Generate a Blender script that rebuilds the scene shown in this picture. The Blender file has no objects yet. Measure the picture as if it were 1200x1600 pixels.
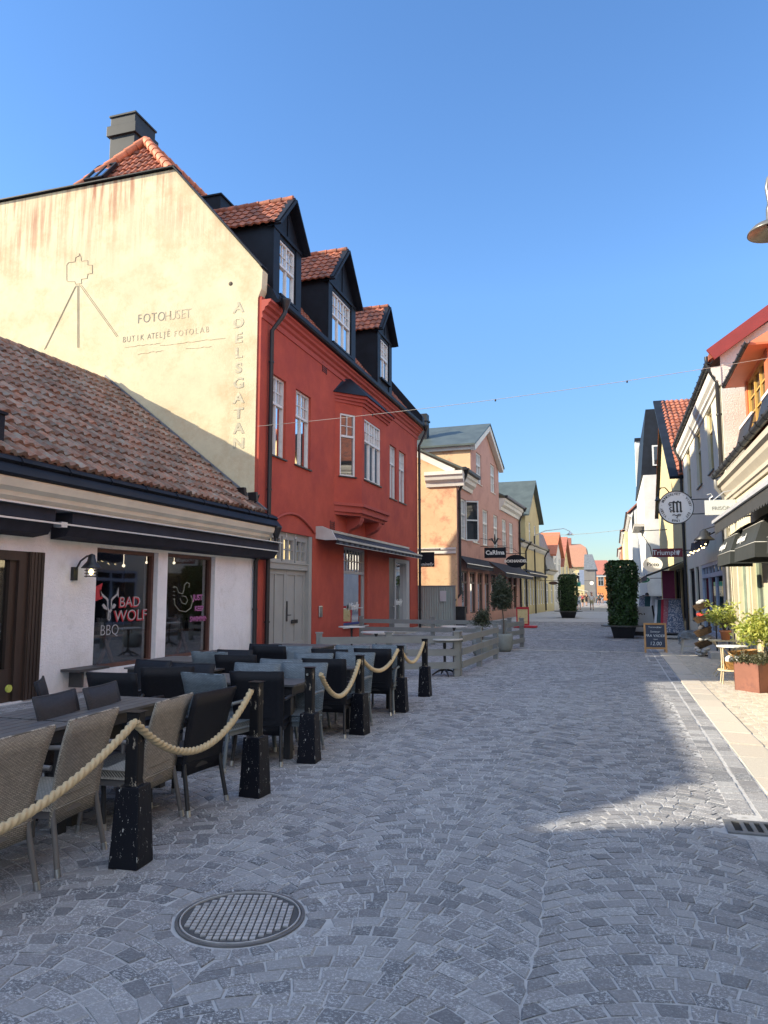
import bpy, bmesh, math, random
from math import sin, cos, pi, radians, sqrt, atan2, hypot
from mathutils import Vector, Matrix
random.seed(7)
C = bpy.context.scene.collection
S = bpy.context.scene

# ------------------------------------------------------------------ camera, light, exposure
YAW = math.atan(360 / hypot(128, 1150)); PIT = math.atan(128 / 1150); EYE = 1.6
cam = bpy.data.cameras.new('camera'); camo = bpy.data.objects.new('camera', cam); C.objects.link(camo)
cam.sensor_fit = 'VERTICAL'; cam.sensor_height = 36; cam.lens = 36 * 1150 / 1600
cam.clip_start = .1; cam.clip_end = 3000
camo.location = (0, 0, EYE); camo.rotation_euler = (pi / 2 + PIT, 0, YAW)
S.camera = camo
SKY_FILL = 6.3
SUN_T, SUN_K = .538, .43                       # drop and northing of a ray per metre east
sun_el = math.atan(SUN_T / hypot(1, SUN_K)); sun_az = atan2(-1, -SUN_K)
w = bpy.data.worlds.new('World'); S.world = w; w.use_nodes = True
nt = w.node_tree; bg = nt.nodes['Background']; sky = nt.nodes.new('ShaderNodeTexSky')
sky.sky_type = 'NISHITA'; sky.sun_disc = False; sky.sun_elevation = sun_el; sky.sun_rotation = sun_az
sky.air_density = 1.1; sky.dust_density = 0; sky.ozone_density = 2.2
hs = nt.nodes.new('ShaderNodeHueSaturation'); hs.inputs['Saturation'].default_value = 1.12; nt.links.new(sky.outputs[0], hs.inputs['Color'])
# a clean northern evening sky: cooler towards the horizon than the model's haze
mx = nt.nodes.new('ShaderNodeMix'); mx.data_type = 'RGBA'; mx.blend_type = 'MULTIPLY'; mx.inputs[0].default_value = 1; mx.inputs[7].default_value = (.86, .98, 1.14, 1)
sxy = nt.nodes.new('ShaderNodeSeparateXYZ'); tc0 = nt.nodes.new('ShaderNodeTexCoord'); nt.links.new(tc0.outputs['Generated'], sxy.inputs[0])
hz = nt.nodes.new('ShaderNodeMapRange'); hz.inputs[1].default_value = 0; hz.inputs[2].default_value = .38; hz.inputs[3].default_value = .47; hz.inputs[4].default_value = 1; nt.links.new(sxy.outputs[2], hz.inputs[0])
h2 = nt.nodes.new('ShaderNodeVectorMath'); h2.operation = 'SCALE'; nt.links.new(hs.outputs[0], h2.inputs[0]); nt.links.new(hz.outputs[0], h2.inputs['Scale'])
nt.links.new(h2.outputs[0], mx.inputs[6])
# bright patch added to the sky behind the camera, fill for the shaded street
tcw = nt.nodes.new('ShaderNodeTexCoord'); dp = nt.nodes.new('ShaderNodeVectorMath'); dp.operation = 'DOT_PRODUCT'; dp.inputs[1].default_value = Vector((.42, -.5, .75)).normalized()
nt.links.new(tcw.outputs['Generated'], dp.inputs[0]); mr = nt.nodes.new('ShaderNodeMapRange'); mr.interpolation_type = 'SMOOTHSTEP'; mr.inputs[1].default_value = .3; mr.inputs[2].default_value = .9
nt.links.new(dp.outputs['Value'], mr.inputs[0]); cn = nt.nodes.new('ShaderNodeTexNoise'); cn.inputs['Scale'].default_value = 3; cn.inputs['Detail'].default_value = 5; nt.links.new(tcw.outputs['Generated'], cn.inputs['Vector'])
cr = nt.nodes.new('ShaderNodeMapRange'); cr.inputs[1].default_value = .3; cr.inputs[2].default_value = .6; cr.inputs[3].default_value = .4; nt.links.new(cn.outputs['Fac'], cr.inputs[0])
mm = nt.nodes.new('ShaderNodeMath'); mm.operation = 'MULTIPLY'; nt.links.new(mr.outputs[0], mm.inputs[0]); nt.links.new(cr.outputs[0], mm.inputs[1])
cl = nt.nodes.new('ShaderNodeMix'); cl.data_type = 'RGBA'; nt.links.new(mm.outputs[0], cl.inputs[0]); nt.links.new(mx.outputs[2], cl.inputs[6]); cl.inputs[7].default_value = (SKY_FILL * .85, SKY_FILL * .97, SKY_FILL * 1.15, 1)
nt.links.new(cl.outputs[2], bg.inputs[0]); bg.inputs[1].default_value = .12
sl = bpy.data.lights.new('sun', 'SUN'); sl.energy = 5.0; sl.angle = radians(.5); sl.color = (1, .88, .67)
so = bpy.data.objects.new('sun', sl); C.objects.link(so); so.location = (-30, -13, 30)
so.rotation_euler = Vector((1, SUN_K, -SUN_T)).to_track_quat('-Z', 'Y').to_euler()
S.view_settings.view_transform = 'Standard'; S.view_settings.look = 'None'
S.view_settings.exposure = 1.12; S.view_settings.gamma = 1
S.render.engine = 'CYCLES'
S.cycles.max_bounces = 6; S.cycles.diffuse_bounces = 4; S.cycles.glossy_bounces = 3
S.render.resolution_x = 768; S.render.resolution_y = 1024

# measuring helper: where a sight line from the photo meets a vertical facade x = X
def ray(px, py):
    a = (px - 600) / 1150; b = (800 - py) / 1150
    cy, sy, cp, sp = cos(YAW), sin(YAW), cos(PIT), sin(PIT)
    return (-sy * cp + a * cy + b * sy * sp, cy * cp + a * sy - b * cy * sp, sp + b * cp)
def onX(px, py, X):
    d = ray(px, py); t = X / d[0]; return d[1] * t, EYE + d[2] * t
def onY(px, py, Y):
    d = ray(px, py); t = Y / d[1]; return d[0] * t, EYE + d[2] * t
def onG(px, py, z=0):
    d = ray(px, py); t = (z - EYE) / d[2]; return d[0] * t, d[1] * t

# ------------------------------------------------------------------ materials
MAT = {}
def _new(name):
    m = bpy.data.materials.new(name); m.use_nodes = True
    return m, m.node_tree, m.node_tree.nodes['Principled BSDF']
def N(nt, typ, **kw):
    n = nt.nodes.new(typ)
    for k, v in kw.items():
        if k.startswith('i_'): n.inputs[k[2:].replace('_', ' ')].default_value = v
        else: setattr(n, k, v)
    return n
def mixc(nt, fac, a, b, mode='MIX'):
    n = nt.nodes.new('ShaderNodeMix'); n.data_type = 'RGBA'; n.blend_type = mode
    for sock, v in ((n.inputs[0], fac), (n.inputs[6], a), (n.inputs[7], b)):
        if hasattr(v, 'links'): nt.links.new(v, sock)
        elif isinstance(v, (int, float)): sock.default_value = v
        else: sock.default_value = (*v, 1)
    return n.outputs[2]
def ramp(nt, src, a, b, c0=0, c1=1):
    n = nt.nodes.new('ShaderNodeMapRange'); n.inputs[1].default_value = a; n.inputs[2].default_value = b
    n.inputs[3].default_value = c0; n.inputs[4].default_value = c1
    nt.links.new(src, n.inputs[0]); return n.outputs[0]
def coords(nt, scale=(1, 1, 1), kind='Object'):
    tc = N(nt, 'ShaderNodeTexCoord'); mp = N(nt, 'ShaderNodeMapping'); mp.inputs['Scale'].default_value = scale
    nt.links.new(tc.outputs[kind], mp.inputs[0]); return mp.outputs[0]
def noise(nt, vec, scale, detail=4, rough=.55):
    n = N(nt, 'ShaderNodeTexNoise'); n.inputs['Scale'].default_value = scale
    n.inputs['Detail'].default_value = detail; n.inputs['Roughness'].default_value = rough
    nt.links.new(vec, n.inputs['Vector']); return n.outputs['Fac']
def bump(nt, b, h, strength=.3, dist=.01):
    n = N(nt, 'ShaderNodeBump'); n.inputs['Strength'].default_value = strength; n.inputs['Distance'].default_value = dist
    nt.links.new(h, n.inputs['Height']); nt.links.new(n.outputs[0], b.inputs['Normal'])

def mat(name, col, rough=.6, metal=0, var=.12, vs=3, bs=.0, bsc=60, bd=.004, col2=None, c2lo=.55, c2hi=.7, c2s=5, tint=0, spec=.5, stretch=(1, 1, 1), coat=0):
    """general surface: base colour with two scales of variation, an optional second colour in patches, bump"""
    if name in MAT: return MAT[name]
    m, nt, b = _new(name); v = coords(nt, stretch)
    n1 = noise(nt, v, vs, 5, .6)
    lo = tuple(c * (1 - var) for c in col); hi = tuple(min(1, c * (1 + var)) for c in col)
    c = mixc(nt, ramp(nt, n1, .3, .7), lo, hi)
    if col2:
        n2 = noise(nt, v, c2s, 6, .65); c = mixc(nt, ramp(nt, n2, c2lo, c2hi), c, col2)
    if tint:
        a = N(nt, 'ShaderNodeAttribute', attribute_name='tint')
        mr = ramp(nt, a.outputs['Fac'], 0, 1, 1 - tint, 1 + tint)
        hs = N(nt, 'ShaderNodeHueSaturation'); nt.links.new(mr, hs.inputs['Value']); nt.links.new(c, hs.inputs['Color']); c = hs.outputs[0]
    nt.links.new(c, b.inputs['Base Color'])
    b.inputs['Roughness'].default_value = rough; b.inputs['Metallic'].default_value = metal
    b.inputs['Specular IOR Level'].default_value = spec
    if coat: b.inputs['Coat Weight'].default_value = coat
    if bs: bump(nt, b, noise(nt, v, bsc, 4, .6), bs, bd)
    MAT[name] = m; return m
def plaster(name, col, col2=None, streak=None, vs=1.2, bs=.5, bsc=25, c2lo=.55, c2hi=.75, c2s=1.6, crack=0, bd=.01, lvl=.13):
    if name in MAT: return MAT[name]
    m, nt, b = _new(name); v = coords(nt)
    c = mixc(nt, ramp(nt, noise(nt, v, vs, 6, .65), .3, .7), tuple(x * (1 - lvl) for x in col), tuple(min(.95, x * (1 + lvl)) for x in col))
    c = mixc(nt, ramp(nt, noise(nt, v, 14, 5, .7), .5, .8, 0, .25), c, tuple(x * .72 for x in col))
    if col2: c = mixc(nt, ramp(nt, noise(nt, v, c2s, 8, .7), c2lo, c2hi), c, col2)
    if streak:
        scol, z0, z1, amt = streak                        # run-off stains below a wall top
        vv = coords(nt, (2.6, 2.6, .16))
        nz = noise(nt, vv, 2.2, 6, .7)
        sx = N(nt, 'ShaderNodeSeparateXYZ'); nt.links.new(coords(nt), sx.inputs[0])
        g = ramp(nt, sx.outputs[2], z0, z1, 0, 1)
        mu = N(nt, 'ShaderNodeMath', operation='MULTIPLY'); bn = N(nt, 'ShaderNodeMath', operation='MULTIPLY'); nt.links.new(g, bn.inputs[0]); nt.links.new(ramp(nt, noise(nt, v, .45, 2), .4, .62, .15, 1), bn.inputs[1]); nt.links.new(bn.outputs[0], mu.inputs[0]); nt.links.new(ramp(nt, nz, .44, .62, 0, amt), mu.inputs[1])
        c = mixc(nt, mu.outputs[0], c, scol)
    if crack:
        vo = N(nt, 'ShaderNodeTexVoronoi', feature='DISTANCE_TO_EDGE'); vo.inputs['Scale'].default_value = .7
        dn = N(nt, 'ShaderNodeTexNoise'); dn.inputs['Scale'].default_value = 2.5; dn.inputs['Detail'].default_value = 5; nt.links.new(v, dn.inputs['Vector'])
        ad = N(nt, 'ShaderNodeVectorMath', operation='ADD'); nt.links.new(v, ad.inputs[0]); nt.links.new(dn.outputs['Color'], ad.inputs[1])
        nt.links.new(ad.outputs[0], vo.inputs['Vector'])
        c = mixc(nt, ramp(nt, vo.outputs['Distance'], .0, .014, crack, 0), c, tuple(x * .35 for x in col))
    sz = N(nt, 'ShaderNodeSeparateXYZ'); gm_ = N(nt, 'ShaderNodeNewGeometry'); nt.links.new(gm_.outputs['Position'], sz.inputs[0])      # splash dirt along the foot of the wall
    zn = N(nt, 'ShaderNodeMath', operation='MULTIPLY_ADD'); nt.links.new(noise(nt, coords(nt, (1, 1, .4)), 5, 5, .7), zn.inputs[0]); zn.inputs[1].default_value = -1.3; nt.links.new(sz.outputs[2], zn.inputs[2])
    c = mixc(nt, ramp(nt, zn.outputs[0], -.75, .15, .5, 0), c, tuple(x * .5 for x in col))
    nt.links.new(c, b.inputs['Base Color']); b.inputs['Roughness'].default_value = .9
    b.inputs['Specular IOR Level'].default_value = .25
    h = noise(nt, v, bsc, 5, .65); bump(nt, b, h, bs, bd)
    MAT[name] = m; return m
def glass_dark(name='window_glass', base=(.025, .03, .035), rough=.03, thru=0.0):
    if name in MAT: return MAT[name]
    m = bpy.data.materials.new(name); m.use_nodes = True; nt = m.node_tree; nt.nodes.clear()
    out = N(nt, 'ShaderNodeOutputMaterial'); gl = N(nt, 'ShaderNodeBsdfGlossy'); gl.inputs['Roughness'].default_value = rough
    v = coords(nt); bp = N(nt, 'ShaderNodeBump'); bp.inputs['Strength'].default_value = .06; bp.inputs['Distance'].default_value = .02
    nt.links.new(noise(nt, v, 1.3, 1), bp.inputs['Height']); nt.links.new(bp.outputs[0], gl.inputs['Normal'])
    fr = N(nt, 'ShaderNodeFresnel'); fr.inputs[0].default_value = 1.55
    ad = N(nt, 'ShaderNodeMath', operation='MULTIPLY_ADD'); nt.links.new(fr.outputs[0], ad.inputs[0]); ad.inputs[1].default_value = .26 if thru else 1.3; ad.inputs[2].default_value = .03; ad.use_clamp = True
    mx = N(nt, 'ShaderNodeMixShader'); nt.links.new(ad.outputs[0], mx.inputs[0])
    if thru:
        t = N(nt, 'ShaderNodeBsdfTransparent'); t.inputs[0].default_value = (thru, thru, thru, 1); nt.links.new(t.outputs[0], mx.inputs[1])
    else:
        d = N(nt, 'ShaderNodeBsdfDiffuse'); d.inputs[0].default_value = (*base, 1); nt.links.new(d.outputs[0], mx.inputs[1])
    nt.links.new(gl.outputs[0], mx.inputs[2]); nt.links.new(mx.outputs[0], out.inputs[0])
    MAT[name] = m; return m
def emit(name, col, st):
    if name in MAT: return MAT[name]
    m, nt, b = _new(name); b.inputs['Emission Color'].default_value = (*col, 1); b.inputs['Emission Strength'].default_value = st
    b.inputs['Base Color'].default_value = (*col, 1); MAT[name] = m; return m

def sett_mat(name, ca, cb, patina, amt=.55):
    m, nt, b = _new(name); v = coords(nt)
    a = N(nt, 'ShaderNodeAttribute', attribute_name='tint')
    cr = N(nt, 'ShaderNodeValToRGB'); e = cr.color_ramp.elements
    e[0].color = (*ca, 1); e[1].color = (*cb, 1); e[1].position = 1
    k = e.new(.5); k.color = (*[(x + y) / 2 * f for x, y, f in zip(ca, cb, (1.03, .99, .98))], 1)
    nt.links.new(a.outputs['Fac'], cr.inputs[0]); c = cr.outputs[0]
    big = noise(nt, v, .35, 3); c = mixc(nt, ramp(nt, big, .35, .65, 0, .22), c, patina)
    vv = coords(nt, (1.0, 1.3, 1))
    p = noise(nt, vv, 75, 5, .8)
    t2 = N(nt, 'ShaderNodeMath', operation='SINE'); m3 = N(nt, 'ShaderNodeMath', operation='MULTIPLY'); m3.inputs[1].default_value = 37
    nt.links.new(a.outputs['Fac'], m3.inputs[0]); nt.links.new(m3.outputs[0], t2.inputs[0])
    pm = N(nt, 'ShaderNodeMath', operation='MULTIPLY'); nt.links.new(ramp(nt, p, .5, .62, 0, 1), pm.inputs[0]); nt.links.new(ramp(nt, t2.outputs[0], -1, 1, .25, amt), pm.inputs[1])
    c = mixc(nt, pm.outputs[0], c, tuple(min(1, x * 1.75) for x in patina))
    c = mixc(nt, ramp(nt, noise(nt, v, 150, 3, .7), .55, .7, 0, .35), c, tuple(x * .5 for x in ca))
    nt.links.new(c, b.inputs['Base Color']); b.inputs['Roughness'].default_value = .78; b.inputs['Specular IOR Level'].default_value = .35
    bump(nt, b, noise(nt, v, 55, 5, .7), .5, .006); MAT[name] = m; return m
def weave(name, col, sc=1.0, contrast=.5):
    if name in MAT: return MAT[name]
    m, nt, b = _new(name)
    tc = N(nt, 'ShaderNodeTexCoord'); sp = N(nt, 'ShaderNodeSeparateXYZ'); nt.links.new(tc.outputs['Object'], sp.inputs[0])
    cb = N(nt, 'ShaderNodeCombineXYZ'); ad = N(nt, 'ShaderNodeMath', operation='ADD'); nt.links.new(sp.outputs[0], ad.inputs[0])
    # y carries across the back; z goes up it (x takes over on the seat)
    nt.links.new(sp.outputs[2], ad.inputs[1]); nt.links.new(sp.outputs[1], cb.inputs[0]); nt.links.new(ad.outputs[0], cb.inputs[1])
    br = N(nt, 'ShaderNodeTexBrick'); br.offset = .5; br.inputs['Scale'].default_value = 1
    br.inputs['Brick Width'].default_value = .024 * sc; br.inputs['Row Height'].default_value = .0095 * sc; br.inputs['Mortar Size'].default_value = .0022 * sc
    br.inputs['Mortar Smooth'].default_value = .8
    br.inputs['Color1'].default_value = (*col, 1); br.inputs['Color2'].default_value = (*[x * .72 for x in col], 1)
    br.inputs['Mortar'].default_value = (*[x * (1 - contrast) * .5 for x in col], 1)
    nt.links.new(cb.outputs[0], br.inputs['Vector']); nt.links.new(br.outputs['Color'], b.inputs['Base Color'])
    b.inputs['Roughness'].default_value = .6; b.inputs['Specular IOR Level'].default_value = .25; bump(nt, b, br.outputs['Fac'], -.9, .004); MAT[name] = m; return m

# ------------------------------------------------------------------ mesh builder
OFF = {}
def V(*a): return Vector(a)
class MB:
    def __init__(s): s.v = []; s.f = []; s.mi = []; s.t = []; s.sm = []; s.cur = 0; s.tint = .5; s.smooth = False
    def add(s, vs, fs, smooth=None):
        o = len(s.v); s.v += [tuple(p) for p in vs]
        for f in fs: s.f.append(tuple(i + o for i in f)); s.mi.append(s.cur); s.t.append(s.tint); s.sm.append(s.smooth if smooth is None else smooth)
        return s
    def box(s, x0, x1, y0, y1, z0, z1):
        return s.add([(x, y, z) for z in (z0, z1) for y in (y0, y1) for x in (x0, x1)],
                     [(0, 2, 3, 1), (4, 5, 7, 6), (0, 1, 5, 4), (2, 6, 7, 3), (0, 4, 6, 2), (1, 3, 7, 5)])
    def hexa(s, a, b):      # two quads joined
        return s.add(list(a) + list(b), [(3, 2, 1, 0), (4, 5, 6, 7), (0, 1, 5, 4), (1, 2, 6, 5), (2, 3, 7, 6), (3, 0, 4, 7)])
    def bar(s, p, q, wx, wz, up=(0, 0, 1)):   # rectangular bar between two points
        p, q = Vector(p), Vector(q); d = (q - p).normalized(); up = Vector(up)
        if abs(d.dot(up)) > .98: up = V(1, 0, 0)
        r = d.cross(up).normalized() * wx / 2; u = r.cross(d).normalized() * wz / 2
        return s.hexa([p - r - u, p + r - u, p + r + u, p - r + u], [q - r - u, q + r - u, q + r + u, q - r + u])
    def quad(s, *p): return s.add(p, [tuple(range(len(p)))])
    def prism(s, poly, d):     # poly: list of 3D points, d: offset vector
        n = len(poly); d = Vector(d); b = [Vector(p) + d for p in poly]
        return s.add(list(poly) + b, [tuple(range(n)), tuple(range(2 * n - 1, n - 1, -1))] + [(i, (i + 1) % n, n + (i + 1) % n, n + i) for i in range(n)])
    def tube(s, path, r, seg=8, cap=True, twist=None):
        path = [Vector(p) for p in path]; n = len(path); rs = r if isinstance(r, (list, tuple)) else [r] * n
        vs = []; up = None; acc = 0
        for i, p in enumerate(path):
            d = (path[min(i + 1, n - 1)] - path[max(i - 1, 0)]).normalized()
            if up is None:
                up = V(0, 0, 1) if abs(d.z) < .9 else V(1, 0, 0)
            a = d.cross(up)
            a = a.normalized() if a.length > 1e-6 else V(1, 0, 0)
            b = a.cross(d).normalized(); up = b
            if i: acc += (path[i] - path[i - 1]).length
            for k in range(seg):
                th = 2 * pi * k / seg; rr = rs[i]
                if twist: rr *= 1 + twist[1] * (abs(cos(1.5 * th - twist[0] * acc / 2)) - .6)
                vs.append(p + (a * cos(th) + b * sin(th)) * rr)
        fs = [(i * seg + k, i * seg + (k + 1) % seg, (i + 1) * seg + (k + 1) % seg, (i + 1) * seg + k) for i in range(n - 1) for k in range(seg)]
        s.add(vs, fs, True)
        if cap: s.add(vs[:seg], [tuple(range(seg - 1, -1, -1))]); s.add(vs[-seg:], [tuple(range(seg))])
        return s
    def lathe(s, c, prof, seg=16, axis='z', smooth=True):
        c = Vector(c); vs = []
        for r, h in prof:
            for k in range(seg):
                a = 2 * pi * k / seg
                p = {'z': V(r * cos(a), r * sin(a), h), 'y': V(r * cos(a), h, r * sin(a)), 'x': V(h, r * cos(a), r * sin(a))}[axis]
                vs.append(c + p)
        n = len(prof)
        return s.add(vs, [(i * seg + k, i * seg + (k + 1) % seg, (i + 1) * seg + (k + 1) % seg, (i + 1) * seg + k) for i in range(n - 1) for k in range(seg)], smooth)
    def ball(s, c, r, sc=(1, 1, 1), seg=10):
        c = Vector(c); vs = []; h = seg // 2
        for i in range(h + 1):
            ph = pi * i / h
            for k in range(seg):
                th = 2 * pi * k / seg; vs.append(c + V(r * sc[0] * sin(ph) * cos(th), r * sc[1] * sin(ph) * sin(th), r * sc[2] * cos(ph)))
        return s.add(vs, [(i * seg + k, i * seg + (k + 1) % seg, (i + 1) * seg + (k + 1) % seg, (i + 1) * seg + k) for i in range(h) for k in range(seg)], True)
    def text(s, body, size, o, right, up=(0, 0, 1), ext=.004, shear=0, sp=1, align='CENTER', bold=0, xs=1):
        cu = bpy.data.curves.new('t', 'FONT'); cu.body = body; cu.size = size; cu.extrude = ext; cu.shear = shear
        cu.space_character = sp; cu.align_x = align; cu.align_y = 'CENTER'; cu.offset = bold; cu.resolution_u = 3
        ob = bpy.data.objects.new('t', cu); me = bpy.data.meshes.new_from_object(ob)
        o, right, up = Vector(o), Vector(right).normalized(), Vector(up).normalized(); n = right.cross(up)
        s.add([o + right * p.co.x * xs + up * p.co.y + n * (p.co.z + ext) for p in me.vertices], [tuple(p.vertices) for p in me.polygons])
        bpy.data.objects.remove(ob); bpy.data.curves.remove(cu); bpy.data.meshes.remove(me); return s
    def leaf(s, c, size, n=None, asp=.6):
        n = n or V(random.gauss(0, 1), random.gauss(0, 1), random.gauss(0, 1)); n.normalize()
        a = n.cross(V(random.gauss(0, 1), random.gauss(0, 1), random.gauss(0, 1))).normalized(); b = n.cross(a)
        c = Vector(c); s.tint = random.random()
        return s.add([c - a * size / 2, c + b * size * asp / 2 + n * size * .08, c + a * size / 2, c - b * size * asp / 2 + n * size * .08], [(0, 1, 2, 3)])
    def build(s, name, mats, parent=None, bevel=0, loc=None):
        if not isinstance(mats, (list, tuple)): mats = [mats]
        off = OFF[parent.name] if parent else (Vector(loc) if loc else Vector((sum(p[0] for p in s.v) / len(s.v), sum(p[1] for p in s.v) / len(s.v), min(p[2] for p in s.v))))
        me = bpy.data.meshes.new(name); me.from_pydata([(p[0] - off.x, p[1] - off.y, p[2] - off.z) for p in s.v], [], s.f)
        for m in mats: me.materials.append(m)
        me.polygons.foreach_set('material_index', s.mi); me.polygons.foreach_set('use_smooth', s.sm)
        at = me.attributes.new('tint', 'FLOAT', 'FACE'); at.data.foreach_set('value', s.t)
        me.update()
        o = bpy.data.objects.new(name, me); C.objects.link(o); OFF[o.name] = off
        if parent: o.parent = parent
        else: o.location = off
        if bevel:
            bm = bmesh.new(); bm.from_mesh(me); bmesh.ops.remove_doubles(bm, verts=bm.verts, dist=1e-5)
            es = [e for e in bm.edges if len(e.link_faces) == 2 and e.calc_face_angle(0) > .6]
            bmesh.ops.bevel(bm, geom=es, offset=bevel, segments=2, affect='EDGES', profile=.6)
            bm.to_mesh(me); bm.free()
        return o
def thing(name, label, cat, loc, group=None):
    o = bpy.data.objects.new(name, None); C.objects.link(o); o.location = loc; o.empty_display_size = .2
    OFF[o.name] = Vector(loc); o['label'] = label; o['category'] = cat
    if group: o['group'] = group
    return o
def tag(o, label=None, cat=None, group=None, kind=None):
    if label: o['label'] = label
    if cat: o['category'] = cat
    if group: o['group'] = group
    if kind: o['kind'] = kind
    return o
def copy_tree(o, parent=None):
    c = o.copy(); C.objects.link(c)
    if parent: c.parent = parent
    for ch in o.children: copy_tree(ch, c)
    return c

class Fr:
    """facade frame: s along the wall, z up, o outwards"""
    def __init__(f, ox, oy, u, n): f.o = V(ox, oy, 0); f.u = Vector((*u, 0)).normalized(); f.n = Vector((*n, 0)).normalized()
    def p(f, s, z, o=0): return f.o + f.u * s + f.n * o + V(0, 0, z)
    def box(f, m, s0, s1, z0, z1, o0, o1):
        return m.hexa([f.p(s0, z0, o0), f.p(s1, z0, o0), f.p(s1, z0, o1), f.p(s0, z0, o1)], [f.p(s0, z1, o0), f.p(s1, z1, o0), f.p(s1, z1, o1), f.p(s0, z1, o1)])
    def wall(f, m, s0, s1, z0, z1, ops, depth=.18, o=0):
        ss = sorted({s0, s1, *[x for q in ops for x in q[:2] if s0 < x < s1]}); zs = sorted({z0, z1, *[x for q in ops for x in q[2:4] if z0 < x < z1]})
        for i in range(len(ss) - 1):
            for j in range(len(zs) - 1):
                a, b, c, d = ss[i], ss[i + 1], zs[j], zs[j + 1]; ms, mz = (a + b) / 2, (c + d) / 2
                if any(q[0] < ms < q[1] and q[2] < mz < q[3] for q in ops): continue
                m.quad(f.p(a, c, o), f.p(b, c, o), f.p(b, d, o), f.p(a, d, o))
        for a, b, c, d in [q[:4] for q in ops]:
            m.quad(f.p(a, c, o), f.p(a, d, o), f.p(a, d, o - depth), f.p(a, c, o - depth)); m.quad(f.p(b, c, o), f.p(b, d, o), f.p(b, d, o - depth), f.p(b, c, o - depth))
            m.quad(f.p(a, d, o), f.p(b, d, o), f.p(b, d, o - depth), f.p(a, d, o - depth)); m.quad(f.p(a, c, o), f.p(b, c, o), f.p(b, c, o - depth), f.p(a, c, o - depth))
        return m
    def prof(f, m, s0, s1, pts):   # moulding: profile (o,z) swept along s
        n = len(pts); a = [f.p(s0, z, o) for o, z in pts]; b = [f.p(s1, z, o) for o, z in pts]
        return m.add(a + b, [(i, (i + 1) % n, n + (i + 1) % n, n + i) for i in range(n)] + [tuple(range(n - 1, -1, -1)), tuple(range(n, 2 * n))])

LEFT = Fr(-8.5, 0, (0, 1), (1, 0))
M_white = mat('white_paint', (.72, .72, .70), .5, var=.06, bs=.1)
M_sash = mat('sash_paint', (.62, .63, .62), .45, var=.08, vs=9)
M_black = mat('black_metal', (.013, .015, .019), .45, var=.3)
M_blacksheet = mat('black_sheet_metal', (.009, .012, .019), .55, spec=.22, var=.35, vs=2, bs=.15, bsc=6, bd=.02)
M_iron = mat('dark_iron', (.03, .031, .035), .5, metal=.6, var=.3)
M_steel = mat('brushed_steel', (.5, .5, .5), .3, metal=1, var=.1)
M_glass = glass_dark()
M_curt = mat('curtain_cloth', (.55, .54, .5), .9, var=.2, vs=2, stretch=(14, 14, 1))
M_stone = mat('pale_stone', (.42, .40, .37), .85, var=.15, bs=.4, bsc=30)
M_letw = mat('lettering_white', (.75, .75, .73), .5, var=.03)

def window(f, s0, s1, z0, z1, parent, cols=2, trans=None, rows_up=2, rows_lo=1, depth=.1, fr=.055, mun=.022, m=M_sash, pane=None, sill=None, o=0, cols_up=None, curtain=0, label=None):
    """casement: outer frame, mullions, a transom with small panes above; pane, curtain and sill as sub-parts"""
    a = MB(); d0, d1 = o - depth - .03, o - depth + .04
    f.box(a, s0, s0 + fr, z0, z1, d0, d1); f.box(a, s1 - fr, s1, z0, z1, d0, d1)
    f.box(a, s0 + fr, s1 - fr, z1 - fr, z1, d0, d1); f.box(a, s0 + fr, s1 - fr, z0, z0 + fr, d0, d1)
    zt = trans if trans else z1 - fr
    if trans: f.box(a, s0 + fr, s1 - fr, zt - fr * .6, zt + fr * .6, d0, d1 + .012)
    wi = s1 - s0 - 2 * fr
    for k in range(1, cols):
        x = s0 + fr + wi * k / cols
        f.box(a, x - fr * .5, x + fr * .5, z0 + fr, zt - (fr * .6 if trans else 0), d0 + .005, d1 - .006)
        if trans: f.box(a, x - fr * .5, x + fr * .5, zt + fr * .6, z1 - fr, d0 + .005, d1 - .006)
    if trans:
        cu = cols_up or cols * 2
        for k in range(1, cu):
            if (k * cols) % cu == 0: continue
            x = s0 + fr + wi * k / cu; f.box(a, x - mun / 2, x + mun / 2, zt + fr * .6, z1 - fr, d0 + .02, d1 - .02)
        for k in range(1, rows_up):
            z = zt + (z1 - fr - zt) * k / rows_up; f.box(a, s0 + fr, s1 - fr, z - mun / 2, z + mun / 2, d0 + .025, d1 - .025)
    for k in range(1, rows_lo):
        z = z0 + fr + (zt - z0 - fr) * k / rows_lo; f.box(a, s0 + fr, s1 - fr, z - mun / 2, z + mun / 2, d0 + .025, d1 - .025)
    w_ = a.build('window', m, parent)
    g = MB(); f.box(g, s0 + fr * .5, s1 - fr * .5, z0 + fr * .5, z1 - fr * .5, d0 + .012, d0 + .018); g.build('pane', pane or M_glass, w_)
    if curtain:
        for sa, sb in ((s0 + fr, s0 + fr + wi * curtain), (s1 - fr - wi * curtain, s1 - fr)):
            g = MB(); n = 8
            for k in range(n):
                x0, x1 = sa + (sb - sa) * k / n, sa + (sb - sa) * (k + 1) / n; oo = d0 - .06 - .03 * (k % 2); o2 = d0 - .06 - .03 * ((k + 1) % 2)
                g.quad(f.p(x0, z0 + fr, oo), f.p(x1, z0 + fr, o2), f.p(x1, z1 - fr, o2), f.p(x0, z1 - fr, oo))
            g.build('curtain', M_curt, w_)
    if sill:
        g = MB(); f.box(g, s0 - .05, s1 + .05, z0 - .04, z0, o - depth + .04, o + .05); g.build('sill', sill, w_)
    if label: w_['label'] = label
    return w_
M_clear = glass_dark('clear_window_glass', thru=.62)

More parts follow.
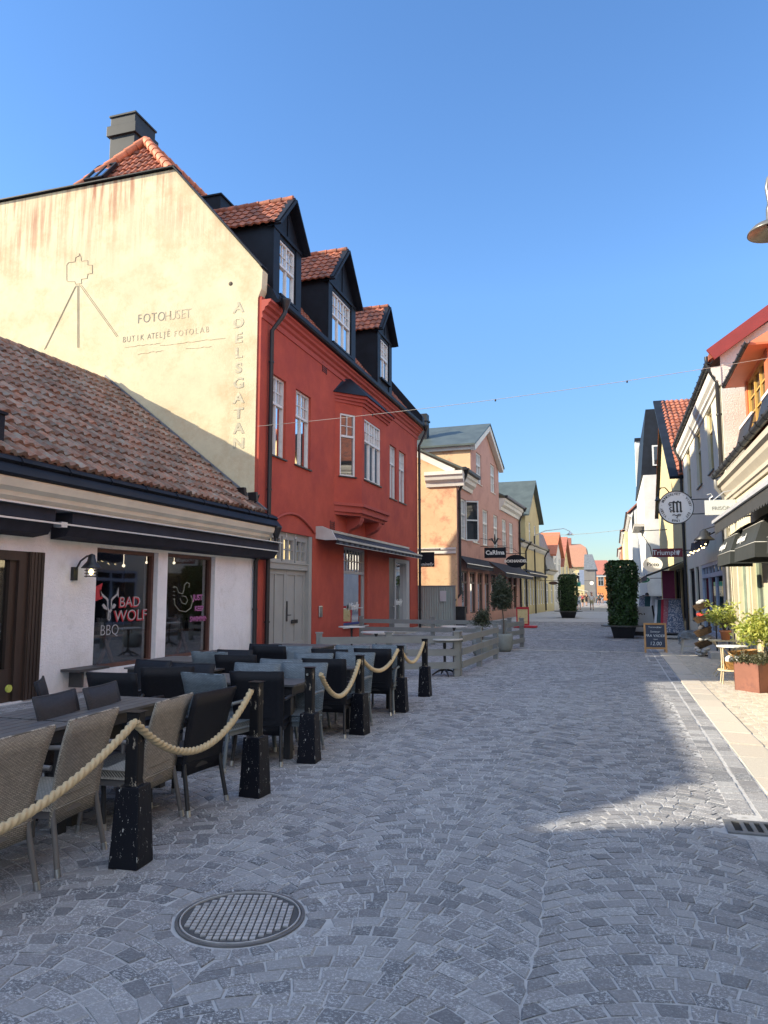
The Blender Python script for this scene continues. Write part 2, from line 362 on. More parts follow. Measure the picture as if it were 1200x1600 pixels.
def tile_roof(m, org, u, v, nu, nv, w_=.22, h=.33, amp=.028, lip=.03, keep=None, jit=.006):
    """pantiles one by one: an S profile across, each course lapping the one below"""
    org, u, v = Vector(org), Vector(u).normalized(), Vector(v).normalized(); n = u.cross(v).normalized()
    if n.z < 0: n = -n
    prof = [(0, .0), (.22, .35), (.45, 1.0), (.68, .9), (.86, .2), (1.0, .0)]
    for i in range(nu):
        for j in range(nv):
            c = org + u * (i + .5) * w_ + v * (j + .5) * h
            if keep and not keep(c): continue
            m.tint = min(1, max(0, random.gauss(.5, .22))); du, dn = random.uniform(-jit, jit), random.uniform(0, jit); lo, hi, lp = [], [], []
            for t, z in prof:
                b = org + u * ((i + t) * w_ + du)
                lo.append(b + v * (j * h - .02) + n * (amp * z + lip + dn)); hi.append(b + v * ((j + 1) * h + .02) + n * (amp * z + dn)); lp.append(b + v * (j * h - .02) + n * (amp * z - .012))
            k = len(prof)
            m.add(lo + hi + lp, [(a, a + 1, k + a + 1, k + a) for a in range(k - 1)] + [(2 * k + a, 2 * k + a + 1, a + 1, a) for a in range(k - 1)])
    return m
def cap_row(m, p, q, r=.11, step=.36):   # half-round ridge / hip tiles
    p, q = Vector(p), Vector(q); n = max(1, int((q - p).length / step)); d = (q - p) / n
    for i in range(n):
        m.tint = min(1, max(0, random.gauss(.5, .2))); a = p + d * i; m.tube([a, a + d * 1.08], [r * 1.1, r * .9], 8)
def downpipe(name, parent, pts, r=.05, m=M_black, hopper=True):
    a = MB(); a.tube(pts, r, 10)
    if hopper:
        p = Vector(pts[0]); a.lathe(p, [(r, -.25), (r * 1.3, -.2), (r * 2.6, .0), (r * 2.7, .05), (0, .05)], 10)
    ps = [Vector(p) for p in pts]
    for i in range(len(ps) - 1):
        if abs(ps[i].z - ps[i + 1].z) > 1.5:
            k = int(abs(ps[i].z - ps[i + 1].z) / 1.6)
            for j in range(k): q = ps[i].lerp(ps[i + 1], (j + .5) / k); a.lathe(q, [(r * 1.25, -.02), (r * 1.25, .02)], 10)
    return a.build(name, m, parent)

# ------------------------------------------------------------------ ground
M_joint = mat('joint_sand', (.39, .395, .41), .95, var=.12, vs=8, bs=.6, bsc=90, col2=(.2, .2, .2), c2s=12)
M_set = sett_mat('porphyry_setts', (.10, .105, .12), (.27, .272, .285), (.33, .34, .355), .9)
M_set2 = sett_mat('pavement_setts', (.36, .32, .26), (.52, .47, .39), (.5, .47, .41), .3)
M_far = mat('far_paving', (.22, .22, .225), .85, var=.16, vs=2, bs=.3, bsc=12)
g = MB(); g.quad((-700, -300, -.02), (700, -300, -.02), (700, 1500, -.02), (-700, 1500, -.02))
tag(g.build('ground', M_far), kind='structure')
g = MB(); g.quad((-8.6, -8, -.003), (3.0, -8, -.003), (3.0, 70, -.003), (-8.6, 70, -.003))
tag(g.build('road_bed', M_joint), kind='structure')

def stone(m, q, z, gap=.0035, rise=.0015, bev=.005):
    """one sett: four corners, pulled in by the joint, with a worn edge"""
    c = sum((Vector(p) for p in q), Vector((0, 0))) / 4
    lo, hi = [], []; m.tint = random.random(); tx, ty = random.gauss(0, .016), random.gauss(0, .016); dz = random.gauss(0, .0012)
    for p in q:
        d = Vector(p) - c; L = max(d.length, .03); a = c + d * (1 - gap * 1.4 / L); b = c + d * (1 - (gap + bev) * 1.4 / L)
        a += V(random.uniform(-1, 1), random.uniform(-1, 1)).to_2d() * .0035 if False else Vector((random.uniform(-.008, .008), random.uniform(-.008, .008)))
        lo.append((a.x, a.y, z - .006)); hi.append((b.x, b.y, z + rise + dz + (b.x - c.x) * tx + (b.y - c.y) * ty))
    m.add(lo + hi, [(4, 5, 6, 7), (0, 1, 5, 4), (1, 2, 6, 5), (2, 3, 7, 6), (3, 0, 4, 7)], False)
def warp(x, y): return x + .014 * sin(y * 31) * sin(x * 3) + .03 * sin(y * .7 + x * .5) + .012 * sin(y * 2.3 + x) + .006 * sin(y * 7.1), y + .04 * sin(x * .8 + y * .35) + .012 * sin(x * 3.7 + y * 1.3)
MH = (-1.83, 3.48, .335)     # manhole: centre, radius kept free
DR = (.68, 1.3, 5.62, 5.93)  # drain grate
def setts(m, x0, x1, y0, y1, colw, rh, n, sag, z=0, gap=.003, bev=.005):
    """segmental arcs: columns of arched courses, the joints square to the arc"""
    nc = round((x1 - x0) / colw); colw = (x1 - x0) / nc
    arc = lambda u: sag * (1 - (2 * u - 1) ** 2)
    for c in range(nc):
        cx = x0 + c * colw; rows = int((y1 - y0) / rh); ph = random.uniform(0, rh)
        for r in range(-4, rows):
            b = y0 + r * rh + ph; k = n + random.choice((-1, 0, 0, 1)); cuts = [0] + [min(1, max(0, (i + random.uniform(-.2, .2)) / k)) for i in range(1, k)] + [1]
            if sag: cuts = [.5 + .5 * (2 * t - 1) * (1 - .13 * (1 - abs(2 * t - 1))) for t in cuts]
            wob = [random.uniform(-.007, .007) for _ in cuts]
            def up(u):
                if not sag: return u
                sl = -sag * 4 * (2 * u - 1) / colw; return min(1, max(0, u - sl * rh / (1 + sl * sl) / colw))
            segs = [(cuts[i], cuts[i + 1], up(cuts[i]), up(cuts[i + 1])) for i in range(k)]
            if sag and segs[0][2] == 0 and up(0) == 0: pass
            for (a, b_, a2, b2) in segs + ([(0, 0, 0, 0)] if False else []):
                q = [Vector(warp(cx + u * colw, b + e * rh + arc(u))) if sag else Vector((cx + u * colw, b + e * rh)) for u, e in ((a, 0), (b_, 0), (b2, 1), (a2, 1))]
                if abs(b2 - a2) < .004: q = q[:3] if False else [q[0], q[1], q[2], q[3] + Vector((.001, .001))]
                mx, my = sum(p.x for p in q) / 4, sum(p.y for p in q) / 4
                if my < y0 - .3 or my > y1: continue
                if hypot(mx - MH[0], my - MH[1]) < MH[2] + .05: continue
                if DR[0] - .05 < mx < DR[1] + .05 and DR[2] - .05 < my < DR[3] + .05: continue
                if sag and mx > .76: continue
                stone(m, q, z, gap, bev=bev)
m = MB(); setts(m, -8.4, .9, 1.6, 26, 1.33, .102, 12, .32)
setts(m, -8.4, .9, 26, 44, 1.33, .16, 8, .32)
for k in range(11):                                    # pale courses of straight stones set across the street
    y = 21.6 + k * 5.6
# ring of stones round the manhole
for k in range(26):
    a0, a1 = 2 * pi * k / 26, 2 * pi * (k + 1) / 26
    stone(m, [Vector((MH[0] + cos(a) * r, MH[1] + sin(a) * r)) for a, r in ((a0, .335), (a1, .335), (a1, .43), (a0, .43))], .0015)
tag(m.build('road', M_set), kind='structure')
m = MB()
for x0, x1, L in ((.76, .93, .19), (.95, 1.1, .24)):
    y = 1.0
    while y < 44:
        l = L * random.uniform(.8, 1.25)
        if not (DR[2] - .12 < y + l / 2 < DR[3] + .12): stone(m, [Vector((x0, y)), Vector((x1, y)), Vector((x1, y + l)), Vector((x0, y + l))], .002, .006)
        y += l
tag(m.build('gutter', M_set), kind='structure')
m = MB(); y = 1.0
while y < 60:
    l = random.uniform(.55, 1.0); stone(m, [Vector((1.11, y)), Vector((1.45, y)), Vector((1.45, y + l)), Vector((1.11, y + l))], .01, .004, .006); y += l
tag(m.build('kerb_slabs', sett_mat('granite_slabs', (.4, .37, .32), (.5, .45, .38), (.48, .45, .41), .3)), kind='structure')
m = MB(); setts(m, 1.46, 2.95, 1.0, 42, 1.49, .088, 16, 0)
tag(m.build('pavement', M_set2), kind='structure')
m = MB()
for y, x0, x1 in ((21.5, -4.5, .75), (26.8, -2.6, .0), (33.2, -3.9, -1.7), (41.5, -5, 1), (50, -5, 1), (62, -5, 1)):
    x = x0
    while x < x1: stone(m, [Vector((x, y)), Vector((x + .3, y)), Vector((x + .3, y + .14)), Vector((x, y + .14))], .012, .003); x += .31
tag(m.build('pale_stone_rows', M_stone), kind='structure')
# ribbed iron manhole cover
mh = thing('manhole_cover', 'round iron manhole cover with a square grid pattern set in the setts', 'manhole cover', (MH[0], MH[1], 0))
m = MB(); m.lathe((MH[0], MH[1], 0), [(.318, -.02), (.318, .006), (.303, .006), (.301, .0), (.0, .0)], 48, smooth=False); m.build('frame', mat('cast_iron_rim', (.13, .13, .135), .5, metal=.3, var=.3, bs=.3, bsc=60), mh)
m = MB(); c30, s30 = cos(radians(17)), sin(radians(17))
for i in range(-8, 9):
    for j in range(-8, 9):
        lx, ly = i * .034, j * .034
        if hypot(abs(lx) + .014, abs(ly) + .014) > .285: continue
        pts = [(lx + a * .0125, ly + b * .0125) for a, b in ((-1, -1), (1, -1), (1, 1), (-1, 1))]
        P_ = [V(MH[0] + c30 * a - s30 * b, MH[1] + s30 * a + c30 * b, .0005) for a, b in pts]; m.prism(P_, (0, 0, .0085))
m.lathe((MH[0], MH[1], 0), [(.296, .001), (.296, .009), (.289, .009), (.289, .001)], 48, smooth=False)
m.build('cover', mat('cast_iron_studs', (.42, .42, .43), .45, metal=.3, var=.25, vs=12), mh)
m = MB(); m.lathe((MH[0], MH[1], 0), [(.286, .0012), (0, .0012)], 40); m.build('recess', mat('grit', (.07, .07, .075), .9), mh)
# drain grate
dg = thing('drain_grate', 'rectangular iron drain grate with slots beside the kerb', 'drain', (.98, 5.77, 0))
m = MB(); z0, z1 = -.01, .009; x0, x1, y0, y1 = DR
m.box(x0, x1, y0, y0 + .045, z0, z1); m.box(x0, x1, y1 - .045, y1, z0, z1); m.box(x0, x0 + .05, y0 + .045, y1 - .045, z0, z1); m.box(x1 - .05, x1, y0 + .045, y1 - .045, z0, z1)
for k in range(1, 8): x = x0 + .05 + (x1 - x0 - .1) * k / 8; m.box(x - .014, x + .014, y0 + .045, y1 - .045, z0, z1)
m.build('grate', mat('grate_iron', (.2, .2, .2), .5, metal=.4, var=.25, vs=10), dg)
m = MB(); m.quad((x0, y0, .0005), (x1, y0, .0005), (x1, y1, .0005), (x0, y1, .0005)); m.build('sump', mat('sump_dark', (.008, .008, .008), .9), dg)

# ------------------------------------------------------------------ restaurant (low house on the left)
M_rough = plaster('roughcast_white', (.80, .80, .82), (.66, .65, .64), bs=1.0, bsc=38, bd=.018, lvl=.07, c2s=2.2)
M_tile_old = mat('old_clay_tiles', (.20, .10, .066), .85, var=.3, vs=9, bs=.5, bsc=60, col2=(.19, .175, .15), c2lo=.43, c2hi=.64, c2s=6, tint=.5)
M_tile = mat('clay_tiles', (.33, .105, .055), .75, var=.25, vs=7, bs=.3, bsc=60, col2=(.11, .055, .045), c2lo=.48, c2hi=.66, c2s=4, tint=.4)
M_tile_br = mat('bright_clay_tiles', (.46, .15, .075), .7, var=.15, vs=7, tint=.3)
M_cream = mat('cream_cornice_paint', (.66, .61, .49), .6, var=.1, vs=2, bs=.15, bsc=30, col2=(.42, .36, .27), c2lo=.66, c2hi=.8, c2s=5)
M_dkwood = mat('dark_stained_wood', (.035, .022, .017), .5, var=.5, vs=5, stretch=(1, 1, .12), bs=.2, bsc=30)
M_int = mat('dim_interior', (.015, .015, .018), .9, var=.4, vs=1)
M_canvas = mat('dark_awning_cloth', (.014, .017, .03), .85, var=.3, vs=3, bs=.2, bsc=8, bd=.02)
M_alu = mat('pale_aluminium', (.62, .64, .68), .35, metal=.5, var=.06)
LY0, LY1 = 1.15, 16.56
lb = thing('restaurant_house', 'low white roughcast restaurant house with an old mossy tiled roof and two dark lettered windows', 'building', (-10.8, 8.8, 0))
ops = [(7.5, 9.42, .02, 2.24), (10.66, 12.46, .3, 2.4), (12.78, 14.62, .3, 2.42), (4.2, 6.2, .3, 2.3)]
m = MB(); LEFT.wall(m, LY0, LY1, -.05, 3.2, ops, .22)
m.quad((-8.5, LY0, 0), (-17.5, LY0, 0), (-17.5, LY0, 3.5), (-13, LY0, 6.85), (-8.5, LY0, 3.5)); m.quad((-17.5, LY0, 0), (-17.5, LY1, 0), (-17.5, LY1, 3.5), (-17.5, LY0, 3.5))
m.build('wall', M_rough, lb)
m = MB(); m.quad((-12.3, LY0, .02), (-8.7, LY0, .02), (-8.7, LY1, .02), (-12.3, LY1, .02)); m.quad((-12.3, LY0, 0), (-12.3, LY1, 0), (-12.3, LY1, 3), (-12.3, LY0, 3)); m.quad((-12.3, LY0, 2.9), (-8.7, LY0, 2.9), (-8.7, LY1, 2.9), (-12.3, LY1, 2.9))
m.build('interior', M_int, lb)
def restaurant_window(s0, s1, z0, z1):
    a = MB(); LEFT.box(a, s0, s0 + .07, z0, z1, -.2, -.1); LEFT.box(a, s1 - .07, s1, z0, z1, -.2, -.1); LEFT.box(a, s0 + .07, s1 - .07, z1 - .07, z1, -.2, -.1); LEFT.box(a, s0 + .07, s1 - .07, z0, z0 + .07, -.2, -.1)
    w_ = a.build('window', mat('brown_frame', (.09, .04, .03), .5, var=.3), lb)
    a = MB(); LEFT.box(a, s0 + .03, s1 - .03, z0 + .03, z1 - .03, -.165, -.157); return w_, a.build('pane', M_clear, w_)
w1, _ = restaurant_window(*ops[1]); w2, _ = restaurant_window(*ops[2]); restaurant_window(*ops[3])
M_red = mat('red_window_paint', (.42, .02, .035), .5, var=.05); M_dimw = mat('chalky_window_paint', (.36, .36, .37), .8, var=.15, vs=9); M_pink = mat('pink_window_paint', (.36, .12, .28), .5); M_yel = mat('pale_yellow_paint', (.34, .35, .27), .5)
xo = -8.5 - .15
def wp(px, py): y, z = onX(px, py, xo); return V(xo, y, z)
m = MB(); m.cur = 0
for k, (px, py, t) in enumerate(((202, 942, 'BAD'), (204, 963, 'WOLF'))):
    if k: m.build('lettering', M_red, w1); m = MB()
    p = wp(px, py); m.text(t, .29 if k else .27, p, (0, 1, .01), ext=.002, bold=.004, xs=1.2)
m.build('lettering', M_red, w1)
m = MB()
for k, (px, py, t) in enumerate(((202, 942, 'BAD'), (204, 963, 'WOLF'))):
    p = wp(px, py) + V(.006, .018, .016); m.text(t, .29 if k else .27, p, (0, 1, .01), ext=.001, bold=-.004, xs=1.2)
m.build('lettering', M_dimw, w1)
m = MB(); p = wp(171, 985); m.text('BBQ', .27, p, (0, 1, 0), ext=.002, bold=-.004); m.build('lettering', M_dimw, w1)
def strokes(mb, pts, r, seg=6): mb.tube([wp(*p) + V(.004, 0, 0) for p in pts], r, seg)
m = MB()                                              # white animal head emblem
def flat(mb, pts): mb.prism([wp(*p) for p in pts], (.006, 0, 0))
flat(m, [(155, 919), (159, 927), (168, 935), (169, 937), (169, 950), (171, 954), (173, 950), (173, 937), (175, 934), (182, 928), (185, 918), (185, 934), (183, 930), (176, 937), (174.5, 940), (174.5, 954), (172, 958), (168, 954), (167, 940), (165, 936), (158, 931), (156, 934)])
flat(m, [(159, 946), (162, 943), (167, 950), (167, 953), (162, 951)]); flat(m, [(172, 950), (178, 943), (181, 945), (179, 950), (173, 952)])
strokes(m, [(169, 957), (168, 967), (169.5, 970), (171.5, 967), (171, 957), (169.5, 955), (169, 957)], .012)
m.build('emblem', M_dimw, w1)
m = MB(); flat(m, [(147, 918), (160, 911), (157, 924), (160, 935), (147, 940)]); m.build('emblem', M_red, w1)
m = MB()
for px, py, t, s in ((309, 934, 'JUST', .17), (311, 951, 'KEEP', .15), (313, 967, 'SWIMMING', .15)):
    m = MB(); m.text(t, s, wp(px, py), (0, 1, 0), ext=.002, bold=.004, xs=1.1); m.build('lettering', M_pink, w2)
m = MB(); strokes(m, [(271, 916), (276, 918), (279, 926), (285, 928), (287, 922), (288, 914), (292, 910), (296, 912), (295, 918)], .007)
strokes(m, [(272, 935), (273, 945), (280, 954), (290, 956), (298, 950), (301, 938), (298, 930)], .007); strokes(m, [(281, 935), (284, 942), (290, 944), (293, 938), (290, 932), (284, 931)], .006)
for k in range(4): strokes(m, [(270, 918 + 6 * k), (273, 918.5 + 6 * k)], .005)
m.build('line_drawing', M_yel, w2)
# a little of the room: two trestle tables, paper rolls, bottles, ceiling bulbs
M_wood = mat('varnished_pine', (.38, .17, .07), .45, var=.25, vs=4, stretch=(1, 1, .2)); M_paper = mat('white_paper', (.75, .75, .75), .9)
for k, (y, lab) in enumerate(((12.0, 'wooden trestle table with a white paper roll behind the red lettered window'), (14.6, 'wooden trestle table behind the window with pink writing'))):
    t = thing('trestle_table', lab, 'table', (-9.6, y, .02), 'tables inside the restaurant')
    m = MB(); m.box(-10.1, -9.15, y - .35, y + .35, .78, .82); m.build('tabletop', M_wood, t, .004)
    for sx in (-9.95, -9.3):
        m = MB(); m.bar((sx, y - .32, .02), (sx, y + .12, .78), .07, .05, (1, 0, 0)); m.build('leg', M_wood, t)
        m = MB(); m.bar((sx + .055, y + .32, .02), (sx + .055, y - .12, .78), .07, .05, (1, 0, 0)); m.build('leg', M_wood, t)
    m = MB(); m.lathe((-9.4, y - .1, .82), [(0, 0), (.1, 0), (.1, .24), (.03, .24), (.03, .33), (0, .33)], 14)
    tag(m.build('paper_roll', M_paper), 'white roll of paper on the table behind the ' + ('red lettered window' if k == 0 else 'pink lettered window'), 'paper roll')
    m = MB(); m.lathe((-9.3, y + .2, .82), [(0, 0), (.04, 0), (.04, .14), (.016, .18), (.016, .24), (0, .24)], 10)
    tag(m.build('bottle', M_dkwood), 'small dark bottle beside the paper roll behind the ' + ('red lettered window' if k == 0 else 'pink lettered window'), 'bottle')
for k, (x, y, z) in enumerate(((-10, 13.4, 2.2), (-11, 13.2, 2.3), (-11.4, 16.2, 2.4), (-11, 17.3 - 1, 2.25), (-10.2, 15.6, 2.35))):
    m = MB(); m.ball((x, y, z), .035); m.tube([(x, y, z + .03), (x, y, 2.89)], .006, 5, cap=False)
    o = m.build('ceiling_bulb', emit('warm_bulb', (1, .85, .6), 2.5), lb)
# shop door in dark timber
m = MB()
for s0, s1, o0, o1 in ((7.5, 7.62, -.2, .03), (8.95, 9.12, -.2, -.02), (9.12, 9.42, -.15, .02)): LEFT.box(m, s0, s1, .02, 2.24, o0, o1)
LEFT.box(m, 7.62, 8.95, 2.1, 2.24, -.2, -.02); LEFT.box(m, 7.62, 8.95, .02, .5, -.16, -.06); LEFT.box(m, 8.82, 8.95, .5, 2.1, -.17, -.07)
for k in range(4): LEFT.box(m, 9.14 + k * .07, 9.185 + k * .07, .02, 2.24, .02, .03)
d = m.build('door', M_dkwood, lb); m = MB(); LEFT.box(m, 7.62, 8.82, .5, 2.1, -.13, -.12); m.build('pane', M_clear, d)
m = MB(); LEFT.box(m, 7.62, 8.82, .5, 2.1, -.16, -.155); 
m = MB()
for k in range(14): LEFT.box(m, 7.6, 8.8, .55 + .11 * k, .59 + .11 * k, -.2, -.19)
m.build('blind', mat('blind_slats', (.12, .11, .1), .6), d)
m = MB(); y, z = onX(14, 1076, -8.44); m.lathe((-8.46, y, z), [(0, .03), (.04, .03)], 16, 'x'); m.lathe((-8.46, y, z), [(.04, .028), (.055, .028), (.055, .0)], 16, 'x', False)
m.build('round_sticker', mat('sticker_yellow', (.5, .55, .1), .5), d)
# cornice, gutter apron, awning boxes
m = MB(); LEFT.prof(m, LY0, 17.0, [(0, 2.9), (.1, 2.9), (.12, 2.97), (.22, 3.02), (.24, 3.08), (.36, 3.13), (.4, 3.22), (.4, 3.26), (0, 3.26)]); m.build('cornice', M_cream, lb)
m = MB(); LEFT.prof(m, LY0, 17.05, [(-.1, 3.27), (.44, 3.27), (.47, 3.3), (.36, 3.44), (.33, 3.46), (.37, 3.5), (.33, 3.56), (.2, 3.62), (-.1, 3.62)])
for k in range(16): LEFT.prof(m, 1.5 + k, 1.53 + k, [(.0, 3.4), (.35, 3.455), (.385, 3.5), (.34, 3.575), (.2, 3.635), (0, 3.6)])
m.build('gutter', M_blacksheet, lb)
m = MB()
for s0, s1 in ((2.0, 9.15), (9.5, 17.0)):
    LEFT.prof(m, s0 + .02, s1, [(.02, 2.87), (.42, 2.87), (.42, 2.7), (.30, 2.5), (.02, 2.46)])
a = m.build('awning', M_canvas, lb)
m = MB(); LEFT.box(m, 2, 17.1, 2.875, 2.897, 0, .50); LEFT.box(m, 2, 16.9, 2.655, 2.68, .425, .455); LEFT.box(m, 9.25, 9.38, 2.62, 2.7, .3, .45); m.build('awning_rail', M_alu, a)
m = MB(); m.box(-8.85, -8.42, 7.2, 8.42, 3.62, 4.2); m.box(-8.88, -8.39, 7.17, 8.45, 4.2, 4.24); m.build('roof_box', M_blacksheet, lb)
# roof
e, r_ = V(-8.26, 0, 3.58), V(-13.0, 0, 7.3); sv = (r_ - e).normalized(); L = (r_ - e).length
m = MB(); tile_roof(m, (-8.26, LY0, 3.6), (0, 1, 0), sv, 69, 15, .222, L / 15.2, amp=.055, lip=.05, jit=.016)
cap_row(m, (-13, LY0, 7.31), (-13, LY1, 7.31), .12)
def sag_roof(mb): mb.v = [(x, y, z - (LY1 - y) * .006 * min(1, max(0, (-8.26 - x) / 4.74)) - .11 * max(0, sin(pi * (y - LY0) / (LY1 - LY0))) ** 2 * min(1, max(0, (-8.26 - x) / 4.74))) for x, y, z in mb.v]
sag_roof(m); rf = m.build('roof', M_tile_old, lb)
m = MB(); m.quad((-8.2, LY0, 3.56), (-8.2, LY1, 3.56), (-13, LY1, 7.27), (-13, LY0, 7.27)); m.quad((-17.8, LY0, 3.5), (-17.8, LY1, 3.5), (-13, LY1, 7.27), (-13, LY0, 7.27)); sag_roof(m); m.build('roof_boarding', M_tile_old, rf)
m = MB(); m.bar((-8.2, LY1 - .06, 3.68), (-13.0, LY1 - .06, 7.44), .12, .03, (0, 0, 1)); m.bar((-8.25, LY1 - .13, 3.73), (-13.1, LY1 - .13, 7.53), .025, .05); m.build('flashing', mat('grey_flashing', (.14, .15, .17), .5, var=.2), rf)


m = MB(); LEFT.box(m, 9.9, 10.64, .36, .4, .0, .36); LEFT.box(m, 10.1, 10.14, .1, .36, .0, .26); m.build('wall_shelf', mat('grey_board', (.05, .048, .05), .6), lb)
downpipe('downpipe', lb, [(-8.12, 16.92, 3.25), (-8.12, 16.92, 2.9), (-8.3, 16.45, 2.62), (-8.42, 16.42, 2.4), (-8.42, 16.42, .05)], .055)
# lamp on the roughcast
lp = thing('wall_lamp', 'black lantern wall lamp with a lit yellow bulb on the white roughcast', 'lamp', (-8.5, 10.05, 1.75))
y, z = 10.08, 1.96
m = MB(); m.box(-8.5, -8.44, y - .05, y + .05, z - .14, z + .08); m.tube([(-8.45, y, z + .02), (-8.38, y + .03, z + .18), (-8.3, y + .08, z + .26), (-8.22, y + .1, z + .27)], .016, 8); m.build('bracket', M_black, lp)
cx, cyy, z = -8.22, y + .1, z - .08
m = MB(); m.lathe((cx, cyy, z), [(.01, .38), (.05, .36), (.07, .26), (.1, .22), (.16, .15), (.16, .14), (.08, .16)], 18); m.build('lamp_shade', M_black, lp)
m = MB()
for h in (.0, .05, .1): m.lathe((cx, cyy, z), [(.095, h), (.105, h), (.105, h + .012), (.095, h + .012)], 16)
for k in range(4): a = pi / 2 * k; m.tube([(cx + .1 * cos(a), cyy + .1 * sin(a), z - .01), (cx + .1 * cos(a), cyy + .1 * sin(a), z + .16)], .005, 5)
m.build('cage', M_black, lp)
m = MB(); m.ball((cx, cyy, z + .08), .04, (1, 1, 1.3)); m.build('bulb', emit('yellow_bulb', (1, .8, .25), 4), lp)
# floodlights at the roof corner
fl = thing('floodlight', 'small black twin floodlight bracket at the roof corner by the cream gable', 'lamp', (-8.4, 16.4, 3.75))
m = MB(); m.tube([(-8.6, 16.45, 3.8), (-8.35, 16.3, 3.9), (-8.2, 16.1, 4.0)], .02, 6); m.build('bracket', M_black, fl)
for (x, y, z) in ((-8.75, 16.25, 4.12), (-8.3, 16.0, 3.95)):
    m = MB(); m.hexa([V(x - .12, y - .02, z - .08), V(x + .12, y - .08, z - .12), V(x + .12, y + .04, z - .12), V(x - .12, y + .06, z - .08)], [V(x - .12, y - .08, z + .1), V(x + .12, y - .12, z + .1), V(x + .12, y, z + .1), V(x - .12, y + .0, z + .1)])
    m.build('lamp_head', M_black, fl, .01)

# ------------------------------------------------------------------ red house
M_redp = plaster('red_plaster', (.43, .085, .055), (.31, .06, .05), bs=.35, bsc=18, lvl=.12, c2s=.8, c2lo=.42, c2hi=.72, streak=((.28, .05, .04), 7.2, 9.2, .5))
M_redm = mat('red_moulding', (.37, .07, .052), .85, var=.07)
M_gable = plaster('cream_gable_plaster', (.64, .56, .38), (.54, .42, .26), streak=((.36, .15, .09), 10.4, 13.3, 1.0), bs=.6, bsc=22, bd=.012, c2s=1.3, c2lo=.48, c2hi=.7, lvl=.1)
Y0, Y1 = 16.6, 32.5
rb = thing('red_house', 'red plastered house with three black dormers, an oriel window and a cream gable wall', 'building', (-12, 24.5, 0))
ws = [(17.25, 18.2, 5.25, 7.45), (18.85, 19.95, 5.25, 7.45), (28.1, 29.05, 5.45, 7.65), (29.45, 30.5, 5.45, 7.65)]
gate = (17.25, 20.2, .03, 3.28); shopw = (22.85, 25.3, .5, 3.18); shopd = (28.0, 31.2, .1, 3.05)
m = MB(); m.quad((-8.5, Y0 + .02, -.05), (-8.7, Y0 + .02, -.05), (-8.7, Y0 + .02, 9.3), (-8.5, Y0 + .02, 9.3)); LEFT.wall(m, Y0 + .02, Y1, -.05, 9.3, ws + [gate, shopw, shopd], .28)
m.quad((-8.5, Y1, 0), (-18, Y1, 0), (-18, Y1, 9.3), (-13.27, Y1, 15.3), (-8.5, Y1, 9.3)); m.quad((-18, Y0, 0), (-18, Y1, 0), (-18, Y1, 9.3), (-18, Y0, 9.3))
m.build('wall', M_redp, rb)
m = MB(); gp = [(-8.6, 0), (-8.6, 9.25), (-8.5, 9.5), (-8.48, 10.0), (-8.58, 10.15), (-11.25, 13.28), (-19.5, 13.3), (-19.5, 0)]
m.prism([V(x, Y0, z) for x, z in gp], (0, .3, 0)); gw = m.build('gable_wall', M_gable, rb)
m = MB(); m.bar((-8.46, Y0 + .12, 10.07), (-11.25, Y0 + .12, 13.33), .42, .035, (0, 0, 1)); m.bar((-11.2, Y0 + .12, 13.33), (-19.6, Y0 + .12, 13.35), .42, .035); m.build('coping', M_blacksheet, gw)
# faded painted writing and the incised camera on its tripod
M_fad = mat('faded_sign_paint', (.46, .42, .31), .9, var=.15, vs=8, col2=(.64, .56, .38), c2lo=.5, c2hi=.62, c2s=7)
M_fad2 = mat('very_faded_sign_paint', (.47, .41, .29), .9, var=.12, vs=6)
def gpn(px, py, o=.004): x, z = onY(px, py, Y0 - o); return V(x, Y0 - o, z)
def seriftext(mb, t, size, p, q, pitch):            # letter by letter with small serifs
    p, q = Vector(p), Vector(q); n = len(t); r = (q - p).normalized()
    for i, ch in enumerate(t):
        if ch == ' ': continue
        c = p.lerp(q, i / (n - 1)); mb.text(ch, size, c, (1, 0, 0), ext=.001, bold=-.003, xs=.82)
m = MB(); seriftext(m, 'FOTO', .37, gpn(218, 499), gpn(252, 495), 1); m.build('painted_lettering', mat('grey_sign_paint', (.24, .22, .19), .9, col2=(.5, .43, .3), c2lo=.6, c2hi=.7, c2s=7), gw)
m = MB(); seriftext(m, 'HUSET', .37, gpn(262, 494), gpn(294, 490), 1); m.build('painted_lettering', M_fad2, gw); m = MB(); seriftext(m, 'FOTOLAB', .24, gpn(274, 522), gpn(324, 515), 1); m.build('painted_lettering', M_fad2, gw)
m = MB(); seriftext(m, 'BUTIK', .24, gpn(194, 531), gpn(222, 527.5), 1); seriftext(m, 'ATELJÉ', .24, gpn(233, 526), gpn(263, 522), 1); m.build('painted_lettering', mat('grey_sign_paint'.replace('grey', 'dim'), (.3, .27, .21), .9, col2=(.55, .47, .32), c2lo=.58, c2hi=.68, c2s=7), gw)
m = MB()
for i, ch in enumerate('ADELSGATAN'):
    m.text(ch, .38, gpn(372.5, 481 + i * 23.6), (1, 0, 0), ext=.002, bold=.012, xs=1.15)

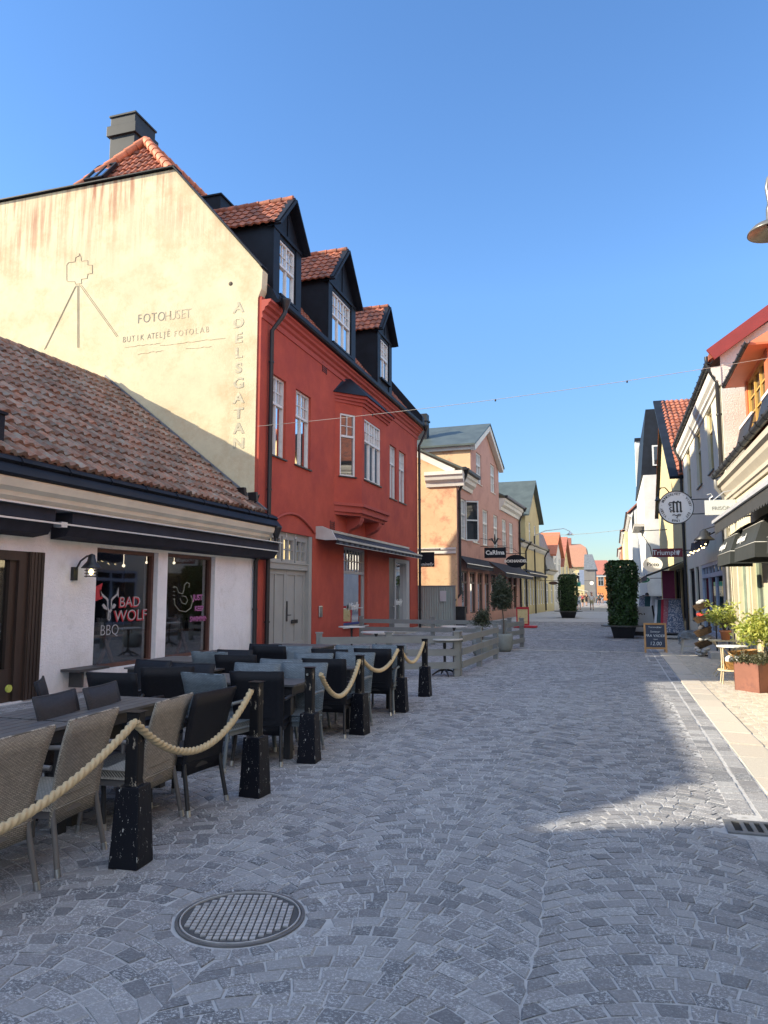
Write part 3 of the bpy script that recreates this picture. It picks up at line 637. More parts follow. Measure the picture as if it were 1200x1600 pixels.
m.build('painted_lettering', M_fad, gw)
m = MB(); m.lathe(gpn(360, 443, .01), [(0, 0), (.05, 0), (.08, .03)], 12, 'y'); m.build('plaster_hole', mat('hole_dark', (.1, .08, .06), .9), gw)
M_inc = mat('incised_line', (.40, .35, .25), .9, var=.2)
m = MB()
def gl(pts, r=.008): m.tube([gpn(*p) for p in pts], r, 5)
for a, b in (((119, 446), (71, 544)), ((117, 448), (69, 546)), ((121, 446), (121, 543)), ((123, 446), (123, 543)), ((124, 445), (182, 526)), ((127, 445), (184, 525))): gl([a, b], .008)
gl([(104, 438), (104, 414), (107, 410), (117, 409), (118, 402), (123, 400), (124, 396)]); gl([(124, 396), (126, 401), (127, 408), (137, 407), (137, 414), (144, 414), (144, 427), (137, 428), (136, 435), (127, 436), (127, 443), (118, 444), (117, 440), (106, 440), (104, 438)])
m.build('incised_drawing', M_inc, gw)
m = MB(); random.seed(3)
for p0, p1 in (((195, 543), (250, 536)), ((250, 540), (352, 528)), ((215, 553), (255, 548)), ((290, 545), (330, 541))):
    n = 14; gl([(p0[0] + (p1[0] - p0[0]) * k / n, p0[1] + (p1[1] - p0[1]) * k / n + random.uniform(-.8, .8)) for k in range(n + 1)], .004)
m.build('plaster_crack', M_inc, gw)
# cornice and gutter
m = MB(); LEFT.prof(m, Y0 + .02, Y1 + .1, [(0, 8.72), (.03, 8.72), (.04, 8.78), (.02, 8.8), (.02, 8.88), (.08, 8.92), (.1, 9.0), (.18, 9.04), (.2, 9.1), (.26, 9.14), (.26, 9.2), (0, 9.2)]); m.build('cornice', M_redm, rb)
m = MB(); LEFT.prof(m, Y0 + .3, Y1 + .2, [(0, 9.205), (.36, 9.205), (.4, 9.25), (.4, 9.37), (.37, 9.37), (.35, 9.27), (.3, 9.32), (.16, 9.6), (-.2, 9.9), (-.3, 9.8)]); m.build('gutter', M_blacksheet, rb)
downpipe('downpipe', rb, [(-8.08, 17.15, 9.3), (-8.08, 17.15, 9.0), (-8.14, 17.1, 8.85), (-8.4, 17.05, 8.5), (-8.4, 17.05, .05)], .06)
downpipe('downpipe', rb, [(-8.08, 32.45, 9.3), (-8.08, 32.45, 9.0), (-8.38, 32.4, 8.4), (-8.38, 32.4, .05)], .06)
# roof: slopes, half hip, ridge
SL = 1.217; sv = V(-1, 0, SL).normalized(); RX, RZ = -13.27, 15.38; EX, EZ = -8.36, 9.42; L = hypot(RX - EX, RZ - EZ)
def hip_y(z): return Y0 + .3 + max(0, (z - 12.95)) / (RZ - 12.95) * 1.2
m = MB(); tile_roof(m, (EX, Y0 + .3, EZ), (0, 1, 0), sv, 70, 23, .225, L / 23, keep=lambda c: c.y > hip_y(c.z) and c.y < Y1)
m.quad((EX, Y0 + .3, EZ - .03), (EX, Y1, EZ - .03), (RX, Y1, RZ - .05), (RX, hip_y(RZ), RZ - .05), (-11.3, Y0 + .3, 12.9))
m.quad((-18.2, Y0 + .3, 9.4), (-18.2, Y1, 9.4), (RX, Y1, RZ - .05), (RX, hip_y(RZ), RZ - .05), (-15.24, Y0 + .3, 12.9))
rr = m.build('roof', M_tile, rb)
hv = V(0, 1.5, RZ - 12.95).normalized(); HL = hypot(1.5, RZ - 12.95)
m = MB(); tile_roof(m, (-15.35, Y0 + .1, 12.98), (1, 0, 0), hv, 19, 9, .22, HL / 9, amp=.045, lip=.05, keep=lambda c: abs(c.x - RX) < (RZ - c.z) / (RZ - 12.95) * 2.1 + .02)
m.quad((-15.3, Y0 + .2, 12.95), (-11.25, Y0 + .2, 12.95), (RX, Y0 + 1.5, RZ - .03)); m.build('hip_tiles', M_tile, rb)
m = MB(); cap_row(m, (-11.2, Y0 + .15, 13.08), (RX, Y0 + 1.45, RZ + .05), .13); cap_row(m, (-15.34, Y0 + .15, 13.08), (RX, Y0 + 1.45, RZ + .05), .13); cap_row(m, (RX, Y0 + 1.5, RZ + .05), (RX, Y1, RZ + .05), .13); m.build('ridge_tiles', M_tile_br, rb)
# end parapet beyond the last dormer
m = MB(); m.prism([V(-8.2, Y1 - .15, 9.3), V(-8.2, Y1 - .15, 9.75), V(-13.27, Y1 - .15, 15.95), V(-13.27, Y1 - .15, 15.3)], (0, .35, 0)); m.build('parapet', M_blacksheet, rb)
# chimney in black sheet with a band
m = MB(); m.box(-14.66, -13.76, 18.15, 19.2, 12.6, 16.05); m.box(-14.74, -13.68, 18.07, 19.28, 15.85, 16.18); m.box(-14.66, -13.76, 18.15, 19.2, 16.18, 16.52); m.box(-14.7, -13.72, 18.11, 19.24, 16.5, 16.56)
m.build('chimney', mat('chimney_sheet', (.028, .032, .036), .55, spec=.3, var=.25, vs=2), rb, .01)
m = MB(); m.box(-11.3, -10.9, 16.95, 18.2, 12.2, 13.15); m.build('roof_box', M_blacksheet, rb) if False else None
m = MB(); m.box(-12.3, -11.3, 19.2, 20.6, 12.6, 13.95); m.box(-12.35, -11.25, 19.15, 20.65, 13.95, 14.0); m.build('roof_vent_box', M_blacksheet, rb)
# skylight in the hip
c0 = V(-14.35, Y0 + .2, 13.12); u = V(1, 0, 0); hn = u.cross(hv).normalized(); hn = hn if hn.z > 0 else -hn
m = MB(); q = [c0, c0 + u * .62, c0 + u * .62 + hv * .95, c0 + hv * .95]; q = [p + hn * (.12 + .1 * (k in (0, 1))) + hv * .5 - u * .1 for k, p in enumerate(q)]
for i in range(4): m.bar(q[i], q[(i + 1) % 4], .07, .1, hn)
m.bar((q[0] + q[1]) / 2 + hn * .02, (q[2] + q[3]) / 2 + hn * .02, .04, .04, hn); sk = m.build('skylight', M_blacksheet, rb)
m = MB(); m.prism([p - hn * .01 for p in q], hn * .03); m.build('pane', M_glass, sk)
# dormers
def dormer(s0, s1, ps, zb, ze, zp, wz0, wz1, ws0, ws1, cols):
    """front wall in black sheet with a pointed gable, cheeks, tiled roof running back"""
    fx = -8.72; fr_ = Fr(fx, 0, (0, 1), (1, 0))
    back = lambda z: EX - (z - EZ) / SL - .25
    m = MB(); fr_.wall(m, s0, s1, zb, ze, [(ws0, ws1, wz0, wz1)], .12)
    m.quad(fr_.p(s0, ze), fr_.p(s1, ze), fr_.p(ps, zp - .08))
    for s in (s0, s1): m.quad((fx, s, zb), (fx, s, ze), (back(ze), s, ze), (back(zb), s, zb))
    fr_.box(m, s0 - .03, ws0 - .04, zb, ze, .0, .035); fr_.box(m, ws1 + .04, s1 + .03, zb, ze, 0, .035); fr_.box(m, s0 - .05, s1 + .05, ze - .12, ze - .02, 0, .06)
    fr_.box(m, ps - .02, ps + .02, ze, zp - .2, 0, .03)
    for s, a in ((s0, -1), (s1, 1)):                    # bargeboards and soffits
        p, q = V(fx + .2, s + a * .14, ze - .1), V(fx + .2, ps, zp + .06); m.bar(p, q, .06, .2, (1, 0, 0)); m.bar(p + V(-.1, 0, .08), q + V(-.1, 0, .08), .03, .28, (1, 0, 0))
        d_ = (q - p); m.quad(p + V(0, 0, -.02), q + V(0, 0, -.02), q + V(-.3, 0, -.02), p + V(-.3, 0, -.02))
    dm = m.build('dormer', M_blacksheet, rb)
    m = MB()
    for s, a in ((s0, -1), (s1, 1)):
        e0 = V(fx + .12, s + a * .17, ze - .04); tv = (V(fx + .12, ps, zp + .08) - e0); LL = tv.length; nv = max(2, round(LL / .33))
        nn = 12; tile_roof(m, e0, (-1, 0, 0), tv, nn, nv, .24, LL / nv, amp=.04, lip=.04, keep=lambda c: c.x > back(c.z) - .1)
        m.quad(e0, e0 + tv, V(back(zp), ps, zp + .06), V(back(ze - .1), s + a * .17, ze - .04))
    cap_row(m, (fx + .18, ps, zp + .12), (back(zp), ps, zp + .12), .1); m.build('roof', M_tile, dm)
    window(fr_, ws0, ws1, wz0, wz1, dm, cols, wz0 + (wz1 - wz0) * .56, 2, 1, depth=.06, cols_up=cols * 2, curtain=.16)
    m = MB(); fr_.box(m, ws0 - .1, ws1 + .1, wz0 - .07, wz0, -.02, .12); m.build('sill', M_blacksheet, dm)
dormer(17.68, 19.5, 18.59, 9.55, 11.85, 12.9, 9.95, 11.6, 18.08, 19.12, 2)
dormer(21.8, 24.4, 23.1, 9.55, 12.0, 13.45, 9.95, 11.75, 22.15, 23.95, 3)
dormer(27.1, 29.0, 28.05, 9.55, 12.15, 13.3, 10.25, 11.9, 27.5, 28.6, 2)
for i, q in enumerate(ws): window(LEFT, *q, rb, 2, q[2] + 1.45, 2, 1, depth=.12, sill=M_black, curtain=.3, cols_up=4)
# oriel
m = MB(); P0, P1, P2, P3 = (-8.5, 21.95), (-7.88, 22.85), (-7.88, 25.75), (-8.5, 26.65)
def fr_of(a, b): d = (b[0] - a[0], b[1] - a[1]); return Fr(a[0], a[1], d, (d[1], -d[0])), hypot(*d)
fA, LA = fr_of(P0, P1); fB, LB = fr_of(P1, P2); fC, LC = fr_of(P2, P3)
wz0, wz1 = 5.42, 7.5
fA.wall(m, 0, LA, 4.45, 7.98, [(.2, LA - .28, wz0, wz1)], .1); fB.wall(m, 0, LB, 4.45, 7.98, [(.25, 2.05, wz0, wz1)], .1); fC.wall(m, 0, LC, 4.45, 7.98, [(.2, LC - .2, wz0, wz1)], .1)
ori = m.build('oriel', M_redp, rb)
m = MB()
def band(z0, z1, o):
    def ex(p, k): return p
    a = [V(-8.5, P0[1] - o * .6, z0), V(P1[0] + o, P1[1] - o * .5, z0), V(P2[0] + o, P2[1] + o * .5, z0), V(-8.5, P3[1] + o * .6, z0)]; m.prism(a, (0, 0, z1 - z0))
band(4.25, 4.45, .02); band(4.45, 4.55, .1); band(4.15, 4.25, -.08); m.build('moulding', M_redm, ori); m = MB(); band(7.85, 7.95, .05); band(7.95, 8.05, .12); band(8.05, 8.14, .2); m.build('moulding', M_redm, ori)
m = MB(); a = [V(-8.5, P0[1] - .2, 8.14), V(P1[0] + .25, P1[1] - .18, 8.14), V(P2[0] + .25, P2[1] + .18, 8.14), V(-8.5, P3[1] + .2, 8.14)]; b = [V(-8.5, P0[1] + .95, 8.95), V(-8.45, P1[1] + .3, 8.98), V(-8.45, P2[1] - .3, 8.98), V(-8.5, P3[1] - .95, 8.95)]; m.hexa(a, b); m.build('roof', M_blacksheet, ori)
for s in (23.05, 25.05):
    m = MB(); pts = [V(-8.5, s, 4.15), V(-7.98, s, 4.15), V(-7.99, s, 4.05), V(-8.07, s, 3.9), V(-8.2, s, 3.8), V(-8.38, s, 3.72), V(-8.5, s, 3.55)]; m.prism(pts, (0, .34, 0)); m.build('corbel', M_redm, ori)
window(fA, .2, LA - .28, wz0, wz1, ori, 1, 6.75, 2, 1, depth=.06, sill=M_black, cols_up=2); window(fB, .25, 2.05, wz0, wz1, ori, 3, 6.75, 2, 1, depth=.06, sill=M_black, cols_up=6, curtain=.12); window(fC, .2, LC - .2, wz0, wz1, ori, 1, 6.75, 2, 1, depth=.06, cols_up=2)
for px, py in ((507, 575), (519, 822)):
    s, z = onX(px, py, -8.49); m = MB()
    for k in range(5): LEFT.box(m, s - .16, s + .16, z - .14 + k * .06, z - .11 + k * .06, 0, .025)
    LEFT.box(m, s - .18, s - .16, z - .16, z + .16, 0, .03); LEFT.box(m, s + .16, s + .18, z - .16, z + .16, 0, .03); m.build('vent_grille', mat('vent_dark_red', (.13, .03, .025), .7), rb)
# gate
M_gate = mat('grey_gate_paint', (.31, .315, .30), .5, var=.06, vs=2, bs=.08)
m = MB(); a, b, z0, z1 = gate; zt = 2.27
LEFT.box(m, a, a + .12, z0, z1, -.26, -.08); LEFT.box(m, b - .22, b, z0, z1, -.26, -.02); LEFT.box(m, a + .12, b - .22, z1 - .12, z1, -.26, -.08); LEFT.box(m, a + .12, b - .22, zt, zt + .16, -.26, -.06); LEFT.box(m, a + .12, b - .22, zt + .16, zt + .2, -.26, -.03)
gt = m.build('gate', M_gate, rb)
mid = (a + b - .1) / 2
for k, (x0, x1) in enumerate(((a + .12, mid - .005), (mid + .005, b - .22))):
    m = MB(); LEFT.box(m, x0, x1, z0, zt, -.2, -.17); wv = x1 - x0
    for p0, p1 in ((0, .12), (wv - .12, wv), (wv / 2 - .05, wv / 2 + .05)): LEFT.box(m, x0 + p0, x0 + p1, z0, zt, -.17, -.14)
    LEFT.box(m, x0 + .12, x0 + wv / 2 - .05, zt - .14, zt, -.17, -.142); LEFT.box(m, x0 + wv / 2 + .05, x1 - .12, zt - .14, zt, -.17, -.142); LEFT.box(m, x0 + .12, x0 + wv / 2 - .05, z0, z0 + .25, -.17, -.142); LEFT.box(m, x0 + wv / 2 + .05, x1 - .12, z0, z0 + .25, -.17, -.142)
    dl = m.build('door_leaf', M_gate, gt)
    if k: 
        m = MB(); LEFT.box(m, x0 + .02, x0 + .1, .85, 1.4, -.14, -.125); m.tube([LEFT.p(x0 + .06, 1.02, -.1), LEFT.p(x0 + .06, 1.02, -.07), LEFT.p(x0 + .2, 1.02, -.07)], .013, 6); m.build('handle', M_black, dl)
        m = MB(); LEFT.box(m, x0 + .38, x0 + .78, .78, .88, -.14, -.12); m.build('letter_slot', M_iron, dl)
x0, x1 = a + .12, b - .22; n = 3
for k in range(n):
    p0, p1 = x0 + (x1 - x0) * k / n, x0 + (x1 - x0) * (k + 1) / n
    window(LEFT, p0 + .04, p1 - .04, zt + .2, z1 - .12, gt, 2, None, 1, 2, depth=.12, fr=.07, mun=.03, m=M_gate)
m = MB()
for t, s in (('8', 18.5), ('G', 19.1)): m.text(t, .17, LEFT.p(s, 3.2, -.07), (0, 1, 0), ext=.004)
m.build('house_number', M_letw, gt)
m = MB(); pr = [LEFT.p(17.2 + 3.1 * k / 14, 3.4 + .42 * sin(pi * k / 14), .03) for k in range(15)]; m.tube(pr, .035, 6); m.build('arch_moulding', M_redm, rb)
s, z = onX(502, 955, -8.45); m = MB(); LEFT.box(m, s - .12, s + .12, z - .18, z + .16, 0, .05); m.build('intercom', M_steel, rb, .02)
# shop window
a, b, z0, z1 = shopw
M_lilac = mat('grey_shop_frame', (.36, .37, .38), .5, var=.05)
w_ = window(LEFT, a, b, z0, z1, rb, 1, 2.33, 2, 1, depth=.16, fr=.08, mun=.035, m=M_lilac, cols_up=8, pane=glass_dark('shop_glass', (.03, .03, .035), .02), sill=M_stone)
m = MB(); m.text('Minelly', .36, LEFT.p((a + b) / 2 + .1, 1.17, -.13), (0, 1, .03), ext=.003, shear=.45, bold=.003, xs=1.0)
LEFT.box(m, a + .12, a + .6, 1.1, 1.12, -.135, -.13); LEFT.box(m, b - .65, b - .12, 1.1, 1.12, -.135, -.13); m.build('lettering', M_letw, w_)
m = MB(); LEFT.box(m, a + .1, b - .1, .56, .62, -.14, -.1); m.build('display_ledge', mat('blue_ledge', (.02, .04, .2), .6), w_)
# shop door recess
a, b, z0, z1 = shopd; M_dkf = mat('dark_grey_frame', (.10, .105, .115), .5, var=.1)
m = MB(); LEFT.box(m, a, a + .95, z0, z1, -.28, -.1); LEFT.box(m, a + .95, a + 1.1, z0, z1, -.28, -.04); LEFT.box(m, b - .5, b, z0, z1, -.28, -.04); LEFT.box(m, a + 1.1, b - .5, z1 - .15, z1, -.28, -.04); LEFT.box(m, a + 1.1, b - .5, z0, z0 + .35, -.28, -.04)
d = m.build('shop_door', M_lilac, rb); m = MB(); LEFT.box(m, a + .02, a + .93, z0 + .05, z1 - .05, -.1, -.07); m.build('door_leaf', M_dkf, d)
m = MB(); m.tube([LEFT.p(a + .8, 1.1, -.08), LEFT.p(a + .8, 1.1, .0), LEFT.p(a + .55, 1.1, .0)], .02, 6); m.build('handle', M_steel, d)
m = MB(); LEFT.box(m, a + 1.08, b - .48, z0 + .3, z1 - .13, -.2, -.19); pn = m.build('pane', MAT['shop_glass'], d)
m = MB(); m.text('Minelly', .34, LEFT.p((a + b) / 2 + .25, 1.25, -.16), (0, 1, .03), ext=.003, shear=.45, xs=1.1); m.text('Öppet', .2, LEFT.p((a + b) / 2 + .2, 2.6, -.16), (0, 1, 0), ext=.003); m.build('lettering', M_letw, d)
m = MB(); LEFT.box(m, a + .6, b + .3, -.02, .09, 0, .5); m.build('doorstep', M_stone, rb, .01)
m = MB(); LEFT.box(m, Y0 + 4.2, Y1, -.05, .14, 0, .025); m.build('plinth', M_stone, rb)
# awning over the shop front
m = MB(); s0, s1 = 20.5, 30.7
n = 40
for k in range(n):
    a, b = s0 + (s1 - s0) * k / n, s0 + (s1 - s0) * (k + 1) / n; m.cur = k % 2
    m.hexa([LEFT.p(a, 3.52, .0), LEFT.p(b, 3.52, 0), LEFT.p(b, 3.2, .62), LEFT.p(a, 3.2, .62)], [LEFT.p(a, 3.55, 0), LEFT.p(b, 3.55, 0), LEFT.p(b, 3.23, .62), LEFT.p(a, 3.23, .62)])
    m.hexa([LEFT.p(a, 3.1, .63), LEFT.p(b, 3.1, .63), LEFT.p(b, 3.1, .64), LEFT.p(a, 3.1, .64)], [LEFT.p(a, 3.2, .63), LEFT.p(b, 3.2, .63), LEFT.p(b, 3.2, .64), LEFT.p(a, 3.2, .64)])
aw = m.build('awning', [M_canvas, mat('grey_awning_stripe', (.06, .075, .11), .85)], rb)
m = MB(); LEFT.box(m, s0 - .02, s1, 3.2, 3.26, .62, .68); LEFT.box(m, s0 - .02, s1, 3.085, 3.1, .62, .65); LEFT.box(m, s0 - .02, s1, 3.52, 3.6, 0, .1); m.build('awning_rail', mat('grey_awning_rail', (.3, .3, .3), .4), aw)
m = MB(); m.prism([LEFT.p(s0 - .02, 3.62, 0), LEFT.p(s0 - .02, 3.62, .2), LEFT.p(s0 - .02, 3.5, .5), LEFT.p(s0 - .02, 3.2, .66), LEFT.p(s0 - .02, 3.2, .3), LEFT.p(s0 - .02, 3.25, 0)], (0, -.06, 0)); m.build('awning_end_cap', mat('pale_end_cap', (.5, .48, .46), .5), aw)

# ------------------------------------------------------------------ neighbour house behind the camera, and an added house that shades the pavement
def plain_house(name, label, fr, L, D, eave, ridge, wallm, roofm, wins, storeys, winm=M_sash, cat='building', loc=None, sidewin=()):
    c = fr.p(L / 2, 0, -D / 2); h = thing(name, label, cat, (c.x, c.y, 0)); ops = []
    for z0, z1 in storeys:
        for k in range(wins): a = L * (k + .5) / wins; ops.append((a - .5, a + .5, z0, z1))
    m = MB(); fr.wall(m, 0, L, -.05, eave, ops, .15)
    m.quad(fr.p(0, 0, -D), fr.p(L, 0, -D), fr.p(L, eave, -D), fr.p(0, eave, -D))
    for s in (0, L): m.quad(fr.p(s, 0, 0), fr.p(s, 0, -D), fr.p(s, eave, -D), fr.p(s, ridge, -D / 2), fr.p(s, eave, 0))
    m.build('wall', wallm, h)
    m = MB(); m.hexa([fr.p(-.1, eave, .25), fr.p(L + .1, eave, .25), fr.p(L + .1, ridge + .1, -D / 2), fr.p(-.1, ridge + .1, -D / 2)], [p + V(0, 0, .12) for p in (fr.p(-.1, eave, .25), fr.p(L + .1, eave, .25), fr.p(L + .1, ridge + .1, -D / 2), fr.p(-.1, ridge + .1, -D / 2))])
    m.hexa([fr.p(-.1, eave, -D - .25), fr.p(L + .1, eave, -D - .25), fr.p(L + .1, ridge + .1, -D / 2), fr.p(-.1, ridge + .1, -D / 2)], [p + V(0, 0, .12) for p in (fr.p(-.1, eave, -D - .25), fr.p(L + .1, eave, -D - .25), fr.p(L + .1, ridge + .1, -D / 2), fr.p(-.1, ridge + .1, -D / 2))])
    m.build('roof', roofm, h)
    for q in ops: window(fr, *q, h, 2, q[2] + (q[3] - q[2]) * .62, 2, 1, depth=.1, m=winm)
    return h
M_ochre = plaster('ochre_plaster', (.55, .42, .2)); M_pale = plaster('pale_plaster', (.6, .58, .52))
plain_house('town_house', 'tall ochre house set back beside the restaurant, behind the camera', Fr(-10.9, -16, (0, 1), (1, 0)), 14.7, 5, 10, 12, M_ochre, M_tile, 5, ((1.0, 2.6), (4, 5.8), (7, 8.8)))

plain_house('added_shade_house', 'pale unseen house added behind the restaurant to shade the right pavement', Fr(-17.9, 6.6, (0, 1), (1, 0)), 4.8, 2.2, 11.6, 12.0, M_pale, M_tile, 2, ((5, 6.6), (8.4, 10)))  # added out of view, its narrow shape set by the shadow it throws

# ------------------------------------------------------------------ wicker chairs and tables
W_taupe = weave('taupe_wicker', (.37, .335, .28), 1.15); W_black = weave('black_wicker', (.016, .018, .026), contrast=.7); W_blue = weave('blue_grey_wicker', (.19, .235, .27), 1.5, .6); W_dark = weave('charcoal_wicker', (.05, .05, .058), contrast=.6)
M_legt = mat('grey_brown_leg', (.13, .12, .115), .5, var=.15); M_legb = mat('black_leg', (.018, .019, .023), .5, var=.2); M_legg = mat('blue_grey_leg', (.14, .165, .18), .5)
def make_chair(label, wv, lm, arms):
    t = thing('wicker_chair', label, 'chair', (0, 0, 0), 'wicker chairs on the restaurant terrace')
    # faces -x: the back stands at +x and its panel runs down past the seat
    m = MB(); n = 8; W = .235
    def bp(u, v, o): x = .20 + .015 * v + .10 * v * v - .014 * (1 - (2 * u - 1) ** 2); return V(x + o, (u * 2 - 1) * (W - .012 + .03 * v), .27 + v * .6 + -.004 * (1 - (2 * u - 1) ** 2) * v)
    vs = [bp(i / n, j / 6, o) for o in (.01, -.01) for j in range(7) for i in range(n + 1)]; k = (n + 1) * 7; fs = []
    for j in range(6):
        for i in range(n):
            a = j * (n + 1) + i; fs += [(a, a + 1, a + n + 2, a + n + 1), (k + a, k + a + n + 1, k + a + n + 2, k + a + 1)]
    for i in range(n): fs += [(i, k + i, k + i + 1, i + 1), (6 * (n + 1) + i, 6 * (n + 1) + i + 1, k + 6 * (n + 1) + i + 1, k + 6 * (n + 1) + i)]
    for j in range(6): a = j * (n + 1); fs += [(a, a + n + 1, k + a + n + 1, k + a), (a + n, k + a + n, k + a + 2 * n + 1, a + 2 * n + 1)]
    m.add(vs, fs, True); m.build('backrest', wv, t)
    m = MB(); m.tube([bp(0, v / 6, 0) for v in range(7)] + [bp(u / n, 1, 0) for u in range(n + 1)] + [bp(1, 1 - v / 6, 0) for v in range(7)], .0105, 6); m.build('back_frame', wv, t)
    m = MB(); m.prism([V(-.25, -W, .36), V(.2, -W, .36), V(.2, W, .36), V(-.25, W, .36)], (0, 0, .06)); m.build('seat', wv, t, .015)
    m = MB(); m.box(-.24, .2, -W + .01, W - .01, .31, .355); m.build('seat_frame', lm, t)
    for x, x2, y in ((-.22, -.25, -1), (-.22, -.25, 1), (.2, .27, -1), (.2, .27, 1)):
        m = MB(); m.tube([(x, y * .215, .36), (x + (x2 - x) * .5, y * .222, .18), (x2, y * .235, .0)], .0165, 8); lg = m.build('leg', lm, t)
        m = MB(); dx = (x2 - x) / .36 * 1.0; m.tube([(x2 - dx * .045, y * .2335, .045), (x2, y * .235, .0)], .0185, 8); m.build('foot_cap', M_steel, lg)
    if arms:
        for y in (-1, 1):
            m = MB(); m.tube([(-.22, y * .23, .36), (-.225, y * .25, .56), (-.19, y * .255, .60), (.0, y * .255, .61), (.2, y * .245, .60)], .016, 8); m.build('armrest', lm, t)
    return t
PROT = {k: make_chair('x', *a) for k, a in {'t': (W_taupe, M_legt, True), 'b': (W_black, M_legb, True), 'g': (W_blue, M_legg, True), 'd': (W_dark, M_legb, False)}.items()}
USED = set()
def chair(kind, x, y, deg, label):
    p = PROT[kind]
    c = copy_tree(p) if kind in USED else p
    USED.add(kind); c.location = (x, y, 0); c.rotation_euler = (0, 0, radians(deg)); c['label'] = label
    return c
# deg 0: back towards the street; -90: back towards the viewer; 90: facing the viewer; 180: back to the house
CH = [
 ('t', -3.33, 3.22, 4, 'taupe wicker chair cut by the left edge of the picture'),
 ('t', -3.36, 3.98, 6, 'taupe wicker chair with the rope crossing its back, left of the nearest rope post'),
 ('t', -3.40, 4.74, 5, 'taupe wicker chair standing just behind the nearest rope post'),
 ('b', -3.36, 5.32, -6, 'black wicker chair beside the street between the nearest two rope posts'),
 ('d', -4.40, 4.15, 188, 'charcoal wicker chair across the first slatted table, nearer the door'),
 ('d', -4.5, 5.15, 190, 'charcoal wicker chair across the first slatted table, by the wall shelf'),
 ('b', -7.55, 8.3, 215, 'black wicker chair turned aside by the dark timber door'),
 ('b', -5.85, 6.35, -85, 'large black wicker chair in front of the red lettered window'),
 ('b', -5.35, 7.4, -60, 'black wicker chair right of the one before the red lettered window'),
 ('b', -6.75, 8.95, 80, 'black wicker chair standing under the red lettered window'),
 ('b', -6.35, 9.9, 90, 'black wicker chair below the white pier between the two windows'),
 ('g', -4.05, 5.95, -100, 'blue grey wicker chair with its wide back between black chairs near the second rope post'),
 ('g', -6.55, 10.75, -90, 'blue grey wicker chair below the pink lettered window'),
 ('b', -6.1, 11.5, 90, 'black wicker chair before the white wall by the restaurant downpipe'),
 ('b', -5.8, 10.6, -80, 'low black wicker chair in front of the white wall end'),
 ('b', -3.55, 6.42, -78, 'black wicker chair behind the second rope post with its back to the viewer'),
 ('g', -4.15, 7.85, 92, 'blue grey wicker chair peeping over the black chair behind the second rope post'),
 ('b', -6.0, 12.9, -90, 'black wicker chair in front of the red house downpipe'),
 ('b', -6.35, 13.9, 90, 'farthest black wicker chair, beside the grey gate'),
 ('g', -4.35, 9.1, 88, 'blue grey wicker chair facing the viewer, left of the third rope post'),
 ('g', -3.5, 7.95, 92, 'blue grey wicker chair behind the third rope post'),
 ('g', -3.95, 9.85, 90, 'blue grey wicker chair facing the viewer, one row behind the third rope post'),
 ('g', -5.2, 12.2, 88, 'blue grey wicker chair in front of the grey gate'),
 ('b', -4.4, 11.4, -90, 'black wicker chair in the back row right of the grey gate'),
 ('b', -3.45, 8.25, -85, 'black wicker chair with its back to the viewer left of the fourth rope post'),
 ('g', -3.5, 9.75, 90, 'blue grey wicker chair behind the fourth rope post'),
 ('g', -4.2, 12.3, 90, 'blue grey wicker chair in the last row before the grey rail fence'),
 ('b', -3.45, 10.15, -88, 'black wicker chair with its back to the viewer left of the fifth rope post'),
 ('g', -3.5, 11.75, 90, 'blue grey wicker chair nearest the grey rail fence'),
]
def back_at(px, py, deg, zt=.87):      # put a chair so that its back top stands on this sight line
    x, y = onG(px, py, zt); a = radians(deg); return x - .31 * cos(a), y - .31 * sin(a)
for row, pp in zip(CH, [(34, 1147), (148, 1116), (273, 1091), (337, 1079), (84, 1095), (160, 1080), (62, 1062), (174, 1052), (262, 1043), (240, 1032), (302, 1037), (317, 1053), (327, 1019), (367, 1016), (368, 1024), (401, 1050), (402, 1037), (420, 1010), (415, 1007), (439, 1031), (476, 1036), (490, 1021), (461, 1010), (515, 1015), (506, 1030), (555, 1020), (551, 1009), (582, 1014), (608, 1008)]):
    k, _, _, dg_, lb_ = row
    x, y = back_at(*pp, dg_)
    if k == 'd': x -= .25; y += .3
    chair(k, x, y, dg_, lb_)
M_slat = mat('dark_slat_board', (.075, .075, .08), .55, var=.25, vs=5, bs=.15)
def make_table():
    t = thing('terrace_table', 'x', 'table', (0, 0, 0), 'dark slatted terrace tables')
    m = MB()
    for k in range(8): m.box(-.6, .6, -.38 + k * .096, -.38 + k * .096 + .088, .695, .715)
    m.build('tabletop', M_slat, t); m = MB(); m.box(-.57, .57, -.35, -.31, .61, .694); m.box(-.57, .57, .31, .35, .61, .694); m.box(-.57, -.53, -.31, .31, .61, .694); m.box(.53, .57, -.31, .31, .61, .694); m.build('table_frame', M_legb, t)
    for x in (-.56, .49):
        for y in (-.36, .29): m = MB(); m.box(x, x + .07, y, y + .07, 0, .61 - .002); m.build('leg', M_legb, t)
    return t
tb0 = make_table()
for i, (x, y, dg_, l) in enumerate((
    (-3.95, 3.75, 90, 'dark slatted terrace table between the taupe and charcoal chairs, nearest the viewer'), (-4.0, 4.98, 90, 'dark slatted terrace table beside the black chair near the first rope post'),
    (-3.62, 7.12, 0, 'dark terrace table behind the second rope post'), (-3.62, 8.8, 0, 'dark terrace table behind the third rope post'), (-3.6, 10.45, 0, 'dark terrace table behind the fourth rope post'),
    (-5.1, 8.1, 0, 'dark terrace table in front of the red lettered window'), (-5.5, 9.0, 0, 'dark terrace table before the pier between the windows'), (-5.5, 10.3, 0, 'dark terrace table before the pink lettered window'), (-5.3, 11.9, 0, 'dark terrace table before the grey gate'))):
    t = tb0 if i == 0 else copy_tree(tb0); t.location = (x, y, 0); t.rotation_euler = (0, 0, radians(dg_)); t['label'] = l

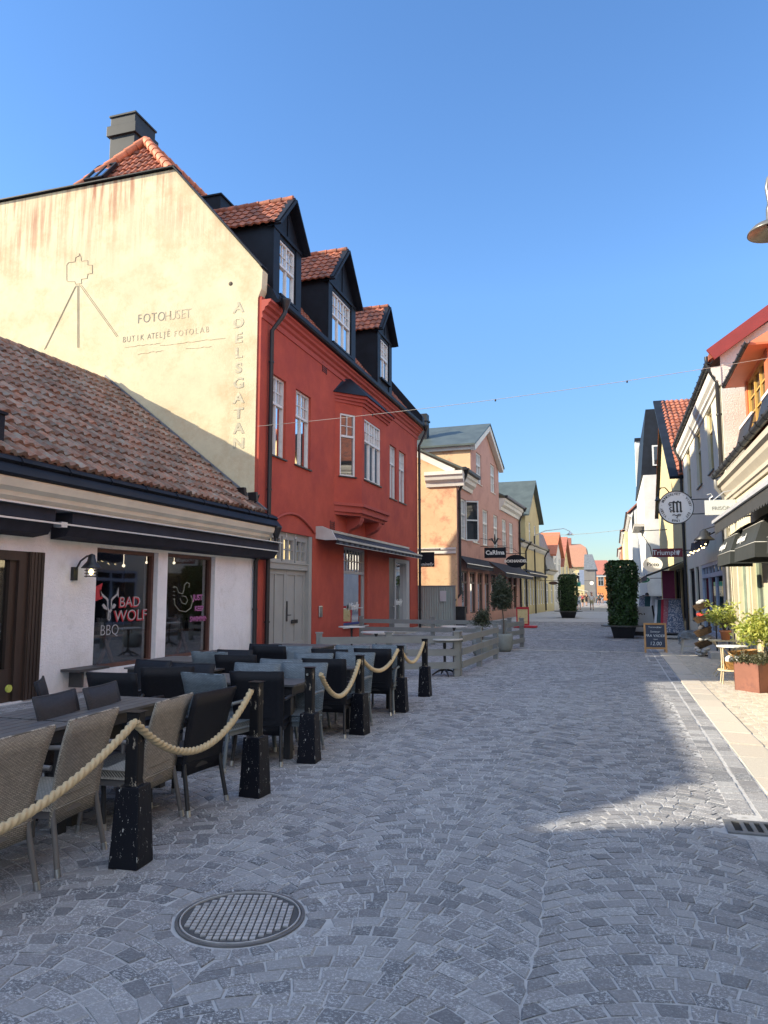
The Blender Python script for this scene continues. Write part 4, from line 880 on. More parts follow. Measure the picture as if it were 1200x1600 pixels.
# ------------------------------------------------------------------ rope posts
def chipped(name, col, under, amt, sc=22):
    m, nt, b = _new(name); v = coords(nt, (1, 1, .35)); c = mixc(nt, ramp(nt, noise(nt, v, sc, 6, .8), amt, amt + .02), col, under)
    nt.links.new(c, b.inputs['Base Color']); b.inputs['Roughness'].default_value = .5; b.inputs['Specular IOR Level'].default_value = .18; bump(nt, b, noise(nt, v, 9, 4), .4, .01); return m
M_pb = chipped('chipped_black_paint', (.006, .007, .012), (.55, .55, .52), .62, 48); M_pw = chipped('worn_black_wood', (.010, .010, .012), (.36, .31, .24), .6, 20)
def make_post():
    t = thing('rope_post', 'x', 'post', (0, 0, 0), 'black rope posts along the terrace')
    m = MB(); a, b = .095, .074; m.hexa([V(-a, -a, 0), V(a, -a, 0), V(a, a, 0), V(-a, a, 0)], [V(-b, -b, .46), V(b, -b, .46), V(b, b, .46), V(-b, b, .46)]); m.build('base', M_pb, t, .008)
    m = MB(); r = .042; m.prism([V(r * sx, r * sy, .462) for sx, sy in ((-1, -1), (1, -1), (1, 1), (-1, 1))], (0, 0, .43)); m.build('shaft', M_pw, t, .012)
    m = MB(); m.tube([(0, -.057, .83), (0, -.085, .83)], .012, 6); m.tube([(0, .057, .83), (0, .085, .83)], .012, 6); m.build('hook', M_steel, t)
    return t
posts = [(-2.8, 3.93), (-2.8, 5.52), (-2.85, 6.74), (-2.85, 8.22), (-2.84, 9.9), (-2.9, 11.5)]; nm = ['nearest', 'second', 'third', 'fourth', 'fifth', 'farthest']
p0 = make_post()
for i, (x, y) in enumerate(posts):
    t = p0 if i == 0 else copy_tree(p0); t.location = (x, y, 0); t.rotation_euler = (0, 0, radians((6, -3, 4, -5, 2, 0)[i])); t['label'] = nm[i] + ' of the black chipped rope posts, with a tapered base'
M_rope = mat('beige_rope', (.46, .36, .21), .85, var=.12, vs=20, bs=.5, bsc=220, bd=.004)
def rope(a, b, sag, label, r=.02):
    a, b = Vector(a), Vector(b); n = int((b - a).length / .007); pts = []
    for k in range(n + 1): t = k / n; p = a.lerp(b, t); p.z -= sag * 4 * t * (1 - t); pts.append(p)
    m = MB(); m.tube(pts, r * 1.12, 18, True, twist=(120, .42)); tag(m.build('rope', M_rope), label, 'rope', 'ropes between the black posts')
E_ = .84
rope((-2.74, 3.83, .845), (-2.5, 2.2, .6), .10, 'beige rope sagging from the nearest post out past the left edge', .019)
rope((-2.735, 3.83, .845), (-2.8, 5.42, .83), .30, 'beige twisted rope between the nearest and second posts')
rope((-2.77, 6.82, .82), (-2.83, 8.14, .84), .30, 'beige twisted rope between the third and fourth posts')
rope((-2.85, 8.30, .84), (-2.86, 9.82, .84), .20, 'beige twisted rope between the fourth and fifth posts')
rope((-2.86, 9.98, .84), (-2.9, 11.42, .84), .24, 'beige twisted rope between the fifth and farthest posts')

# ------------------------------------------------------------------ grey rail fence of the next terrace, tables, potted olives
M_rail = mat('grey_rail_paint', (.19, .205, .205), .6, var=.1, vs=4, bs=.15)
def rail_fence(label, p, q, posts_, rails=3, h=.8, broad=.13):
    p, q = Vector((*p, 0)), Vector((*q, 0)); d = (q - p).normalized(); n = V(d.y, -d.x, 0)
    t = thing('rail_fence', label, 'fence', tuple(p), 'grey rail fences round the next terrace')
    for k in range(posts_):
        c = p.lerp(q, k / (posts_ - 1)); m = MB(); m.bar(c, c + V(0, 0, h + .05), .11, .11, d); m.bar(c + V(0, 0, h + .05), c + V(0, 0, h + .075), .14, .14, d); m.build('post', M_rail, t)
    for k in range(rails):
        z = .22 + k * (h - .3) / (rails - 1); m = MB(); m.bar(p + n * .075 + V(0, 0, z), q + n * .075 + V(0, 0, z), .03, broad); m.build('rail', M_rail, t)
    return t
rail_fence('grey rail fence closing the near end of the next terrace behind the last rope post', (-5.4, 13.2), (-3.0, 14.4), 3)
rail_fence('grey rail fence along the street edge of the next terrace, sunk between two olive pots', (-2.97, 14.5), (-2.86, 18.5), 3)
rail_fence('short grey rail fence right of the large grey olive pot', (-3.0, 21.0), (-2.72, 22.8), 2)
rail_fence('far grey rail fence closing the next terrace in front of the pink house', (-8.0, 23.2), (-3.1, 22.9), 3)
M_pot = mat('grey_fibre_pot', (.19, .21, .20), .75, var=.12, vs=5, bs=.2)
M_bark = mat('grey_bark', (.12, .10, .08), .9, var=.3, vs=14, bs=.6, bsc=30)
def leafmat(name, a, b_):
    if name in MAT: return MAT[name]
    m, nt, b = _new(name); at = N(nt, 'ShaderNodeAttribute', attribute_name='tint'); nt.links.new(mixc(nt, at.outputs['Fac'], a, b_), b.inputs['Base Color']); b.inputs['Roughness'].default_value = .45
    b.inputs['Subsurface Weight'].default_value = 0; MAT[name] = m
    tr = N(nt, 'ShaderNodeBsdfTranslucent'); nt.links.new(mixc(nt, at.outputs['Fac'], tuple(x * 1.6 for x in a), tuple(x * 1.6 for x in b_)), tr.inputs[0]); mx = N(nt, 'ShaderNodeMixShader'); mx.inputs[0].default_value = .3
    nt.links.new(b.outputs[0], mx.inputs[1]); nt.links.new(tr.outputs[0], mx.inputs[2]); nt.links.new(mx.outputs[0], nt.nodes['Material Output'].inputs[0]); return m
L_olive = leafmat('olive_leaves', (.03, .045, .025), (.09, .11, .07)); L_ivy = leafmat('ivy_leaves', (.012, .035, .008), (.045, .10, .022)); L_lime = leafmat('bright_leaves', (.16, .22, .03), (.50, .50, .12)); L_dark = leafmat('dark_leaves', (.03, .035, .02), (.10, .10, .05))
def tree(name, label, cat, x, y, z, h, crown, nb, nl, lm, ls=.07, trunk=.025, pot=None, group=None, seed=1):
    """small tree: bent trunk, forked limbs, leaves strung along the twigs"""
    random.seed(seed); t = thing(name, label, cat, (x, y, 0), group)
    if pot: pot(t, x, y)
    m = MB(); c = MB(); top = V(x + random.uniform(-.05, .05), y, z + h)
    fork = V(x, y, z).lerp(top, .45); m.tube([V(x, y, z), V(x + .02, y, z + h * .2), fork], [trunk * 1.2, trunk, trunk * .8], 7)
    for k in range(nb):
        a = 2 * pi * k / nb + random.uniform(-.3, .3); el = random.uniform(.15, 1.35); r = crown * random.uniform(.65, 1.05)
        e = fork + V(cos(a) * cos(el) * r, sin(a) * cos(el) * r, sin(el) * h * .6 * random.uniform(.8, 1.1)); mid = fork.lerp(e, .5) + V(0, 0, .06)
        m.tube([fork, mid, e], [trunk * .5, trunk * .3, trunk * .12], 5)
        for j in range(nl):
            u = random.uniform(.3, 1.08); q = fork.lerp(mid, u * 2) if u < .5 else mid.lerp(e, (u - .5) * 2); q = q + V(random.gauss(0, 1), random.gauss(0, 1), random.gauss(0, 1)) * crown * .16
            c.leaf(q, ls * random.uniform(.6, 1.2), asp=.4)
    m.build('trunk', M_bark, t); c.build('crown', lm, t); return t
def big_pot(r, h):
    def f(t, x, y):
        m = MB(); m.lathe((x, y, 0), [(0, .01), (r * .72, .01), (r * .9, h * .2), (r, h * .5), (r * .97, h * .85), (r * .88, h), (r * .8, h), (r * .8, h * .9), (0, h * .9)], 24); m.build('pot', M_pot, t)
    return f
x, y = onG(787, 1018); tree('olive_tree', 'taller olive tree in a round grey pot beside the short rail fence', 'plant', x, y, .45, 1.55, .33, 46, 130, L_olive, .085, .02, big_pot(.27, .5), seed=3)
x, y = -3.32, 19.3; tree('olive_tree', 'smaller olive tree in a pot half hidden behind the street rail fence', 'plant', x, y, .4, .75, .3, 26, 60, L_olive, .07, .018, big_pot(.28, .42), seed=5)
def cafe_table(x, y, r, h, label, white=True):
    t = thing('cafe_table', label, 'table', (x, y, 0), 'small tables on the next terrace'); m = MB(); m.lathe((x, y, 0), [(0, h - .025), (r, h - .025), (r, h), (0, h)], 28, smooth=False); m.build('tabletop', mat('pale_table_top', (.5, .5, .5), .35) if white else M_slat, t)
    m = MB(); m.lathe((x, y, 0), [(.05, .1), (.05, .16), (.028, .2), (.025, h - .2), (.035, h - .15), (.028, h - .1), (.06, h - .03)], 10); m.build('column', M_black, t)
    for k in range(4): a = pi / 2 * k + .5; m = MB(); m.tube([(x, y, .13), (x + .13 * cos(a), y + .13 * sin(a), .1), (x + .26 * cos(a), y + .26 * sin(a), .02)], [.03, .022, .014], 6); m.build('foot', M_black, t)
for i, (px, py, Y) in enumerate(((693, 1056, 0), (0, 0, 0), (0, 0, 0), (0, 0, 0))):
    if i == 0: x, y = onG(693, 1057)
    else: x, y = ((-5.3, 16.3), (-6.8, 18.8), (-4.2, 19.8))[i - 1]
    cafe_table(x, y + .12, .36, .73, ('pale round cafe table with a black pedestal just inside the fence corner', 'pale round cafe table nearest the red shop wall', 'pale round cafe table by the shop door step', 'pale round cafe table behind the potted olive')[i])
# shop sign and site screen between the red and the pink house
t = thing('hanging_sign', 'square black sign with white script on an iron arm beyond the red house', 'sign', (-8.0, 32.9, 3))
z = 3.52; m = MB(); m.tube([(-8.5, 32.55, z + .1), (-7.5, 32.55, z + .1)], .02, 8); m.ball((-7.48, 32.55, z + .1), .04); m.build('arm', M_black, t)
m = MB(); m.box(-8.42, -7.74, 32.52, 32.58, z - .7, z - .03); m.build('panel', M_blacksheet, t); m = MB(); m.text('minelly', .2, (-8.08, 32.51, z - .58), (1, 0, 0), ext=.003, shear=.4); m.build('lettering', M_letw, t)
M_corr = mat('green_grey_corrugated', (.27, .32, .30), .5, var=.1, vs=1.5)
t = thing('site_screen', 'grey green corrugated metal screen between the red and pink houses', 'fence', (-8, 35.6, 0)); m = MB(); x0 = -9.6; n = 80
for k in range(n):
    a, b = x0 + 2.3 * k / n, x0 + 2.3 * (k + 1) / n; o = (0, .02, .02, 0)[k % 4]; o2 = (0, .02, .02, 0)[(k + 1) % 4]; m.quad((a, 34.6 + o, .05), (b, 34.6 + o2, .05), (b, 34.6 + o2, 1.95), (a, 34.6 + o, 1.95))
m.build('sheet', M_corr, t); m = MB(); m.box(-9.6, -7.2, 34.57, 34.66, 1.95, 2.0); m.box(-7.3, -7.22, 34.57, 34.66, 0, 1.95); m.build('frame', M_rail, t)
m = MB(); m.box(-7.95, -7.65, 34.53, 34.57, 1.25, 1.75); m.build('notice', M_alu, t)
x, y = -7.1, 35.2; m = MB(); m.box(x - .25, x + .25, y - .2, y + .2, 0, .95); m.box(x - .28, x + .28, y - .23, y + .23, .95, 1.0); tag(m.build('waste_bin', M_iron), 'dark waste bin at the foot of the pink house corner', 'bin')
# red A-board
x, y = onG(817, 981); x += 0; t = thing('pavement_sign', 'red framed pavement sign with a yellow poster on a red base', 'sign', (x, y, 0)); m = MB()
m.box(x - .3, x - .24, y, y + .06, .12, .98); m.box(x + .24, x + .3, y, y + .06, .12, .98); m.box(x - .24, x + .24, y, y + .06, .88, .98); m.box(x - .24, x + .24, y, y + .06, .12, .2); m.box(x - .4, x + .65, y - .3, y + .4, .02, .1)
RD = mat('red_sign_paint', (.45, .02, .03), .5); m.build('frame', RD, t); m = MB(); m.box(x - .24, x + .24, y + .02, y + .04, .2, .88); m.build('poster', mat('yellow_poster', (.62, .52, .25), .5, var=.1, col2=(.3, .2, .05), c2s=9), t)
m = MB(); m.text('GLASS', .2, (x, y - .0, .95), (1, 0, 0), ext=.004); m.build('lettering', RD, t) if False else None

# ------------------------------------------------------------------ clipped ivy columns on bench planters
def ivy_column(label, x, y, w_, d_, h, nl, seed):
    random.seed(seed); t = thing('ivy_column', label, 'plant', (x, y, 0), 'clipped ivy columns in the street'); z0 = .42
    m = MB()
    for k in range(nl):
        f = random.random(); z = z0 + (h - z0) * random.random(); bulge = 1 + .05 * sin(z * 3.1 + x)
        a = random.uniform(0, 2 * pi); ca, sa = cos(a), sin(a); q = (abs(ca) ** 5 + abs(sa) ** 5) ** (-1 / 5); taper = .86 + .14 * min(1, (z - z0) / 1.2)
        top = max(0, (z - (h - .22)) / .22); sh = sqrt(max(0.02, 1 - top * top * .55)); bulge += .045 * sin(a * 3 + z * 4) + .035 * sin(a * 7 - z * 9); r = q * bulge * sh * taper * (random.uniform(.86, 1.04) if k % 12 else random.uniform(1.0, 1.16))
        nrm = V(ca + random.gauss(0, .5), sa + random.gauss(0, .5), .5 + random.gauss(0, .5)); m.leaf((x + ca * r * w_ / 2, y + sa * r * d_ / 2, z), .095 * random.uniform(.6, 1.2), nrm, .85)
    for k in range(nl // 6):
        m.leaf((x + random.uniform(-.42, .42) * w_, y + random.uniform(-.42, .42) * d_, h - random.uniform(0, .1)), .1, V(random.gauss(0, .4), random.gauss(0, .4), 1), .85)
    m.build('foliage', L_ivy, t)
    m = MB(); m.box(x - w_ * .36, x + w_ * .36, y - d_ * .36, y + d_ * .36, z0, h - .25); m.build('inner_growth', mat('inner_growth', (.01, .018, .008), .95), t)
    m = MB(); a, b = w_ * .34, w_ * .44; m.hexa([V(x - a, y - a, 0), V(x + a, y - a, 0), V(x + a, y + a, 0), V(x - a, y + a, 0)], [V(x - b, y - b, .4), V(x + b, y - b, .4), V(x + b, y + b, .4), V(x - b, y + b, .4)]); m.build('planter', M_black, t)
    m = MB(); m.lathe((x, y, 0), [(w_ * .45, .42), (w_ * .78, .42), (w_ * .78, .46), (w_ * .45, .46)], 28, smooth=False); m.build('bench_ring', mat('worn_bench', (.06, .06, .055), .5, var=.3), t)
    return t
ivy_column('tall clipped ivy column in a dark planter in the right half of the street', .27, 28.7, 1.0, 1.0, 2.82, 9000, 1)
ivy_column('clipped ivy column in a planter farther up the left side of the street', -3.0, 51.5, 1.2, 1.15, 2.9, 5000, 2)
x, y = onG(922, 938); ivy_column('small distant ivy column near the far end of the street', 1.6, 118, 1.3, 1.3, 3.0, 800, 4)

# ------------------------------------------------------------------ the left row beyond the gap
random.seed(11)
def onF(f, px, py=850, o=0):
    d = Vector(ray(px, py)); e = V(0, 0, EYE); t = ((f.o + f.n * o) - e).dot(f.n) / d.dot(f.n); p = e + d * t
    return (p - f.o).dot(f.u), p.z
def wins(f, lst, o=0):      # (px0, px1, ytop, ybottom) measured -> openings
    out = []
    for a, b, c, d in lst: s0 = onF(f, a, c)[0]; s1 = onF(f, b, c)[0]; z1 = onF(f, (a + b) / 2, c)[1]; z0 = onF(f, (a + b) / 2, d)[1]; out.append((s0, s1, z0, z1))
    return out
PF = Fr(-7.56, 36.8, (.86, 18.6), (18.6, -.86)); PL = 18.7
M_pinkp = plaster('salmon_plaster', (.52, .30, .25), (.43, .245, .21), c2s=1.2, c2lo=.45, c2hi=.62, bs=.3, lvl=.1)
M_pinkside = plaster('weathered_apricot_plaster', (.62, .43, .26), (.52, .27, .17), c2s=.9, c2lo=.52, c2hi=.62, crack=.35, bs=.3, lvl=.1)
M_cornw = mat('white_cornice', (.62, .60, .56), .6, var=.08, vs=3, bs=.1)
M_zinc = mat('green_grey_zinc', (.085, .105, .10), .45, metal=.2, var=.2, vs=1.5)
ph = thing('pink_house', 'salmon pink house with a cross gable, white cornices and a weathered apricot side wall', 'building', tuple(PF.p(9, 0, -4)))
up = wins(PF, [(718, 728, 778, 849), (738, 747, 790, 855), (754, 762, 798, 856), (771, 777.5, 805, 853), (784.5, 791, 812, 862), (795.5, 801.5, 817, 865)])
zu0, zu1 = sum(u[2] for u in up) / 6 + .1, sum(u[3] for u in up) / 6
up = [(a, b, zu0, zu1) for a, b, _, _ in up]
at = [(a, b, 7.95, 9.75) for a, b, _, _ in wins(PF, [(743.5, 751.5, 699, 758), (766, 772.5, 718, 773)])]
g0, g1 = onF(PF, 735, 720)[0], onF(PF, 779, 750)[0]
EV = 7.55
low = [(a, a + 1.45, .55, 2.8) for a in (.9, 2.75, 4.6, 6.5, 8.4, 10.3, 12.2, 14.1, 16.0)]
m = MB(); PF.wall(m, 0, PL, -.05, EV, up + low, .22); PF.wall(m, g0, g1, EV, 9.9, at, .15); gm = (g0 + g1) / 2
m.quad(PF.p(g0, 9.9), PF.p(g1, 9.9), PF.p(gm, 11.6)); m.build('wall', M_pinkp, ph)
m = MB(); m.quad(PF.p(0, 0), PF.p(0, 0, -12), PF.p(0, EV, -12), PF.p(0, EV + 3.2, -6), PF.p(0, EV + .3, 0)); m.build('side_wall', M_pinkside, ph); m = MB(); m.quad(PF.p(PL, 0), PF.p(PL, 0, -12), PF.p(PL, EV, -12), PF.p(PL, EV + 3, -6), PF.p(PL, EV, 0))
m.build('side_wall', M_pinkside, ph)
for s in (g0, g1): m = MB(); m.quad(PF.p(s, EV, 0), PF.p(s, 9.9, 0), PF.p(s, 9.9, -6), PF.p(s, EV + 2, -6)); m.build('gable_cheek', M_pinkside, ph)
def slope(m, f, s0, s1, z0, o0, z1, o1, t=.1): a = [f.p(s0, z0, o0), f.p(s1, z0, o0), f.p(s1, z1, o1), f.p(s0, z1, o1)]; m.hexa(a, [p + V(0, 0, t) for p in a])
m = MB(); slope(m, PF, -.25, g0, EV + .35, .45, EV + 3.5, -6); slope(m, PF, g1, PL + .1, EV + .35, .45, EV + 3.5, -6); slope(m, PF, -.25, PL, EV + .3, -12.3, EV + 3.5, -6)
for s, a in ((g0, -1), (g1, 1)): q = [PF.p(s + a * .35, 9.8, .35), PF.p(gm, 11.85, .35), PF.p(gm, 11.85, -6), PF.p(s + a * .35, 9.8, -6)]; m.hexa(q, [p + V(0, 0, .1) for p in q])
m.build('roof', M_zinc, ph)
m = MB(); cp = [(0, EV - .45), (.1, EV - .45), (.14, EV - .25), (.3, EV - .12), (.34, EV + .05), (.42, EV + .12), (.42, EV + .3), (0, EV + .3)]
PF.prof(m, g1 + .02, PL, cp); m.build('cornice', M_cornw, ph); m = MB(); PF.prof(m, -.02, g0 - .05, cp); SFp = Fr(PF.p(0, 0).x, PF.p(0, 0).y, (-1, .05), (-.05, -1)); SFp.prof(m, -.42, 1.6, cp); m.build('cornice', M_cornw, ph)
m = MB(); m.bar(SFp.p(.1, EV + .3, .06), SFp.p(6, EV + 3.35, .06), .14, .3)
for s, a in ((g0, -1), (g1, 1)): m.bar(PF.p(s + a * .15, 9.68, .17), PF.p(gm, 11.66, .17), .3, .28, PF.n)
m.bar(PF.p(g0 - .06, 9.75, .1), PF.p(g0 - .06, 9.75, -5), .2, .3); m.build('gable_trim', M_cornw, ph)
m = MB(); PF.prof(m, -.3, g0, [(.4, EV + .3), (.58, EV + .33), (.58, EV + .48), (.4, EV + .48)]); PF.prof(m, g1, PL, [(.4, EV + .3), (.58, EV + .33), (.58, EV + .48), (.4, EV + .48)]); m.build('gutter', M_black, ph)
for i, q in enumerate(up + at): window(PF, *q, ph, 2, q[2] + (q[3] - q[2]) * .62, 1, 2, depth=.1, fr=.09, mun=.04, curtain=.2, sill=M_cornw)
for q in low: window(PF, *q, ph, 1, 2.2, 1, 1, depth=.12, fr=.08, m=mat('brown_shop_frame', (.07, .045, .035), .5))
m = MB(); a = up[0]; q = [PF.p(a[1], a[2], .0), PF.p(a[1] + .42, a[2], .55)]; 
for z in (a[2], (a[2] + a[3]) / 2, a[3] - .05): m.bar(q[0] + V(0, 0, z - a[2]), q[1] + V(0, 0, z - a[2]), .05, .07)
for p in q: m.bar(p, p + V(0, 0, a[3] - a[2]), .06, .06)
ow = m.build('open_casement', M_sash, ph); m = MB(); m.quad(q[0], q[1], q[1] + V(0, 0, a[3] - a[2]), q[0] + V(0, 0, a[3] - a[2])); m.build('pane', M_glass, ow)
m = MB(); SFp.box(m, 0.05, 3.5, 3.65, 3.75, .01, .09); SFp.box(m, .05, 3.5, 3.85, 3.95, .01, .12); SFp.box(m, 0.05, 3.5, 3.75, 3.85, .01, .06); m.build('string_course', M_cornw, ph)
m = MB(); SFp.box(m, 3.9 - 1.1, 4.3 - 1.1, 5.6, 5.95, .005, .03); m.build('vent_grille', M_alu, ph)
downpipe('downpipe', ph, [PF.p(.1, EV + .4, .5), PF.p(.1, EV + .1, .5), PF.p(.2, EV - .7, .1), PF.p(.2, 1.6, .1), SFp.p(.3, 1.05, .1), SFp.p(1.4, .55, .1)], .07)
downpipe('downpipe', ph, [PF.p(PL - .15, EV + .4, .5), PF.p(PL - .15, EV - .6, .1), PF.p(PL - .15, .1, .1)], .07)
m = MB(); c = PF.p(gm - 2.5, 0, -3.2); m.box(c.x - .3, c.x + .3, c.y - .3, c.y + .3, 10.6, 12.2); m.box(c.x - .36, c.x + .36, c.y - .36, c.y + .36, 11.75, 11.85); m.build('chimney', M_iron, ph)
def slant_awning(f, s0, s1, zt, zb, o, m_, parent, stripes=0):
    m = MB(); n = 14
    for k in range(n):
        a, b = s0 + (s1 - s0) * k / n, s0 + (s1 - s0) * (k + 1) / n; m.cur = (k % 2) if stripes else 0
        q = [f.p(a, zt, .02), f.p(b, zt, .02), f.p(b, zb, o), f.p(a, zb, o)]; m.hexa(q, [p + V(0, 0, .02) for p in q]); q = [f.p(a, zb - .22, o), f.p(b, zb - .22, o), f.p(b, zb - .22, o + .015), f.p(a, zb - .22, o + .015)]; m.hexa(q, [p + V(0, 0, .22) for p in q])
    a = m.build('awning', [m_, mat('awning_stripe', (.07, .075, .09), .8)], parent); m = MB(); f.box(m, s0, s1, zb - .01, zb + .03, o + .016, o + .05); m.build('awning_rail', M_alu, a); return a
slant_awning(PF, .6, 7.3, 3.55, 3.15, .35, M_canvas, ph); slant_awning(PF, 7.5, PL - .3, 3.55, 2.85, 1.05, M_canvas, ph)
def cross_sign(name, label, f, s, z, o0, w_, h, txt, size, bm, tm, oval=False, arm=True, bold=.01, extra=None):
    """board hung across the pavement on an iron arm, read from down the street"""
    t = thing(name, label, 'sign', tuple(f.p(s, z, o0))); r = f.n if f.n.x > 0 else -f.n; r = Vector(r); c = f.p(s, z, o0 + w_ / 2 + .02); d = V(0, 1, 0) if f.u.y > 0 else V(0, -1, 0)
    m = MB()
    if oval: pts = [c + r * (w_ / 2 * cos(a)) + V(0, 0, h / 2 * sin(a)) for a in [2 * pi * k / 32 for k in range(32)]]; m.prism(pts, d * .06)
    else: m.prism([c - r * w_ / 2 - V(0, 0, h / 2), c + r * w_ / 2 - V(0, 0, h / 2), c + r * w_ / 2 + V(0, 0, h / 2), c - r * w_ / 2 + V(0, 0, h / 2)], d * .06)
    m.build('board', bm, t)
    if arm: m = MB(); m.tube([f.p(s, z + h / 2 + .08, 0), f.p(s, z + h / 2 + .08, o0 + w_ + .05)], .02, 6); m.tube([f.p(s, z + h / 2 + .55, 0), f.p(s, z + h / 2 + .4, o0 + w_ * .4), f.p(s, z + h / 2 + .08, o0 + w_ * .7)], .015, 6); m.tube([c + V(0, 0, h / 2), c + V(0, 0, h / 2 + .08)], .012, 5); m.build('arm', M_black, t)
    if txt: m = MB(); m.text(txt, size, c - d * .012, r, ext=.003, bold=bold); m.build('lettering', tm, t)
    return t, c, r, d
s_, z_ = onF(PF, 772, 872, .9)
t, c, r, d = cross_sign('shop_sign', 'black rectangular sign with white lettering and an iron flower on top, on the salmon house', PF, onF(PF, 751, 872)[0], 3.95, .2, 1.25, .6, 'CaRIma', .34, M_blacksheet, M_letw)
m = MB(); b = c + V(0, 0, .46)
for a in (-.28, 0, .28): m.tube([b, b + r * a * .6 + V(0, 0, .35), b + r * a * 1.3 + V(0, 0, .3 if a else .62)], [.03, .06, .015], 6)
m.build('iron_flower', M_black, t)
cross_sign('shop_sign', 'black oval sign with white bookshop lettering beside the yellow house', PF, onF(PF, 786, 878)[0], 3.75, .15, 1.35, .85, 'BOKHANDEL', .25, M_blacksheet, M_letw, oval=True)

M_yell = plaster('yellow_plaster', (.54, .45, .25), (.46, .37, .19), bs=.3, lvl=.06); M_yelp = plaster('pale_yellow_plaster', (.62, .54, .32), bs=.3); M_slate = mat('slate_grey_roof', (.13, .14, .15), .55, var=.3, vs=3, col2=(.35, .36, .36), c2lo=.6, c2hi=.7)
M_white = plaster('white_plaster', (.62, .62, .6), (.55, .54, .5), bs=.3); M_brick = mat('orange_brick_tile', (.38, .19, .125), .8, var=.15, vs=6, bs=.3); M_oran = plaster('orange_plaster', (.62, .24, .09)); M_redr = mat('red_tile_roof', (.33, .12, .085), .8, var=.18, vs=4); M_greyp = plaster('grey_plaster', (.2, .19, .18))
def eave_house(label, f, px0, px1, yref, ze, zr, wallm, roofm, storeys, nw, D=9, shop=True, gable=None, name='row_house', side=True, s0=None, s1=None, gmat=None):
    s0 = onF(f, px0, 900)[0] if s0 is None else s0; s1 = onF(f, px1, 900)[0] if s1 is None else s1; c = f.p((s0 + s1) / 2, 0, -D / 2)
    h = thing(name, label, 'building', (c.x, c.y, 0)); L = s1 - s0; ops = []
    for z0, z1 in storeys:
        for k in range(nw): a = s0 + L * (k + .5) / nw; ww = min(.55, L / nw * .3); ops.append((a - ww, a + ww, z0, z1))
    m = MB(); f.wall(m, s0, s1, -.05, ze, ops, .15)
    if gable == 'front': m.quad(f.p(s0, ze), f.p(s1, ze), f.p((s0 + s1) / 2, zr))
    for s in (s0, s1):
        q = [f.p(s, 0), f.p(s, 0, -D), f.p(s, ze, -D)] + ([] if gable == 'front' else [f.p(s, zr, -D / 2)]) + [f.p(s, ze)]; m.quad(*q)
    m.build('wall', wallm, h); m = MB()
    if gable == 'front':
        sm = (s0 + s1) / 2
        for a, b in ((s0 - .3, -1), (s1 + .3, 1)): dz = .3 * (zr - ze) / (sm - s0); q = [f.p(a, ze - dz, .35), f.p(sm, zr + .02, .35), f.p(sm, zr + .02, -D), f.p(a, ze - dz, -D)]; m.hexa(q, [p + V(0, 0, .18) for p in q])
    else: slope(m, f, s0 - .1, s1 + .1, ze - .05, .35, zr, -D / 2, .14); slope(m, f, s0 - .1, s1 + .1, ze - .05, -D - .3, zr, -D / 2, .14)
    m.build('roof', roofm, h)
    if gable != 'front': m = MB(); f.prof(m, s0, s1, [(0, ze - .35), (.12, ze - .3), (.3, ze - .1), (.3, ze - .06), (0, ze - .06)]); m.build('cornice', M_cornw if not gmat else gmat, h); m = MB(); f.prof(m, s0, s1, [(.32, ze - .02), (.46, ze), (.46, ze + .12), (.32, ze + .12)]); m.build('gutter', M_black, h)
    for q in ops: window(f, *q, h, 2 if q[1] - q[0] > .7 else 1, q[2] + (q[3] - q[2]) * .65, 1, 2, depth=.09, fr=.08, mun=.04, m=M_sash)
    return h, s0, s1
h, a0, a1 = eave_house('yellow house with a grey metal cross gable and black downpipes beyond the bookshop', PF, 812, 850.5, 815, 5.5, 8.4, M_yell, M_zinc, [(.7, 2.7)], 9, s0=PL + .02, s1=onF(PF, 851, 900)[0])
b0, b1 = PL + 3.0, PL + 10.6; bm_ = (b0 + b1) / 2
m = MB(); PF.wall(m, b0, b1, 5.2, 8.0, [(bm_ - 2, bm_ - 1.1, 5.4, 7.4), (bm_ + .9, bm_ + 1.8, 5.4, 7.4)], .15, .02); m.quad(PF.p(b0, 8, .02), PF.p(b1, 8, .02), PF.p(bm_, 10.9, .02))
for s in (b0, b1): m.quad(PF.p(s, 5.2, .02), PF.p(s, 8, .02), PF.p(s, 8, -5), PF.p(s, 5.2, -5))
m.build('cross_gable', M_yell, h); m = MB()
for a, b in ((b0 - .4, 1), (b1 + .4, -1)): q = [PF.p(a, 7.7, .4), PF.p(bm_, 10.95, .4), PF.p(bm_, 10.95, -5), PF.p(a, 7.7, -5)]; m.hexa(q, [p + V(0, 0, .14) for p in q])
m.build('cross_gable_roof', M_zinc, h)
for a in (-2, .9): window(PF, bm_ + a, bm_ + a + .9, 5.4, 7.4, h, 2, 6.7, 1, 2, depth=.08, fr=.08, o=.02)
downpipe('downpipe', h, [PF.p(a1 - .3, 5.6, .4), PF.p(a1 - .3, 4.9, .1), PF.p(a1 - .3, .1, .1)], .07); downpipe('downpipe', h, [PF.p(PL + 2.6, 5.6, .4), PF.p(PL + 2.6, 4.9, .1), PF.p(PL + 2.6, .1, .1)], .07)
slant_awning(PF, PL + 1.5, a1 - 2, 3.5, 3.2, .5, M_canvas, h)
P2 = Fr(PF.p(a1, 0).x, PF.p(a1, 0).y, (.08, 1), (1, -.08))
def sy(px): return onF(P2, px, 900)[0]
def zat(px, y): return onF(P2, px, y)[1]
